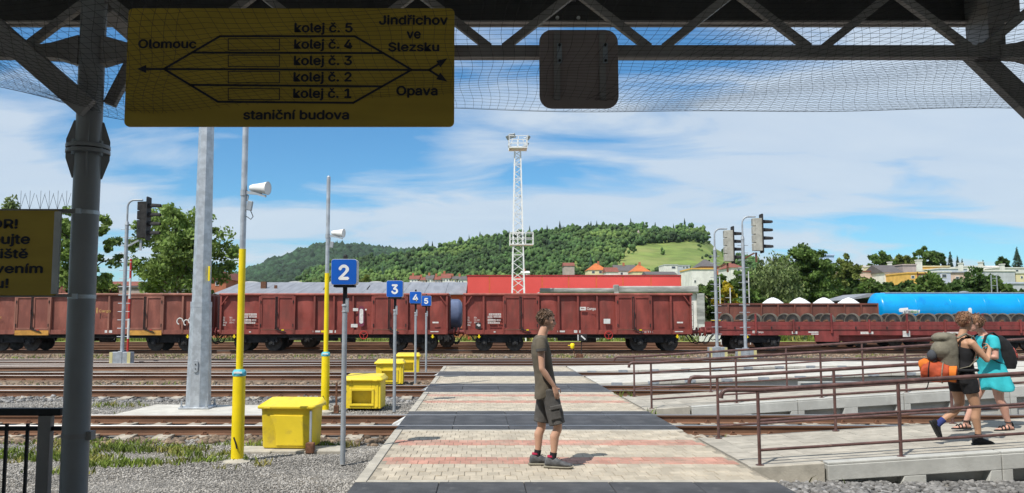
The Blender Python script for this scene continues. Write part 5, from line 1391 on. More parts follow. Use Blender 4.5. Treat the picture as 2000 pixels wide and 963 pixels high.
# ------------------------------------------------------------------ single trees
m_bark = mat('bark', (0.075, 0.058, 0.042), .9, var=.3, vs=6, bump=.5, bs=14)
m_bark_b = mat('birch_bark', (0.42, 0.40, 0.36), .85, var=.35, vs=5, stretch=(1, 1, 3))
def leafmat(nm, c, tr=.42, isl=.42): return mat(nm, c, .6, var=.3, vs=.5, island=isl, transl=tr, spec=.3)
m_leaf = {'maple': leafmat('leaf_fresh', (0.21, 0.30, 0.075)), 'dark': leafmat('leaf_dark', (0.085, 0.15, 0.038)), 'birch': leafmat('leaf_birch', (0.18, 0.235, 0.085)),
          'mid': leafmat('leaf_mid', (0.125, 0.20, 0.045)), 'yellow': leafmat('leaf_yellow', (0.42, 0.33, 0.02)), 'olive': leafmat('leaf_olive', (0.20, 0.24, 0.06)), 'pine': leafmat('needle', (0.022, 0.050, 0.026), .1)}
def tree(label, px, py_top, py_base, wpx, Y, kind='mid', leaves=3500, clumps=70, lsize=None, name='leafy_tree', zb=None, droop=0.0, seed=0, gap=.0):
    rn = random.Random(seed * 77 + int(px)); base = at(px, py_base, Y); H = at(px, py_top, Y).z - base.z; W = wpx * Y / 1600
    if zb is not None: H += base.z - zb; base.z = zb
    t = thing(name, label, 'tree', base); lsize = lsize or .0030 * Y
    c0 = .26 * H; cen = []
    for _ in range(clumps * 4):
        if len(cen) >= clumps: break
        a, u = rn.uniform(0, 6.283), rn.random() ** .45
        v = rn.uniform(-1, 1); rad = math.sqrt(max(0, 1 - v * v)) * u
        prof = 1.0 if v < .1 else 1 - .35 * v
        x, y, z = rad * math.cos(a) * W / 2 * prof, rad * math.sin(a) * W / 2 * prof, c0 + (H - c0) * (v * u * .5 + .5)
        if mnoise.noise((x * .35 + px, y * .35, z * .45 + seed)) < -.22 + gap: continue
        cen.append((x, y, z))
    rr = max(.09 * W, .05 * H)
    C = np.array(cen); n = leaves; g_ = np.random.default_rng(int(px) + seed)
    ci = g_.integers(0, len(C), n); sc = g_.uniform(.6, 1.25, len(C))
    off = g_.normal(size=(n, 3)); off /= np.linalg.norm(off, axis=1)[:, None]; off *= (g_.random(n) ** .5)[:, None] * rr * sc[ci][:, None]
    off[:, 2] *= .75; Pp = C[ci] + off; Pp[:, 2] -= droop * g_.random(n) * H * .16
    u = g_.normal(size=(n, 3)); u /= np.linalg.norm(u, axis=1)[:, None]; v_ = np.cross(u, g_.normal(size=(n, 3))); v_ /= np.linalg.norm(v_, axis=1)[:, None]
    if droop: u[:, 2] -= 1.2 * droop; u /= np.linalg.norm(u, axis=1)[:, None]
    s = lsize * g_.uniform(.6, 1.3, n)[:, None]
    V = np.stack([Pp - u * s, Pp + v_ * s * .6, Pp + u * s, Pp - v_ * s * .6], 1).reshape(-1, 3)
    np_mesh('crown', V, np.arange(4 * n).reshape(-1, 4), m_leaf[kind], t)
    m = MB(); r0 = max(.018 * H, .06); top = Vector((rn.uniform(-.04, .04) * H, rn.uniform(-.04, .04) * H, H * .78))
    m.tube([(0, 0, -.4), (0, 0, .02 * H), top * .35 + Vector((.01 * H, 0, 0)), top * .7, top], [r0 * 1.4, r0, r0 * .8, r0 * .5, r0 * .12], 8)
    m.build('trunk', m_bark_b if kind == 'birch' else m_bark, t, smooth=50)
    for k in range(min(len(cen), 16)):
        c = Vector(cen[k * max(1, len(cen) // 16)]); st = top * max(.25, min(.95, (c.z * .72) / top.z)); md = st.lerp(c, .5) + Vector((0, 0, .04 * H))
        m = MB(); m.tube([st, md, c], [r0 * .42, r0 * .28, r0 * .08], 6); m.build('limb', m_bark_b if kind == 'birch' else m_bark, t)
    return t
tree('large open-crowned green tree behind the black light signal', 352, 388, 585, 215, 72, 'maple', 15000, 190, .20, zb=-.25, seed=2, gap=-.03)
tree('green tree partly hidden by the canopy column and warning board', 158, 392, 585, 140, 74, 'maple', 8000, 110, .23, zb=-.25, seed=5, gap=-.1)
tree('pale drooping birch top showing above the warning board', 5, 374, 590, 85, 66, 'birch', 3500, 50, .2, zb=-.25, droop=.6, seed=4)
tree('small light green tree beside the brown roof left of the signal', 205, 528, 585, 60, 88, 'olive', 1800, 30, zb=-.25, seed=3)
tree('low dark bush below the warning board', 122, 535, 590, 70, 80, 'dark', 1800, 30, zb=-.25, seed=3)
tree('round bright green tree behind the long grey roof', 712, 536, 575, 48, 130, 'olive', 1500, 30, zb=0, seed=6)
tree('grey-green drooping willow behind the taller grey signal', 1512, 492, 610, 135, 84, 'birch', 9500, 130, .20, zb=-.25, droop=1.0, seed=7, gap=-.25)
tree('tall bushy green tree between the willow and the pale blue tower', 1576, 480, 610, 135, 88, 'mid', 11000, 150, .22, zb=-.25, seed=8, gap=-.2)
tree('green tree in front of the pale blue tower block', 1618, 556, 610, 60, 80, 'mid', 2200, 36, zb=-.25, seed=9)
tree('leafy tree to one side of the pale blue tower block', 1652, 499, 600, 90, 105, 'olive', 6000, 90, zb=0, seed=10, gap=-.2)
tree('dark green tree behind the slimmer signal mast', 1440, 524, 610, 100, 82, 'mid', 6000, 90, zb=-.25, seed=11, gap=-.2)
tree('green tree beside the concrete shed end', 1384, 545, 615, 74, 79, 'mid', 4500, 80, .2, zb=-.25, seed=12, gap=-.2)
tree('yellow flowering shrub behind the shorter grey signal', 1417, 546, 600, 46, 76, 'yellow', 1500, 26, zb=.8, seed=13, name='flowering_shrub')
hz = [(1470, 545, 60, 'mid'), (1545, 556, 70, 'dark'), (1662, 545, 66, 'dark'), (1702, 545, 60, 'mid'), (1738, 552, 72, 'dark'), (1772, 545, 60, 'dark'), (1822, 535, 90, 'mid'), (1868, 548, 70, 'dark'), (1910, 526, 92, 'dark'), (1950, 548, 64, 'mid'), (1985, 562, 60, 'dark')]
hl = ['mid-green tree behind the two grey signals', 'dark tree behind the white heaps', 'dark tree beneath the peach terrace roofs', 'green tree beside the orange brick house', 'dark wide tree beneath the slate-roofed house',
      'dark tree beneath the ochre house', 'broad mid-green tree beneath the lavender terrace house', 'dark tree beneath the pink terrace house', 'tall dark tree in front of the white terrace block', 'mid-green tree beside the steel ladder mast', 'low dark tree in front of the grey-blue hall']
for i, (px, yt, wd, kd) in enumerate(hz): tree(hl[i], px, yt, 592, wd * 1.3, 98 + 3 * (i % 3), kd, 4600, 75, .27, zb=-.1, seed=20 + i, gap=-.25)
up = [(1722, 492, 58, 'mid', 'bushy tree above the peach terrace roofs'), (1764, 497, 60, 'olive', 'round tree above the slate-roofed house'), (1806, 483, 52, 'mid', 'tall tree above the ochre house'), (1832, 487, 30, 'dark', 'slender tree beside the tall tree above the ochre house'),
      (1960, 502, 26, 'dark', 'dark tree above the white terrace block'), (1350, 540, 40, 'mid', 'green tree behind the red hall end')]
for i, (px, yt, wd, kd, lb) in enumerate(up): tree(lb, px, yt, 545, wd, 215, kd, 1500, 34, .62, zb=None, seed=40 + i)
def spruce(label, px, yt, yb, wpx, Y):
    b = at(px, yb, Y); H = at(px, yt, Y).z - b.z; W = wpx * Y / 1600; t = thing('spruce_tree', label, 'tree', b); V = []; Fq_ = []; rn = random.Random(int(px))
    for k in range(700):
        f = rn.random() ** .7; z = H * (1 - f) + .06 * H * rn.uniform(-1, 1); a = rn.uniform(0, 6.283); r_ = W / 2 * f * rn.uniform(.35, 1.05); x, y = r_ * math.cos(a), r_ * math.sin(a); s = .05 * H * rn.uniform(.6, 1.2); n = len(V)
        V += [(x, y, z + s * .5), (x + s * math.cos(a), y + s * math.sin(a), z - s * .45), (x - s * .5 * math.sin(a), y + s * .5 * math.cos(a), z - s * .1), (x + s * .5 * math.sin(a), y - s * .5 * math.cos(a), z - s * .1)]; Fq_ += [(n, n + 2, n + 1), (n, n + 1, n + 3)]
    np_mesh('crown', V, Fq_, m_leaf['pine'], t); m = MB(); m.tube([(0, 0, -1), (0, 0, H * .96)], [.02 * H, .004 * H], 7); m.build('trunk', m_bark, t)
for px, yt, wd, lb in ((1845, 503, 14, 'small dark spruce beside the tallest spruce above the terraces'), (1858, 493, 16, 'tallest dark spruce above the lavender terrace house'), (1872, 502, 14, 'narrow dark spruce above the pink terrace house'), (1881, 507, 12, 'smallest dark spruce above the pink terrace house'),
                       (1922, 509, 16, 'lone dark spruce behind the white terrace roofs'), (1989, 486, 30, 'broad tall dark spruce above the cream house')): spruce(lb, px, yt, 545, wd, 215)

# ================================================================== buildings
m_pane = mat('window_glass', (0.05, 0.06, 0.075), .12, var=.3, vs=2, spec=.8)
def mcol(nm, c, r=.85, v=.1): return mat(nm, c, r, var=v, vs=.8, bump=.05, bs=6)
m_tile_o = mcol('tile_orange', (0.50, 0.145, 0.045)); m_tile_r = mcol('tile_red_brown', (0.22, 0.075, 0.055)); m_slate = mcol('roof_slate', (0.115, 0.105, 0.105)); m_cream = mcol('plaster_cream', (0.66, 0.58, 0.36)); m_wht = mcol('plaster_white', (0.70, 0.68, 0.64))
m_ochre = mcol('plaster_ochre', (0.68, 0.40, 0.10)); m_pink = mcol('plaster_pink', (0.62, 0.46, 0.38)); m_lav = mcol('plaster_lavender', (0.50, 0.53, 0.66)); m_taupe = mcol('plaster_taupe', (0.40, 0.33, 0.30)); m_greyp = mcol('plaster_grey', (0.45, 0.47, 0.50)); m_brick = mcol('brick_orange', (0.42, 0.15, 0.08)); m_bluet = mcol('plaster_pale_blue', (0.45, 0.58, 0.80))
m_roofgrey = mat('sheet_roof', (0.24, 0.25, 0.275), .6, var=.12, vs=.6, stretch=(3, .4, 1))
def house(label, px0, px1, pyt, pyb, Y, wall, roof=None, rtop=None, kind='flat', depth=8, wins=(), nm='house', chimney=None, zb=None, eave=.25):
    a, b = at(px0, pyb, Y), at(px1, pyb, Y); x0, x1 = a.x, b.x; zt = at(px0, pyt, Y).z; z0 = a.z if zb is None else zb; W = x1 - x0
    h = thing(nm, label, 'house', ((x0 + x1) / 2, Y, z0)); Hh = zt - z0
    m = MB(); m.box(-W / 2, W / 2, 0, depth, -2.5, Hh); m.build('wall', wall, h)
    def wz(py): return at(px0, py, Y).z - z0
    def wx(px): return at(px, pyb, Y).x - (x0 + x1) / 2
    if kind == 'flat':
        m = MB(); m.box(-W / 2 - .12, W / 2 + .12, -.15, depth + .1, Hh, Hh + .22); m.build('roof', roof or m_offwhite, h)
    else:
        rt = wz(rtop); m = MB(); e = eave
        if kind == 'gable_x': vs_ = [(-W / 2 - e, -e, Hh - .05), (W / 2 + e, -e, Hh - .05), (W / 2 + e, depth + e, Hh - .05), (-W / 2 - e, depth + e, Hh - .05), (-W / 2 - e, depth / 2, rt), (W / 2 + e, depth / 2, rt)]; fs = [(0, 1, 5, 4), (2, 3, 4, 5), (1, 2, 5), (3, 0, 4), (0, 3, 2, 1)]
        elif kind == 'gable_y': vs_ = [(-W / 2 - e, -e, Hh - .05), (W / 2 + e, -e, Hh - .05), (W / 2 + e, depth + e, Hh - .05), (-W / 2 - e, depth + e, Hh - .05), (0, -e, rt), (0, depth + e, rt)]; fs = [(0, 4, 5, 3), (1, 2, 5, 4), (0, 1, 4), (2, 3, 5), (0, 3, 2, 1)]
        else: k_ = min(W, depth) * .45; vs_ = [(-W / 2 - e, -e, Hh - .05), (W / 2 + e, -e, Hh - .05), (W / 2 + e, depth + e, Hh - .05), (-W / 2 - e, depth + e, Hh - .05), (-W / 2 + k_, depth / 2, rt), (W / 2 - k_, depth / 2, rt)]; fs = [(0, 1, 5, 4), (2, 3, 4, 5), (1, 2, 5), (3, 0, 4), (0, 3, 2, 1)]
        m.add(vs_, fs); rf_ = m.build('roof', roof, h)
        if chimney:
            m = MB(); cx = wx(chimney); m.box(cx - .35, cx + .35, depth * .4, depth * .4 + .7, rt - 1.0, rt + .8); m.build('chimney', m_brick, rf_)
    for (wa, wb, wc, wd_) in wins:
        xa, xb, za, zb_ = wx(wa), wx(wb), wz(wd_), wz(wc); m = MB(); m.box(xa, xb, -.06, -.003, za, zb_); f_ = m.build('window', m_offwhite, h)
        e = min(.09, (xb - xa) * .15); m = MB(); m.box(xa + e, xb - e, -.075, -.061, za + e, zb_ - e); m.build('pane', m_pane, f_)
    return h
# red cladding hall
rh = thing('red_hall', 'long flat-roofed hall clad in bright red panels behind the wagons', 'building', (at(912, 575, 80).x, 80, -.25))
XL = at(1330, 575, 80).x - at(912, 575, 80).x; HT = at(1000, 537, 80).z + .25
m_redclad = mat('red_cladding', (0.68, 0.085, 0.072), .5, var=.04, vs=.4); m_redseam = mat('orange_seam', (0.62, 0.13, 0.04), .5)
m = MB(); m.box(.05, XL - .05, .06, 26, 0, HT - .05); m.build('core', m_redclad, rh)
ed = [912, 956, 1007, 1059, 1111, 1165, 1217, 1272, 1330]
for a, b in zip(ed[:-1], ed[1:]):
    xa, xb = at(a, 575, 80).x - rh.location.x, at(b, 575, 80).x - rh.location.x; m = MB(); m.box(xa + .06, xb - .06, 0, .058, .4, HT - .12); m.build('panel', m_redclad, rh)
    m = MB(); m.box(xb - .055, xb + .055, .012, .057, .4, HT - .12); m.build('seam_strip', m_redseam, rh)
m = MB(); m.box(-.05, XL + .05, -.05, 26.05, HT - .115, HT); m.build('roof_edge', mat('dark_red_trim', (.32, .03, .03), .5), rh)
# concrete shed in front of it with a heavy grey eave
sx0, sx1 = at(1055, 575, 74).x, at(1362, 575, 74).x
sh = thing('concrete_shed', 'low concrete shed with thick weathered grey eave beside the red hall', 'building', (sx0, 74, -.25))
zt = at(1200, 563, 74).z + .25; xm = at(1203, 570, 74).x - sx0; zt2 = at(1300, 559, 74).z + .25
m_wthr = mat('weathered_concrete', (0.33, 0.33, 0.31), .9, var=.3, vs=1.2, stretch=(.4, 1, 2), bump=.2, bs=8)
m = MB(); m.prism(rrect(-.4, .5, zt - .42, zt, .15), 0, xm - .1, 'X'); m.build('eave', m_wthr, sh); m = MB(); m.prism(rrect(-.4, .6, zt2 - .62, zt2, .16), xm + .1, sx1 - sx0, 'X'); m.build('eave', m_wthr, sh)
m = MB(); m.box(xm - .22, xm + .22, -.45, .3, zt - .6, zt2 + .12); m.build('joint_box', m_wthr, sh, bevel=.08)
m = MB(); m.box(0, sx1 - sx0 - .1, .0, 4.5, 0, zt - .3); m.build('wall', m_wht, sh)
for i in range(6):
    m = MB(); xx = xm + .7 + i * 1.05; m.box(xx, xx + .55, -.05, -.002, zt2 - 1.1, zt2 - .64); m.build('window', m_pane, sh)
m = MB(); m.box(sx1 - sx0 - .1, sx1 - sx0 + .55, -.3, 4, 0, zt2 - .65); m.build('end_wall', m_wthr, sh)
# long grey hall with barrel skylights
gx0, gx1 = at(418, 575, 86).x, at(911, 575, 86).x
gh = thing('grey_hall', 'long workshop with pale grey sheet roof and barrel skylights behind the wagons', 'building', (gx0, 86, -.25)); GL = gx1 - gx0
ze, zrg = at(600, 574, 86).z + .25, at(600, 553, 96).z + .25
m = MB(); m.box(0, GL, 0, 20, 0, ze - .1); m.build('wall', m_brick, gh)
for i in range(12):
    xa, xb = GL * i / 12, GL * (i + 1) / 12 - .03; m = MB(); m.add([(xa, -.5, ze - .1), (xb, -.5, ze - .1), (xb, 10, zrg), (xa, 10, zrg), (xa, -.5, ze), (xb, -.5, ze), (xb, 10, zrg + .1), (xa, 10, zrg + .1)], [(0, 3, 2, 1), (4, 5, 6, 7), (0, 1, 5, 4), (2, 3, 7, 6), (1, 2, 6, 5), (0, 4, 7, 3)]); m.build('roof_sheet', m_roofgrey, gh)
m = MB(); m.add([(0, 10.05, zrg), (GL, 10.05, zrg), (GL, 20.5, ze), (0, 20.5, ze)], [(0, 1, 2, 3)]); m.build('rear_roof', m_roofgrey, gh)
for px in (497, 582, 660, 738, 815, 880):
    xx = at(px, 553, 98).x - gx0; rr = 16 * 98 / 1600; m = MB(); pol = [(xx + rr * 1.0 * math.cos(R(a)), zrg - .05 + rr * .30 * math.sin(R(a))) for a in range(0, 181, 15)]; m.prism(pol, 10.4, 16, 'Y'); m.build('skylight', m_offwhite, gh, smooth=40)
for px, wd, c in ((514, 10, m_rust), (538, 5, m_rust)):
    xx = at(px, 560, 90).x - gx0; m = MB(); w_ = wd * 90 / 3200; m.box(xx - w_, xx + w_, 4, 4 + 2 * w_, ze, at(px, 550 if wd > 6 else 557, 90).z + .25); m.build('chimney', c, gh)
for px in (632, 716):
    xx = at(px, 565, 90).x - gx0; m = MB(); m.bar((xx, 3.0, ze + .3), (xx + .5, 3.0, ze + 1.0), .08, .1); m.build('vent_strut', m_dark, gh)
m = MB(); m.box(at(455, 570, 82).x - gx0, at(537, 570, 82).x - gx0, -3.6, -.6, ze - .3, ze - .05); m.build('porch_roof', m_roofgrey, gh)
# small places at the left
house('low brown gabled shed beside the black signal', 193, 250, 566, 580, 90, m_tile_r, m_tile_r, 547, 'gable_x', 7, zb=-.25, nm='shed')
house('flat dark-roofed shed left of the lighting mast', 232, 290, 562, 580, 84, m_taupe, m_slate, nm='shed', zb=-.25)
house('white house behind the large open tree', 285, 345, 552, 580, 110, m_wht, m_tile_r, 541, 'gable_x', 8, wins=((296, 304, 556, 564), (318, 326, 556, 564)), zb=0)
house('orange brick house corner between the large tree and the lighting mast', 412, 441, 545, 580, 100, m_brick, m_tile_r, 528, 'gable_y', 8, wins=((420, 427, 550, 558),), zb=0)
house('brown shed showing beneath the warning board', 96, 142, 550, 585, 84, m_tile_r, m_slate, 538, 'gable_x', 7, zb=-.25, nm='shed')
# village under the wooded hill
house('cream house with bright orange hipped roof below the wood', 1149, 1186, 527, 548, 300, m_cream, m_tile_o, 513, 'hip', 9, wins=((1156, 1162, 529, 534), (1170, 1176, 529, 534)), chimney=1172)
house('house with dark red-brown roof beside the cream house', 1184, 1208, 531, 548, 290, m_wht, m_tile_r, 521, 'gable_x', 8)
house('house with wide grey slate roof between two orange roofs', 1202, 1244, 529, 548, 296, m_wht, m_slate, 516, 'gable_x', 9, wins=((1212, 1217, 532, 537),), chimney=1222)
house('pale house with pointed orange roof near the meadow', 1236, 1270, 530, 548, 285, m_cream, m_tile_o, 515, 'hip', 9, chimney=1254)
house('brown roof half hidden among trees below the wood', 1102, 1122, 519, 530, 330, m_taupe, m_tile_r, 512, 'gable_x', 7)
house('long low house with dark roof behind the red hall', 1264, 1322, 536, 552, 240, m_cream, m_slate, 529, 'gable_x', 8)
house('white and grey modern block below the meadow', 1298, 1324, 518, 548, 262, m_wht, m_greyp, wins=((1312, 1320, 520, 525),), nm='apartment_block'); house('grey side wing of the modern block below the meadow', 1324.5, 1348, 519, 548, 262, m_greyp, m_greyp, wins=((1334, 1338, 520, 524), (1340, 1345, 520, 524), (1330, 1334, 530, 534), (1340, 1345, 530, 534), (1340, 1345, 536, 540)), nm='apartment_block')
house('white plain house standing beside the yellow flowering shrub', 1352, 1396, 526, 575, 140, m_wht, m_ochre, wins=((1356, 1360, 547, 552),), zb=0)
house('house with dark hipped roof behind the shorter signal', 1370, 1404, 520, 530, 200, m_brick, m_slate, 504, 'hip', 9); house('house with rust-red roof between the two signals', 1428, 1452, 522, 545, 170, m_wht, m_tile_r, 510, 'hip', 9, wins=((1440, 1446, 525, 531),))
vill = [(800, 818, 545, 537, m_wht, m_tile_r), (816, 834, 547, 540, m_pink, m_tile_r), (832, 846, 544, 536, m_wht, m_slate), (846, 864, 546, 538, m_taupe, m_tile_r), (862, 880, 543, 533, m_wht, m_tile_r), (878, 894, 545, 538, m_cream, m_slate), (892, 912, 546, 538, m_wht, m_slate), (1020, 1034, 533, 528, m_wht, m_wht)]
vl = ['red-roofed cottage at the edge of the village nearest the numeral three sign', 'pink cottage with red-brown roof in the village row', 'white cottage with steep slate roof in the village row', 'taupe cottage with red-brown roof in the village row',
      'tallest white cottage with red-brown roof in the village row', 'cream cottage with slate roof in the village row', 'white cottage with slate roof next to the red hall', 'white cottage beside the lattice tower behind the red hall']
for (a, b, e_, r_, c1, c2), lb in zip(vill, vl): house(lb, a, b, e_, 558, 280, c1, c2, r_, 'gable_x', 8, wins=((a + 4, a + 7, e_ + 2, e_ + 6), (a + 10, a + 13, e_ + 2, e_ + 6)), chimney=a + 5)
# terraces on the right
T = [('flat peach terrace house with rosy parapet above the dark trees', 1656, 1712, 531, 556, 165, m_pink, m_tile_r, (), 'flat', None), ('cream flat-roofed terrace house set back behind the peach one', 1700, 1748, 521, 545, 185, m_cream, m_offwhite, (), 'flat', None),
     ('beige flat terrace house set back with low chimney', 1660, 1706, 521, 545, 188, m_wht, m_pink, (), 'flat', None),
     ('white house with broad slate roof and wide window', 1728, 1764, 532, 556, 160, m_wht, m_slate, ((1732, 1747, 535, 545), (1754, 1760, 535, 543)), 'gable_x', 515),
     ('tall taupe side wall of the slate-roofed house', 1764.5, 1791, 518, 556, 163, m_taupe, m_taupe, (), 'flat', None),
     ('ochre terrace house with small square window', 1773, 1792, 534, 560, 152, m_ochre, m_ochre, ((1780, 1787, 538, 544),), 'flat', None), ('brown balcony bay of the ochre terrace house', 1792.5, 1812, 534, 560, 152, m_tile_r, m_ochre, ((1794, 1799, 541, 548), (1801, 1811, 537, 544)), 'flat', None),
     ('lavender terrace house with wide dark window', 1812.5, 1858, 532, 560, 152, m_lav, m_offwhite, ((1815, 1826, 537, 543), (1840, 1850, 535, 543)), 'flat', None), ('pink terrace house with dark roof edge', 1858.5, 1902, 534, 560, 154, m_pink, m_slate, ((1867, 1874, 540, 548),), 'flat', None),
     ('yellow flat-roofed house set back behind the lavender one', 1800, 1856, 521, 545, 188, m_ochre, m_cream, (), 'flat', None), ('pale lavender house set back behind the pink one', 1838, 1890, 525, 548, 178, m_lav, m_wht, (), 'flat', None),
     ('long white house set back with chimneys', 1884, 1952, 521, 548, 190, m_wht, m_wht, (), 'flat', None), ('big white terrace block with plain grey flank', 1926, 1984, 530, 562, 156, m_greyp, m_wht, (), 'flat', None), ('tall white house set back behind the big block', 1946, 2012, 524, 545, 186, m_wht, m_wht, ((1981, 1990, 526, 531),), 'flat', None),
     ('cream house with small window beside the white block', 1986, 2030, 534, 562, 156, m_cream, m_offwhite, ((1994, 1999, 539, 544),), 'flat', None)]
for (lb, a, b, t_, bo_, Y, c1, c2, wn, kd, rt) in T: house(lb, a, b, t_, bo_, Y, c1, c2, rt, kd, 9, wn)
house('small orange brick house with curved grey roof among trees', 1676, 1704, 546, 590, 112, m_brick, m_slate, 533, 'hip', 8, wins=((1688, 1699, 550, 557),))
house('grey-blue low hall behind the tank wagon', 1942, 2060, 554, 590, 120, m_greyp, m_lav, zb=0, nm='hall')
for px, yt, lb in ((1797, 509, 'white'), (1740, 513, 'cream'), (1879, 515, 'beige'), (1918, 513, 'pink'), (1960, 517, 'pale')):
    q = at(px, 530, 176); m = MB(); w_ = .32 if px != 1797 else .55; m.box(-w_, w_, 0, .8, 0, at(px, yt, 176).z - q.z); m.box(-w_ - .1, w_ + .1, -.1, .9, at(px, yt, 176).z - q.z, at(px, yt, 176).z - q.z + .2); o = m.build('chimney_stack', m_wht); o.location = q; tag(o, lb + ' rendered chimney stack rising from the terrace roofs', 'chimney')
bt = house('pale blue tower block with a row of small windows near its top', 1608, 1633, 499, 600, 118, m_bluet, m_bluet, wins=[(1612.5 + 3.6 * i, 1615 + 3.6 * i, 507, 513) for i in range(4)], nm='tower_block', depth=6, zb=0)
# platform shed roof behind the tank wagon
q0, q1 = at(1652, 578, 68), at(2080, 578, 68); zs_ = at(1700, 573, 68).z
sr = thing('open_shed', 'open shed with long flat pale roof edge behind the blue tank', 'shed', (q0.x, 68, -.25)); Ls = q1.x - q0.x
m = MB(); m.prism([(0, zs_ - .35), (0, zs_ - .28), (2.0, zs_ + .25), (Ls, zs_ + .25), (Ls, zs_ + .0), (2.2, zs_ - .02)], 0, 5, 'Y'); m.build('roof', m_roofgrey, sr)
for i in range(7):
    m = MB(); xx = .4 + i * Ls / 7; m.box(xx, xx + .2, .3, .5, 0, zs_ - .1); m.build('post', m_dark, sr)
m = MB(); m.box(.2, Ls, 4.6, 4.8, 0, zs_ - .1); m.build('rear_wall', m_dark, sr)
# low white wall with signs behind the wagon gap
q = at(1366, 640, 70); m = MB(); m.box(0, 1.9, 0, .2, 0, 1.5); o = m.build('white_fence', m_offwhite); o.location = (q.x, 70, -.2); tag(o, 'low white board fence beyond the gap before the flat wagon', 'fence')
q = at(1372, 600, 79); m = MB(); m.box(0, 1.6, 0, .3, 0, 4.4); o = m.build('ochre_gate_pier', m_cream); o.location = (q.x, 79, -.2); tag(o, 'cream pier at the end of the concrete shed', 'pier')
# red machine between low wagon and tank
q = at(1688, 625, 56); rm = thing('red_machine', 'small bright red machine between the rusty low wagon and the blue tank', 'machine', (q.x, 56, .2))
m = MB(); m.box(-.1, .7, -.4, .4, .3, 1.9); m.box(.1, .5, -.3, .3, 1.9, 2.3); m.build('body', m_redw, rm, bevel=.05); m = MB(); m.box(-.05, .65, -.45, .45, 0, .3); m.build('base', m_dark, rm)
# ------------------------------------------------------------------ lattice light tower
TY = 72.; tb = at(1012, 572, TY); ht = at(1012, 290, TY).z
tw = thing('lattice_tower', 'tall white lattice light tower with two platforms and floodlights in front of the red hall', 'tower', (tb.x, TY, -.25))
def tw_w(z): return .62 - (.62 - .26) * (z / ht)
for sx in (-1, 1):
    for sy in (-1, 1):
        m = MB(); m.bar((sx * tw_w(0), sy * tw_w(0), 0), (sx * tw_w(ht), sy * tw_w(ht), ht), .10, .10, up=(0, 1, 0)); m.build('leg', m_white, tw)
z = .6; k = 0; m = MB()
while z < ht - .4:
    dz = 1.45 * tw_w(z); a, b = tw_w(z), tw_w(z + dz); s = 1 if k % 2 else -1
    for f in range(4):
        def P(u, ww, zz): return {0: (u * ww, -ww, zz), 1: (ww, u * ww, zz), 2: (-u * ww, ww, zz), 3: (-ww, -u * ww, zz)}[f]
        m.bar(P(s, a, z), P(-s, b, z + dz), .055, .055, up=(0, 1, .2))
        if k % 3 == 0: m.bar(P(-1, a, z), P(1, a, z), .05, .05, up=(0, 0, 1) if f % 2 == 0 else (0, 0, 1))
    z += dz; k += 1
tag(m.build('bracing', m_white, tw), kind='stuff')
def deck(z, x0, x1, y0, y1, nm, rows=3):
    m = MB(); m.box(x0, x1, y0, y1, z, z + .08); pf = m.build(nm, m_white, tw)
    for zz in [z + .08 + 1.0 * (i + 1) / rows for i in range(rows)]:
        for (p, q_) in (((x0, y0), (x1, y0)), ((x1, y0), (x1, y1)), ((x1, y1), (x0, y1)), ((x0, y1), (x0, y0))):
            r_ = MB(); r_.bar((p[0], p[1], zz), (q_[0], q_[1], zz), .05, .05); r_.build('rail', m_white, pf)
    n = max(2, int((x1 - x0) / .55))
    for i in range(n + 1):
        for yy in (y0, y1):
            r_ = MB(); xx = x0 + (x1 - x0) * i / n; r_.bar((xx, yy, z), (xx, yy, z + 1.08), .05, .05, up=(0, 1, 0)); r_.build('stanchion', m_white, pf)
zm_ = at(1012, 479, TY).z + .25; deck(zm_, at(996, 470, TY).x - tb.x, at(1041, 470, TY).x - tb.x, -.6, .6, 'lower_platform', 2)
zt_ = at(1012, 292, TY).z + .25; deck(zt_, at(994, 290, TY).x - tb.x, at(1029, 290, TY).x - tb.x, -.75, .75, 'top_platform', 3)
for (px, py, tx, ty_) in ((993, 270, -1, -.4), (1000, 268, -.5, -.8), (1031, 270, 1, -.3), (996, 288, -1, .1), (1027, 282, .9, .6)):
    q_ = at(px, py, TY) - Vector((tb.x, TY, -.25)); m = MB(); d = Vector((tx, ty_, -.75)).normalized(); u = Vector((0, 0, 1)); sdv = d.cross(u).normalized(); uu = sdv.cross(d)
    m.obox((q_.x, 0 + ty_ * .7, q_.z), (.16, .62, .42), Matrix((d, sdv, uu)).transposed()); fl2 = m.build('floodlight', m_galv_d, tw, bevel=.03)
    m = MB(); m.bar((q_.x, ty_ * .7, q_.z), (q_.x * .6, ty_ * .5, zt_ + 1.05), .05, .05); m.build('floodlight_arm', m_white, tw)
# lattice ladder mast near the right-hand trees
q = at(1943, 578, 84); zt = at(1943, 537, 84).z + .25; lm = thing('ladder_mast', 'slim grey steel ladder mast in front of the trees behind the tank', 'mast', (q.x, 84, -.25))
for s in (-.28, .28):
    m = MB(); m.bar((s * 1.3, 0, 0), (s, 0, zt), .08, .08, up=(0, 1, 0)); m.build('leg', m_galv_d, lm)
for i in range(9):
    m = MB(); zz = zt * (i + .5) / 9; m.bar((-.33, 0, zz), (.33, 0, zz), .05, .05); m.build('rung', m_galv_d, lm)
# small chapel ruin on the hill
q = hill_pt(R_CREST, RY0, RY1, 562, 1247, .82); q = at(1247, 468, q.y); m = MB(); m.box(-1.2, 1.2, -1.2, 1.2, -3, 3.2); m.box(-.6, .6, -.6, .6, 3.2, 5.6); m.add([(-.7, -.7, 5.6), (.7, -.7, 5.6), (.7, .7, 5.6), (-.7, .7, 5.6), (0, 0, 7)], [(0, 1, 4), (1, 2, 4), (2, 3, 4), (3, 0, 4), (0, 3, 2, 1)])
o = m.build('hill_monument', m_taupe); o.location = q; tag(o, 'small pale stone monument among trees above the meadow', 'monument')
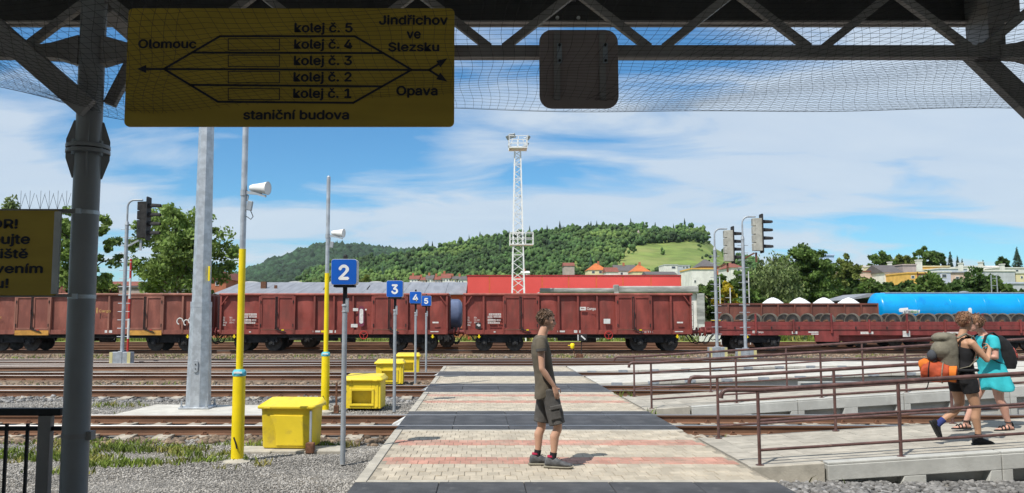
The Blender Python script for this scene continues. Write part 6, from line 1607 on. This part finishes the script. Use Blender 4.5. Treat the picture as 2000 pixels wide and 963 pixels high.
# ================================================================== people
def fused(mb, voxel, iters=6, wrinkle=0.0, wscale=9.0, seed=0.0, stretch=(1, 1, 1)):
    me = mb.mesh('tmp'); ob = bpy.data.objects.new('tmp', me); COL.objects.link(ob)
    r = ob.modifiers.new('r', 'REMESH'); r.mode = 'VOXEL'; r.voxel_size = voxel
    s = ob.modifiers.new('s', 'SMOOTH'); s.factor = .5; s.iterations = iters
    dg = bpy.context.evaluated_depsgraph_get(); out_ = bpy.data.meshes.new_from_object(ob.evaluated_get(dg))
    bpy.data.objects.remove(ob); bpy.data.meshes.remove(me)
    if wrinkle:
        n = len(out_.vertices); co = np.empty(n * 3, np.float32); out_.vertices.foreach_get('co', co); co = co.reshape(-1, 3)
        no_ = np.array([v.normal[:] for v in out_.vertices]); d = np.array([mnoise.noise((p[0] * wscale * stretch[0] + seed, p[1] * wscale * stretch[1], p[2] * wscale * stretch[2])) + .5 * mnoise.noise((p[0] * wscale * 2.3, p[1] * wscale * 2.3 + seed, p[2] * wscale * 2)) for p in co])
        co += no_ * (d * wrinkle)[:, None]; out_.vertices.foreach_set('co', co.astype(np.float32).ravel())
    out_.shade_smooth(); out_.update(); return out_
def put(me, name, matl, parent):
    me.name = name; me.materials.clear(); me.materials.append(matl); return link(bpy.data.objects.new(name, me), parent)
def rings(spec, n=20):
    """spec: (cx, cy, cz, rx, ry[, power]) horizontal super-ellipses from bottom to top"""
    out_ = []
    for (cx, cy, cz, rx, ry) in spec:
        r = []
        for k in range(n):
            t = 2 * math.pi * k / n; c, s = math.cos(t), math.sin(t); p = .85
            r.append((cx + rx * math.copysign(abs(c) ** p, c), cy + ry * math.copysign(abs(s) ** p, s), cz))
        out_.append(r)
    return out_
m_skin = mat('skin', (0.52, 0.30, 0.205), .55, var=.06, vs=6, spec=.35); m_skin2 = mat('skin_tanned', (0.47, 0.265, 0.165), .55, var=.06, vs=6, spec=.35); m_skin3 = mat('skin_fair', (0.56, 0.31, 0.235), .55, var=.06, vs=6, spec=.35)
m_hair = mat('hair_brown', (0.105, 0.062, 0.037), .6, var=.25, vs=14, island=.22); m_hair2 = mat('hair_chestnut', (0.19, 0.10, 0.055), .55, var=.4, vs=10, island=.22, col3=(0.22, .05, .03), lo3=.5, hi3=.65, s3=4)
m_shirt = mat('olive_shirt', (0.118, 0.100, 0.074), .95, var=.14, vs=7, bump=.25, bs=90); m_shorts = mat('grey_shorts', (0.085, 0.080, 0.075), .95, var=.18, vs=6, bump=.25, bs=90)
m_blackcloth = mat('black_cloth', (0.013, 0.013, 0.015), .9, var=.2, vs=8, bump=.2, bs=60); m_teal = mat('turquoise_cloth', (0.035, 0.46, 0.52), .85, var=.1, vs=5, bump=.15, bs=60)
m_pack = mat('olive_pack', (0.165, 0.150, 0.112), .85, var=.15, vs=9, bump=.25, bs=50); m_orange_mat = mat('orange_foam', (0.62, 0.16, 0.015), .8, var=.12, vs=7); m_redbag = mat('rust_red_cloth', (0.40, 0.065, 0.022), .8, var=.2, vs=9, bump=.2, bs=40)
m_sole = mat('shoe_sole', (0.24, 0.22, 0.17), .85, var=.15, vs=12); m_shoe = mat('grey_shoe', (0.105, 0.108, 0.115), .8, var=.3, vs=18); m_sock = mat('dark_sock', (0.016, 0.016, 0.02), .95); m_bluesock = mat('blue_sock', (0.035, 0.05, 0.20), .95); m_crimson = mat('crimson_lining', (0.42, 0.02, 0.07), .8)
m_eye = mat('eye_dark', (0.02, 0.015, 0.012), .2); m_brown_l = mat('lips', (0.40, 0.17, 0.13), .5)
def head(m, c, yaw=0.0, tilt=0.0, h=.25):
    """skull, jaw, nose, ears added to m; returns a function local->world for face details"""
    Rm = Matrix.Rotation(yaw, 3, 'Z') @ Matrix.Rotation(tilt, 3, 'Y'); c = Vector(c); k = h / .25
    def T(x, y, z): return c + Rm @ (Vector((x, y, z)) * k)
    m.ell(T(-.012, 0, .022), (.098 * k, .076 * k, .103 * k), 16, 12, Rm)
    m.ell(T(.035, 0, -.045), (.058 * k, .052 * k, .078 * k), 14, 10, Rm); m.ell(T(.068, 0, -.098), (.026 * k, .026 * k, .020 * k), 10, 8, Rm)
    m.ell(T(.078, 0, .028), (.016 * k, .052 * k, .014 * k), 10, 8, Rm)
    m.tube([T(.085, 0, .02), T(.098, 0, -.008), T(.112, 0, -.03), T(.095, 0, -.042)], [.009 * k, .011 * k, .014 * k, .011 * k], 8)
    m.ell(T(.086, 0, -.066), (.012 * k, .024 * k, .010 * k), 8, 6, Rm)
    for s in (-1, 1):
        m.ell(T(.055, s * .038, -.02), (.028 * k, .022 * k, .022 * k), 8, 6, Rm); m.ell(T(-.012, s * .079, -.008), (.020 * k, .010 * k, .032 * k), 10, 8, Rm)
    return T
def face_bits(T, parent):
    for s in (-1, 1):
        e = MB(); e.ell(T(.081, s * .031, .010), .0105, 8, 6); e.build('eye', m_eye, parent, smooth=60)
        b = MB(); b.tube([T(.090, s * .014, .028), T(.090, s * .032, .034), T(.078, s * .050, .029)], [.004, .0045, .003], 6); b.build('eyebrow', m_hair, parent)
    l = MB(); l.tube([T(.088, -.022, -.064), T(.099, 0, -.062), T(.088, .022, -.064)], [.003, .0055, .003], 6); l.build('lips', m_brown_l, parent)
def hair_cap(T, parent, matl, n, ln, seed, down=.5, front=.085, low=-.03, nm='hair'):
    """a close cap with many thin locks that lie along the skull and lift a little at the tips"""
    rn = random.Random(seed); m = MB()
    m.ell(T(-.026, 0, .034), (.0965, .0795, .0965), 16, 12); m.ell(T(-.055, 0, -.005), (.060, .070, .075), 12, 10)
    for _ in range(n):
        a = rn.uniform(0, 6.283); v = rn.uniform(-.45, 1.0); rad = math.sqrt(1 - v * v)
        d = Vector((rad * math.cos(a), rad * math.sin(a), v))
        if d.x > .32 and d.z < .40: continue
        p = Vector((-.024 + .098 * d.x, .082 * d.y, .032 + .098 * d.z))
        if p.z < low + .012 and p.x > -.035: continue
        g_ = Vector((-.15 + .55 * max(0, d.z) * (1 if d.x > -.2 else -.6), rn.gauss(0, .35), -down - .3)); t_ = g_ - d * g_.dot(d)
        if t_.length < 1e-3: continue
        t_.normalize(); t_ = (t_ + Vector((rn.gauss(0, .3), rn.gauss(0, .3), rn.gauss(0, .25)))).normalized(); L_ = ln * rn.uniform(.6, 1.2); w_ = rn.uniform(.004, .0075); lift = rn.uniform(.001, .007)
        pts = [p - d * .004, p + t_ * L_ * .5 + d * lift, p + t_ * L_ + d * lift * .6]
        m.tube([T(*q) for q in pts], [w_, w_ * .9, w_ * .25], 5)
    return m.build(nm, matl, parent, smooth=60)
def hand(m, wrist, d, nrm, curl=.5, side=1, k=1.0):
    """palm and five fingers added to m: d = pointing direction, nrm = back of the hand, curl 0..1"""
    d, nrm = Vector(d).normalized(), Vector(nrm).normalized(); nrm = (nrm - d * nrm.dot(d)).normalized(); s = d.cross(nrm) * side; wv = Vector(wrist)
    m.loft([[wv + d * t * k + s * (math.cos(a) * w_) * k + nrm * math.sin(a) * h_ * k for a in [2 * math.pi * i / 10 for i in range(10)]] for t, w_, h_ in ((-.02, .026, .022), (.03, .036, .018), (.085, .041, .014), (.098, .036, .011))])
    for i, (o_, L_) in enumerate(((-.030, .072), (-.010, .082), (.011, .076), (.030, .060))):
        p = wv + d * .09 * k + s * o_ * k; dd = d.copy(); pts = [p - d * .012]; ang = 0
        for j in range(3):
            ang += curl * (.55 if j == 0 else .8); dd = d * math.cos(ang) - nrm * math.sin(ang); p = p + dd * L_ / 3 * k * 1.05; pts.append(p)
        m.tube(pts, [.0095 * k, .009 * k, .0085 * k, .0065 * k], 7)
    p = wv + d * .03 * k - s * .032 * k; m.tube([p + s * .01, p + (d * .5 - s * .8) * .035 * k, p + (d * .8 - s * .7 - nrm * .4) * .062 * k, p + (d * 1.1 - s * .5 - nrm * .6) * .08 * k], [.014 * k, .012 * k, .0105 * k, .008 * k], 7)
def shoe(parent, ankle, toe_dir, pitch=0.0, upper=None, sole=None, lining=None, k=1.0, low=False):
    """a shoe under the ankle point: separate sole, upper, laces"""
    a = Vector(ankle); R3 = Matrix.Rotation(toe_dir, 3, 'Z') @ Matrix.Rotation(pitch, 3, 'Y')
    def ring(x, w_, z0, z1, n=12): return [a + R3 @ (Vector((x, w_ * math.cos(t), (z0 + z1) / 2 + (z1 - z0) / 2 * math.sin(t))) * k) for t in [2 * math.pi * i / n for i in range(n)]]
    z = -.105
    m = MB(); m.loft([ring(-.085, .018, z + .022, z + .06), ring(-.075, .034, z + .018, z + .105), ring(-.03, .040, z + .016, z + (.125 if not low else .10)), ring(.03, .041, z + .016, z + .115), ring(.08, .044, z + .016, z + .085), ring(.14, .046, z + .016, z + .065), ring(.18, .038, z + .018, z + .052), ring(.20, .018, z + .022, z + .04)])
    me = fused(m, .009, 3); up = put(me, 'shoe', upper or m_shoe, parent)
    m = MB(); m.loft([ring(-.095, .02, z + .0, z + .028), ring(-.08, .036, z, z + .03), ring(0, .041, z + .003, z + .026), ring(.09, .047, z, z + .026), ring(.15, .047, z, z + .028), ring(.19, .038, z + .003, z + .03), ring(.212, .016, z + .008, z + .03)]); m.build('sole', sole or m_sole, up, smooth=50)
    if lining:
        m = MB(); m.lathe([(.043, -.005), (.050, .0), (.046, .018)], 14, (0, 0, 0)); V = [tuple(a + R3 @ Vector((v[0] - .018, v[1] * .85, v[2] + .012))) for v in m.v]; m.v = V; m.build('lining', lining, up, smooth=50)
        for j in range(4):
            m = MB(); x = .035 + .022 * j; zz = z + .117 - j * .009; m.tube([a + R3 @ Vector((x, -.022, zz)), a + R3 @ Vector((x + .006, 0, zz + .006)), a + R3 @ Vector((x, .022, zz))], .0035, 5); m.build('lace', m_sock, up)
    return up
# ------------------------------------------------------------------ the man on the crossing
MYp = 9.95; mp = at(1076, 912, MYp)
man = thing('person', 'man in olive shirt and grey cargo shorts standing on the crossing, hand in pocket', 'person', (mp.x, MYp, 0))
b = MB(); hd_c = (-.035, 0, 1.735)
T = head(b, hd_c, 0, R(8), .25)
b.tube([(-.10, 0, 1.50), (-.085, 0, 1.58), (-.055, 0, 1.66)], [.066, .056, .054], 14)
b.loft(rings([(-.05, 0, .88, .10, .15), (-.055, 0, .98, .10, .155), (-.07, 0, 1.12, .085, .135), (-.095, 0, 1.30, .10, .16), (-.115, 0, 1.44, .095, .175), (-.11, 0, 1.52, .06, .12)]))
LR = {'R': dict(hip=(-.02, -.09, .90), knee=(.075, -.10, .50), ank=(.015, -.10, .12)), 'L': dict(hip=(-.05, .09, .90), knee=(-.10, .10, .50), ank=(-.155, .10, .12))}
for s, j in LR.items():
    h_, k_, a_ = (Vector(j[x]) for x in ('hip', 'knee', 'ank'))
    b.tube([h_, h_.lerp(k_, .5), k_ + Vector((0, 0, .04)), k_ - Vector((0, 0, .05)), k_.lerp(a_, .35) + Vector((-.018, 0, 0)), k_.lerp(a_, .75), a_, a_ - Vector((0, 0, .05))], [.085, .072, .056, .052, .056, .040, .034, .036], 14)
# arms: right one bent with the hand in the pocket, left one likewise on the far side
for sy in (-1, 1):
    S_, E_, W_ = Vector((-.125, sy * .195, 1.475)), Vector((-.115, sy * .225, 1.165)), Vector((.02, sy * .20, .97))
    b.tube([S_ + Vector((.01, -sy * .06, .02)), S_, S_.lerp(E_, .5), E_, E_.lerp(W_, .3), E_.lerp(W_, .75), W_], [.055, .052, .043, .037, .038, .029, .025], 12)
    hand(b, W_ + Vector((.008, 0, -.015)), (.32, -sy * .06, -.95), (.3, sy * .9, .1), .25, -sy, .95)
body = put(fused(b, .0085, 5), 'body', m_skin, man)
face_bits(T, body); hair_cap(T, man, m_hair, 750, .034, 3, .25)
# stubble-dark sideburn
# shirt
c = MB(); c.loft(rings([(-.075, 0, .84, .118, .165), (-.07, 0, .90, .122, .172), (-.06, 0, .98, .125, .172), (-.072, 0, 1.10, .118, .160), (-.092, 0, 1.22, .118, .168), (-.108, 0, 1.34, .120, .185), (-.118, 0, 1.44, .108, .190), (-.115, 0, 1.515, .078, .145), (-.105, 0, 1.555, .066, .085)], 28))
for sy in (-1, 1): c.tube([(-.12, sy * .12, 1.50), (-.127, sy * .195, 1.485), (-.122, sy * .212, 1.43), (-.12, sy * .226, 1.375)], [.066, .071, .067, .064], 16)
me = fused(c, .0085, 4, .0055, 7, 2.0, (1, 1, .6))
for v in me.vertices:                                     # the hem drops at the back
    if v.co.z < .93: v.co.z -= .045 * max(0, min(1, (-.03 - v.co.x) / .12)) - .05 * max(0, min(1, (v.co.x + .02) / .08)) * (1 if v.co.z < .9 else .3)
shirt = put(me, 'shirt', m_shirt, man)
for sy in (-1, 1):
    m = MB(); m.tube([(-.122, sy * .221, 1.40), (-.12, sy * .2255, 1.368)], [.0675, .0668], 18); m.build('sleeve_cuff', m_shorts, shirt, smooth=50)
# cargo shorts
c = MB(); c.loft(rings([(-.04, 0, .80, .118, .165), (-.045, 0, .90, .118, .168), (-.05, 0, 1.0, .112, .155)], 24))
for s, j in LR.items():
    h_, k_ = Vector(j['hip']), Vector(j['knee']); c.tube([h_ + Vector((0, 0, .02)), h_.lerp(k_, .3), h_.lerp(k_, .7), h_.lerp(k_, .97)], [.098, .101, .100, .099], 18)
sh_ = put(fused(c, .0085, 3, .006, 9, 5.0), 'shorts', m_shorts, man)
m = MB(); q = Vector(LR['R']['hip']).lerp(Vector(LR['R']['knee']), .62); m.obox(q + Vector((.0, -.098, -.01)), (.125, .03, .13), Matrix.Rotation(-.2, 3, 'Y')); pk = m.build('cargo_pocket', m_shorts, sh_, bevel=.008)
m = MB(); m.obox(q + Vector((.008, -.108, .065)), (.135, .034, .045), Matrix.Rotation(-.2, 3, 'Y')); m.build('pocket_flap', m_shorts, pk, bevel=.008)
for s, j in LR.items():
    a_ = Vector(j['ank']); k_ = Vector(j['knee'])
    m = MB(); m.tube([a_ - Vector((0, 0, .05)), a_, a_.lerp(k_, .16)], [.042, .0405, .042], 16); m.build('sock', m_sock, man, smooth=60)
    shoe(man, a_ + Vector((0, 0, -.002)), R(-9) if s == 'R' else R(8), 0, m_shoe, m_sole, m_crimson, 1.14)

# ------------------------------------------------------------------ walker with the olive rucksack
AX, AY = at(1895, 860, 10.55).x, 10.55
wa = thing('person', 'walker in black top and shorts carrying an olive rucksack on the first ramp', 'person', (AX, AY, zr(AX)))
b = MB(); T = head(b, (.015, -.005, 1.545), R(14), R(6), .235)
b.tube([(-.04, 0, 1.33), (-.02, 0, 1.41), (.0, 0, 1.47)], [.058, .048, .046], 14)
b.loft(rings([(-.07, 0, .80, .11, .165), (-.065, 0, .90, .11, .165), (-.045, 0, 1.03, .085, .125), (-.03, 0, 1.16, .095, .145), (-.035, 0, 1.27, .09, .165), (-.04, 0, 1.34, .055, .10)]))
legs = {'R': ((-.05, -.085, .84), (.045, -.09, .46), (.055, -.085, .10)), 'L': ((-.09, .085, .84), (-.055, .09, .47), (-.33, .09, .25))}
for s, (h_, k_, a_) in legs.items():
    h_, k_, a_ = Vector(h_), Vector(k_), Vector(a_); cd = Vector((-.02, 0, 0)) if s == 'R' else Vector((-.005, 0, -.02))
    b.tube([h_, h_.lerp(k_, .5), h_.lerp(k_, .92), k_.lerp(a_, .1), k_.lerp(a_, .35) + cd, k_.lerp(a_, .75), a_, a_ + (a_ - k_).normalized() * .05], [.095, .078, .058, .052, .055, .039, .033, .034], 14)
S_, E_, W_ = Vector((-.02, -.18, 1.27)), Vector((.13, -.235, 1.06)), Vector((.27, -.06, 1.20))
b.tube([S_ + Vector((0, .06, .02)), S_, S_.lerp(E_, .5), E_, E_.lerp(W_, .35), W_], [.048, .047, .041, .036, .034, .025], 12); hand(b, W_, (.5, .8, .2), (.7, -.5, .4), .4, 1, .88)
S_, E_, W_ = Vector((-.02, .18, 1.27)), Vector((.12, .23, 1.06)), Vector((.27, .12, 1.15))
b.tube([S_ + Vector((0, -.06, .02)), S_, S_.lerp(E_, .5), E_, E_.lerp(W_, .35), W_], [.048, .047, .041, .036, .034, .025], 12); hand(b, W_, (.8, -.3, .3), (.4, .7, .4), .4, -1, .88)
body = put(fused(b, .0085, 5), 'body', m_skin2, wa); face_bits(T, body)
hair_cap(T, wa, m_hair2, 800, .04, 9, .7, low=-.05)
c = MB(); c.loft(rings([(-.06, 0, .90, .122, .176), (-.045, 0, 1.03, .100, .142), (-.03, 0, 1.14, .110, .158), (-.03, 0, 1.20, .104, .158), (-.033, 0, 1.235, .09, .14)], 26)); top = put(fused(c, .0085, 3, .004, 10, 3.), 'tank_top', m_blackcloth, wa)
for sy in (-1, 1):
    m = MB(); m.tube([(.055, sy * .075, 1.20), (.035, sy * .09, 1.30), (-.04, sy * .095, 1.345), (-.11, sy * .085, 1.26), (-.125, sy * .07, 1.18)], .014, 8); m.build('top_strap', m_blackcloth, top, smooth=60)
c = MB(); c.loft(rings([(-.065, 0, .76, .128, .178), (-.065, 0, .86, .126, .18), (-.055, 0, .95, .112, .162)], 24))
for s, (h_, k_, a_) in legs.items(): h_, k_ = Vector(h_), Vector(k_); c.tube([h_ + Vector((0, 0, .02)), h_.lerp(k_, .25), h_.lerp(k_, .50)], [.105, .102, .098], 16)
put(fused(c, .0085, 3, .005, 9, 7.), 'shorts', m_blackcloth, wa)
for s, (h_, k_, a_) in legs.items():
    a_, k_ = Vector(a_), Vector(k_); m = MB(); m.tube([a_ + (a_ - k_).normalized() * .05, a_, a_.lerp(k_, .10 if s == 'R' else .2)], [.042, .0395, .041], 14); m.build('sock', m_sock if s == 'R' else m_bluesock, wa, smooth=60)
shoe(wa, Vector(legs['R'][2]) + Vector((0, 0, -.005)), R(-4), 0, m_blackcloth, m_black, None, .90, True)
shoe(wa, Vector(legs['L'][2]) + Vector((-.01, 0, -.01)), R(3), R(62), m_blackcloth, m_black, None, .90, True)
# rucksack: a thing of its own
rk = thing('rucksack', 'olive hiking rucksack on the back of the walker in black', 'backpack', (AX, AY, zr(AX)))
c = MB(); c.loft(rings([(-.235, 0, .86, .10, .14), (-.25, 0, .95, .125, .165), (-.255, 0, 1.12, .125, .165), (-.24, 0, 1.27, .11, .15), (-.22, 0, 1.35, .085, .125)], 22)); c.ell((-.335, -.03, 1.17), (.12, .135, .125), 14, 10); c.ell((-.27, 0, 1.335), (.15, .14, .07), 14, 8)
rb = put(fused(c, .010, 4, .010, 8, 4.), 'bag', m_pack, rk)
m = MB(); m.ell((-.455, -.04, 1.11), (.055, .07, .075), 10, 8); m.build('side_pocket', mat('slate_cloth', (.055, .06, .07), .85), rk, smooth=60)
for sy in (-1, 1):
    m = MB(); m.tube([(-.15, sy * .09, 1.33), (-.06, sy * .115, 1.385), (.03, sy * .125, 1.345), (.085, sy * .125, 1.22), (.06, sy * .15, 1.08), (-.06, sy * .17, .98), (-.17, sy * .14, .95)], [.026, .028, .028, .026, .020, .014, .012], 10, flat=.5); m.build('shoulder_strap', m_pack, rk, smooth=60)
m = MB(); m.tube([(-.2, -.15, .93), (-.05, -.185, .93), (.07, -.12, .93), (.085, 0, .93), (.07, .12, .93), (-.05, .185, .93), (-.2, .15, .93)], .018, 8); m.build('hip_belt', m_blackcloth, rk)
# rolled mats strapped below
rl = thing('sleeping_mat', 'rolled orange and red sleeping mats strapped under the olive rucksack', 'mat', (AX - .36, AY - .06, zr(AX) + .90))
ax = Vector((.82, -.56, -.10)).normalized(); s1 = ax.cross(Vector((0, 0, 1))).normalized(); s2 = s1.cross(ax)
m = MB(); m.tube([ax * -.22, ax * -.20, ax * -.05, ax * .08, ax * .10], [.09, .125, .132, .122, .105], 20); put(fused(m, .011, 2, .014, 9, 1.), 'red_wrap', m_redbag, rl)
m = MB(); m.tube([ax * -.25 + s2 * .05, ax * -.20 + s2 * .06, ax * -.10 + s2 * .055], [.06, .088, .09], 18); put(fused(m, .011, 2, .012, 9, 6.), 'orange_flap', m_orange_mat, rl)
m = MB(); m.tube([ax * .08, ax * .17], [.105, .104], 20); ro = m.build('orange_roll', m_orange_mat, rl, smooth=50)
m = MB(); pts = []
for i in range(52):
    t = i * .36; r_ = .012 + .088 * i / 51; pts.append(ax * .172 + (s1 * math.cos(t) + s2 * math.sin(t)) * r_)
m.tube(pts, .005, 5); m.build('spiral_edge', m_redbag, ro)
for t in (-.13, .02):
    m = MB(); m.tube([ax * t + (s1 * math.cos(a) + s2 * math.sin(a)) * .132 for a in [2 * math.pi * i / 20 for i in range(21)]], .007, 6, cap=False); m.build('strap', m_blackcloth if t < 0 else m_sole, rl)
m = MB(); m.tube([ax * -.13 - s2 * .12, ax * -.14 - s2 * .20, ax * -.16 - s2 * .24], .007, 6); m.build('loose_strap', m_blackcloth, rl)

# ------------------------------------------------------------------ walker in the turquoise dress, coming the other way
BX, BYp = at(1941, 830, 11.45).x, 11.45
wb_ = thing('person', 'walker in turquoise dress and black sandals facing the one with the olive rucksack', 'person', (BX, BYp, zr(BX)), R(180))
b = MB(); T = head(b, (.20, .02, 1.465), R(-20), R(10), .235)
b.tube([(.06, 0, 1.28), (.10, 0, 1.34), (.155, 0, 1.40)], [.058, .050, .047], 14)
b.loft(rings([(-.03, 0, .78, .12, .175), (-.02, 0, .90, .12, .175), (.015, 0, 1.03, .105, .15), (.045, 0, 1.16, .105, .16), (.06, 0, 1.25, .09, .17), (.07, 0, 1.30, .055, .10)]))
legs = {'L': ((-.02, .09, .82), (-.03, .10, .44), (-.15, .09, .10)), 'R': ((.0, -.09, .82), (.16, -.09, .45), (.33, -.09, .10))}
for s, (h_, k_, a_) in legs.items():
    h_, k_, a_ = Vector(h_), Vector(k_), Vector(a_)
    b.tube([h_, h_.lerp(k_, .5), h_.lerp(k_, .92), k_.lerp(a_, .1), k_.lerp(a_, .35) + Vector((-.02, 0, 0)), k_.lerp(a_, .75), a_, a_ - Vector((0, 0, .05))], [.10, .085, .062, .055, .060, .042, .034, .036], 14)
    # bare foot in the sandal
    b.loft([[a_ + Vector((x, w_ * math.cos(t), -.055 + zc_ + hh * math.sin(t))) for t in [2 * math.pi * i / 10 for i in range(10)]] for x, w_, zc_, hh in ((-.06, .025, -.01, .022), (-.02, .032, .0, .035), (.05, .036, -.008, .026), (.11, .042, -.018, .015), (.16, .034, -.022, .010))])
    for i in range(5): b.tube([a_ + Vector((.14, -.032 + .016 * i, -.075)), a_ + Vector((.185 - .012 * abs(i - 1.0), -.034 + .017 * i, -.08))], [.010, .0075], 6)
for sy in (1, -1):
    S_, E_, W_ = Vector((.055, sy * .185, 1.23)), Vector((.075, sy * .245, 1.00)), Vector((.27, sy * .16, 1.03))
    b.tube([S_ + Vector((0, -sy * .06, .02)), S_, S_.lerp(E_, .5), E_, E_.lerp(W_, .4), W_], [.052, .052, .049, .042, .040, .027], 12); hand(b, W_, (.9, -sy * .4, .2), (.1, sy * .6, .7), .45, sy, .9)
body = put(fused(b, .0085, 5), 'body', m_skin3, wb_); face_bits(T, body)
hair_cap(T, wb_, m_hair2, 700, .045, 21, .8, low=-.06)
c = MB(); c.loft(rings([(-.07, 0, .56, .205, .245), (-.06, 0, .61, .20, .24), (-.035, 0, .72, .175, .225), (-.02, 0, .86, .145, .198), (.012, 0, 1.0, .130, .178), (.04, 0, 1.13, .126, .18), (.055, 0, 1.22, .108, .185), (.062, 0, 1.285, .075, .12)], 30))
for sy in (-1, 1): c.tube([(.058, sy * .12, 1.25), (.058, sy * .19, 1.235), (.066, sy * .222, 1.16), (.070, sy * .232, 1.11)], [.062, .068, .066, .066], 14)
me = fused(c, .0095, 3, .012, 5.5, 11., (1, 1, .35))
for v in me.vertices:                                     # folds run out at the hem
    if v.co.z < .75: t = math.atan2(v.co.y, v.co.x + .05); f = (.75 - v.co.z) / .25; r_ = 1 + .07 * f * math.sin(t * 7 + 1); v.co.x = -.05 + (v.co.x + .05) * r_; v.co.y *= r_; v.co.z += .03 * f * math.sin(t * 3)
put(me, 'dress', m_teal, wb_)
for s, (h_, k_, a_) in legs.items():
    a_ = Vector(a_); m = MB(); m.loft([[a_ + Vector((x, w_ * math.cos(t), -.094 + .010 * math.sin(t))) for t in [2 * math.pi * i / 12 for i in range(12)]] for x, w_ in ((-.085, .012), (-.07, .036), (0, .038), (.09, .048), (.16, .046), (.20, .018))]); sl = m.build('sandal', m_black, wb_, smooth=40)
    for (x, zz, r_) in ((.02, -.045, .044), (.07, -.055, .044), (.115, -.066, .047)):
        m = MB(); m.tube([a_ + Vector((x, r_ * math.cos(t), -.09 + (zz + .09 + .028) * math.sin(t))) for t in [math.pi * i / 8 for i in range(9)]], .009, 6); m.build('strap', m_black, sl)
    m = MB(); m.tube([a_ + Vector((.042 * math.cos(t), .042 * math.sin(t), .015)) for t in [2 * math.pi * i / 14 for i in range(15)]], .008, 6, cap=False); m.build('ankle_strap', m_black, sl); m = MB(); m.tube([a_ + Vector((-.045, 0, .01)), a_ + Vector((-.062, 0, -.05)), a_ + Vector((-.06, 0, -.09))], .012, 6); m.build('heel_strap', m_black, sl)
bp = thing('backpack', 'black backpack with red patterned pocket on the walker in turquoise', 'backpack', (BX, BYp, zr(BX)), R(180))
m_pattern = mat('patterned_cloth', (0.02, 0.02, 0.022), .85, var=.1, vs=5, col3=(.55, .10, .07), lo3=.52, hi3=.56, s3=16)
c = MB(); c.loft(rings([(-.20, 0, .84, .10, .15), (-.205, 0, .92, .125, .165), (-.185, 0, 1.08, .12, .165), (-.13, 0, 1.22, .10, .145), (-.09, 0, 1.29, .07, .11)], 20)); put(fused(c, .010, 4, .006, 9, 8.), 'bag', m_blackcloth, bp)
c = MB(); c.ell((-.285, 0, 1.04), (.065, .12, .13), 14, 10, Matrix.Rotation(.25, 3, 'Y')); c.build('front_pocket', m_pattern, bp, smooth=60)
for sy in (-1, 1):
    m = MB(); m.tube([(-.08, sy * .09, 1.27), (.02, sy * .115, 1.335), (.12, sy * .12, 1.29), (.175, sy * .13, 1.16), (.13, sy * .16, 1.0), (.0, sy * .19, .93), (-.12, sy * .15, .90)], [.02, .022, .022, .02, .014, .011, .01], 8, flat=.5); m.build('shoulder_strap', m_blackcloth, bp, smooth=60)
# ================================================================== the air: far things fade a little to blue
hz_ = MB(); hz_.box(-2450, 2450, -75, 3250, -1.5, 300)
m_haze = bpy.data.materials.new('haze'); m_haze.use_nodes = True
hn = m_haze.node_tree; [hn.nodes.remove(n_) for n_ in list(hn.nodes) if n_.type != 'OUTPUT_MATERIAL']
pv = hn.nodes.new('ShaderNodeVolumePrincipled'); pv.inputs['Color'].default_value = (0.78, 0.88, 1.0, 1); pv.inputs['Density'].default_value = 0.000045; pv.inputs['Anisotropy'].default_value = 0.2
hn.links.new(pv.outputs[0], [n_ for n_ in hn.nodes if n_.type == 'OUTPUT_MATERIAL'][0].inputs['Volume'])
tag(hz_.build('haze', m_haze), kind='stuff')
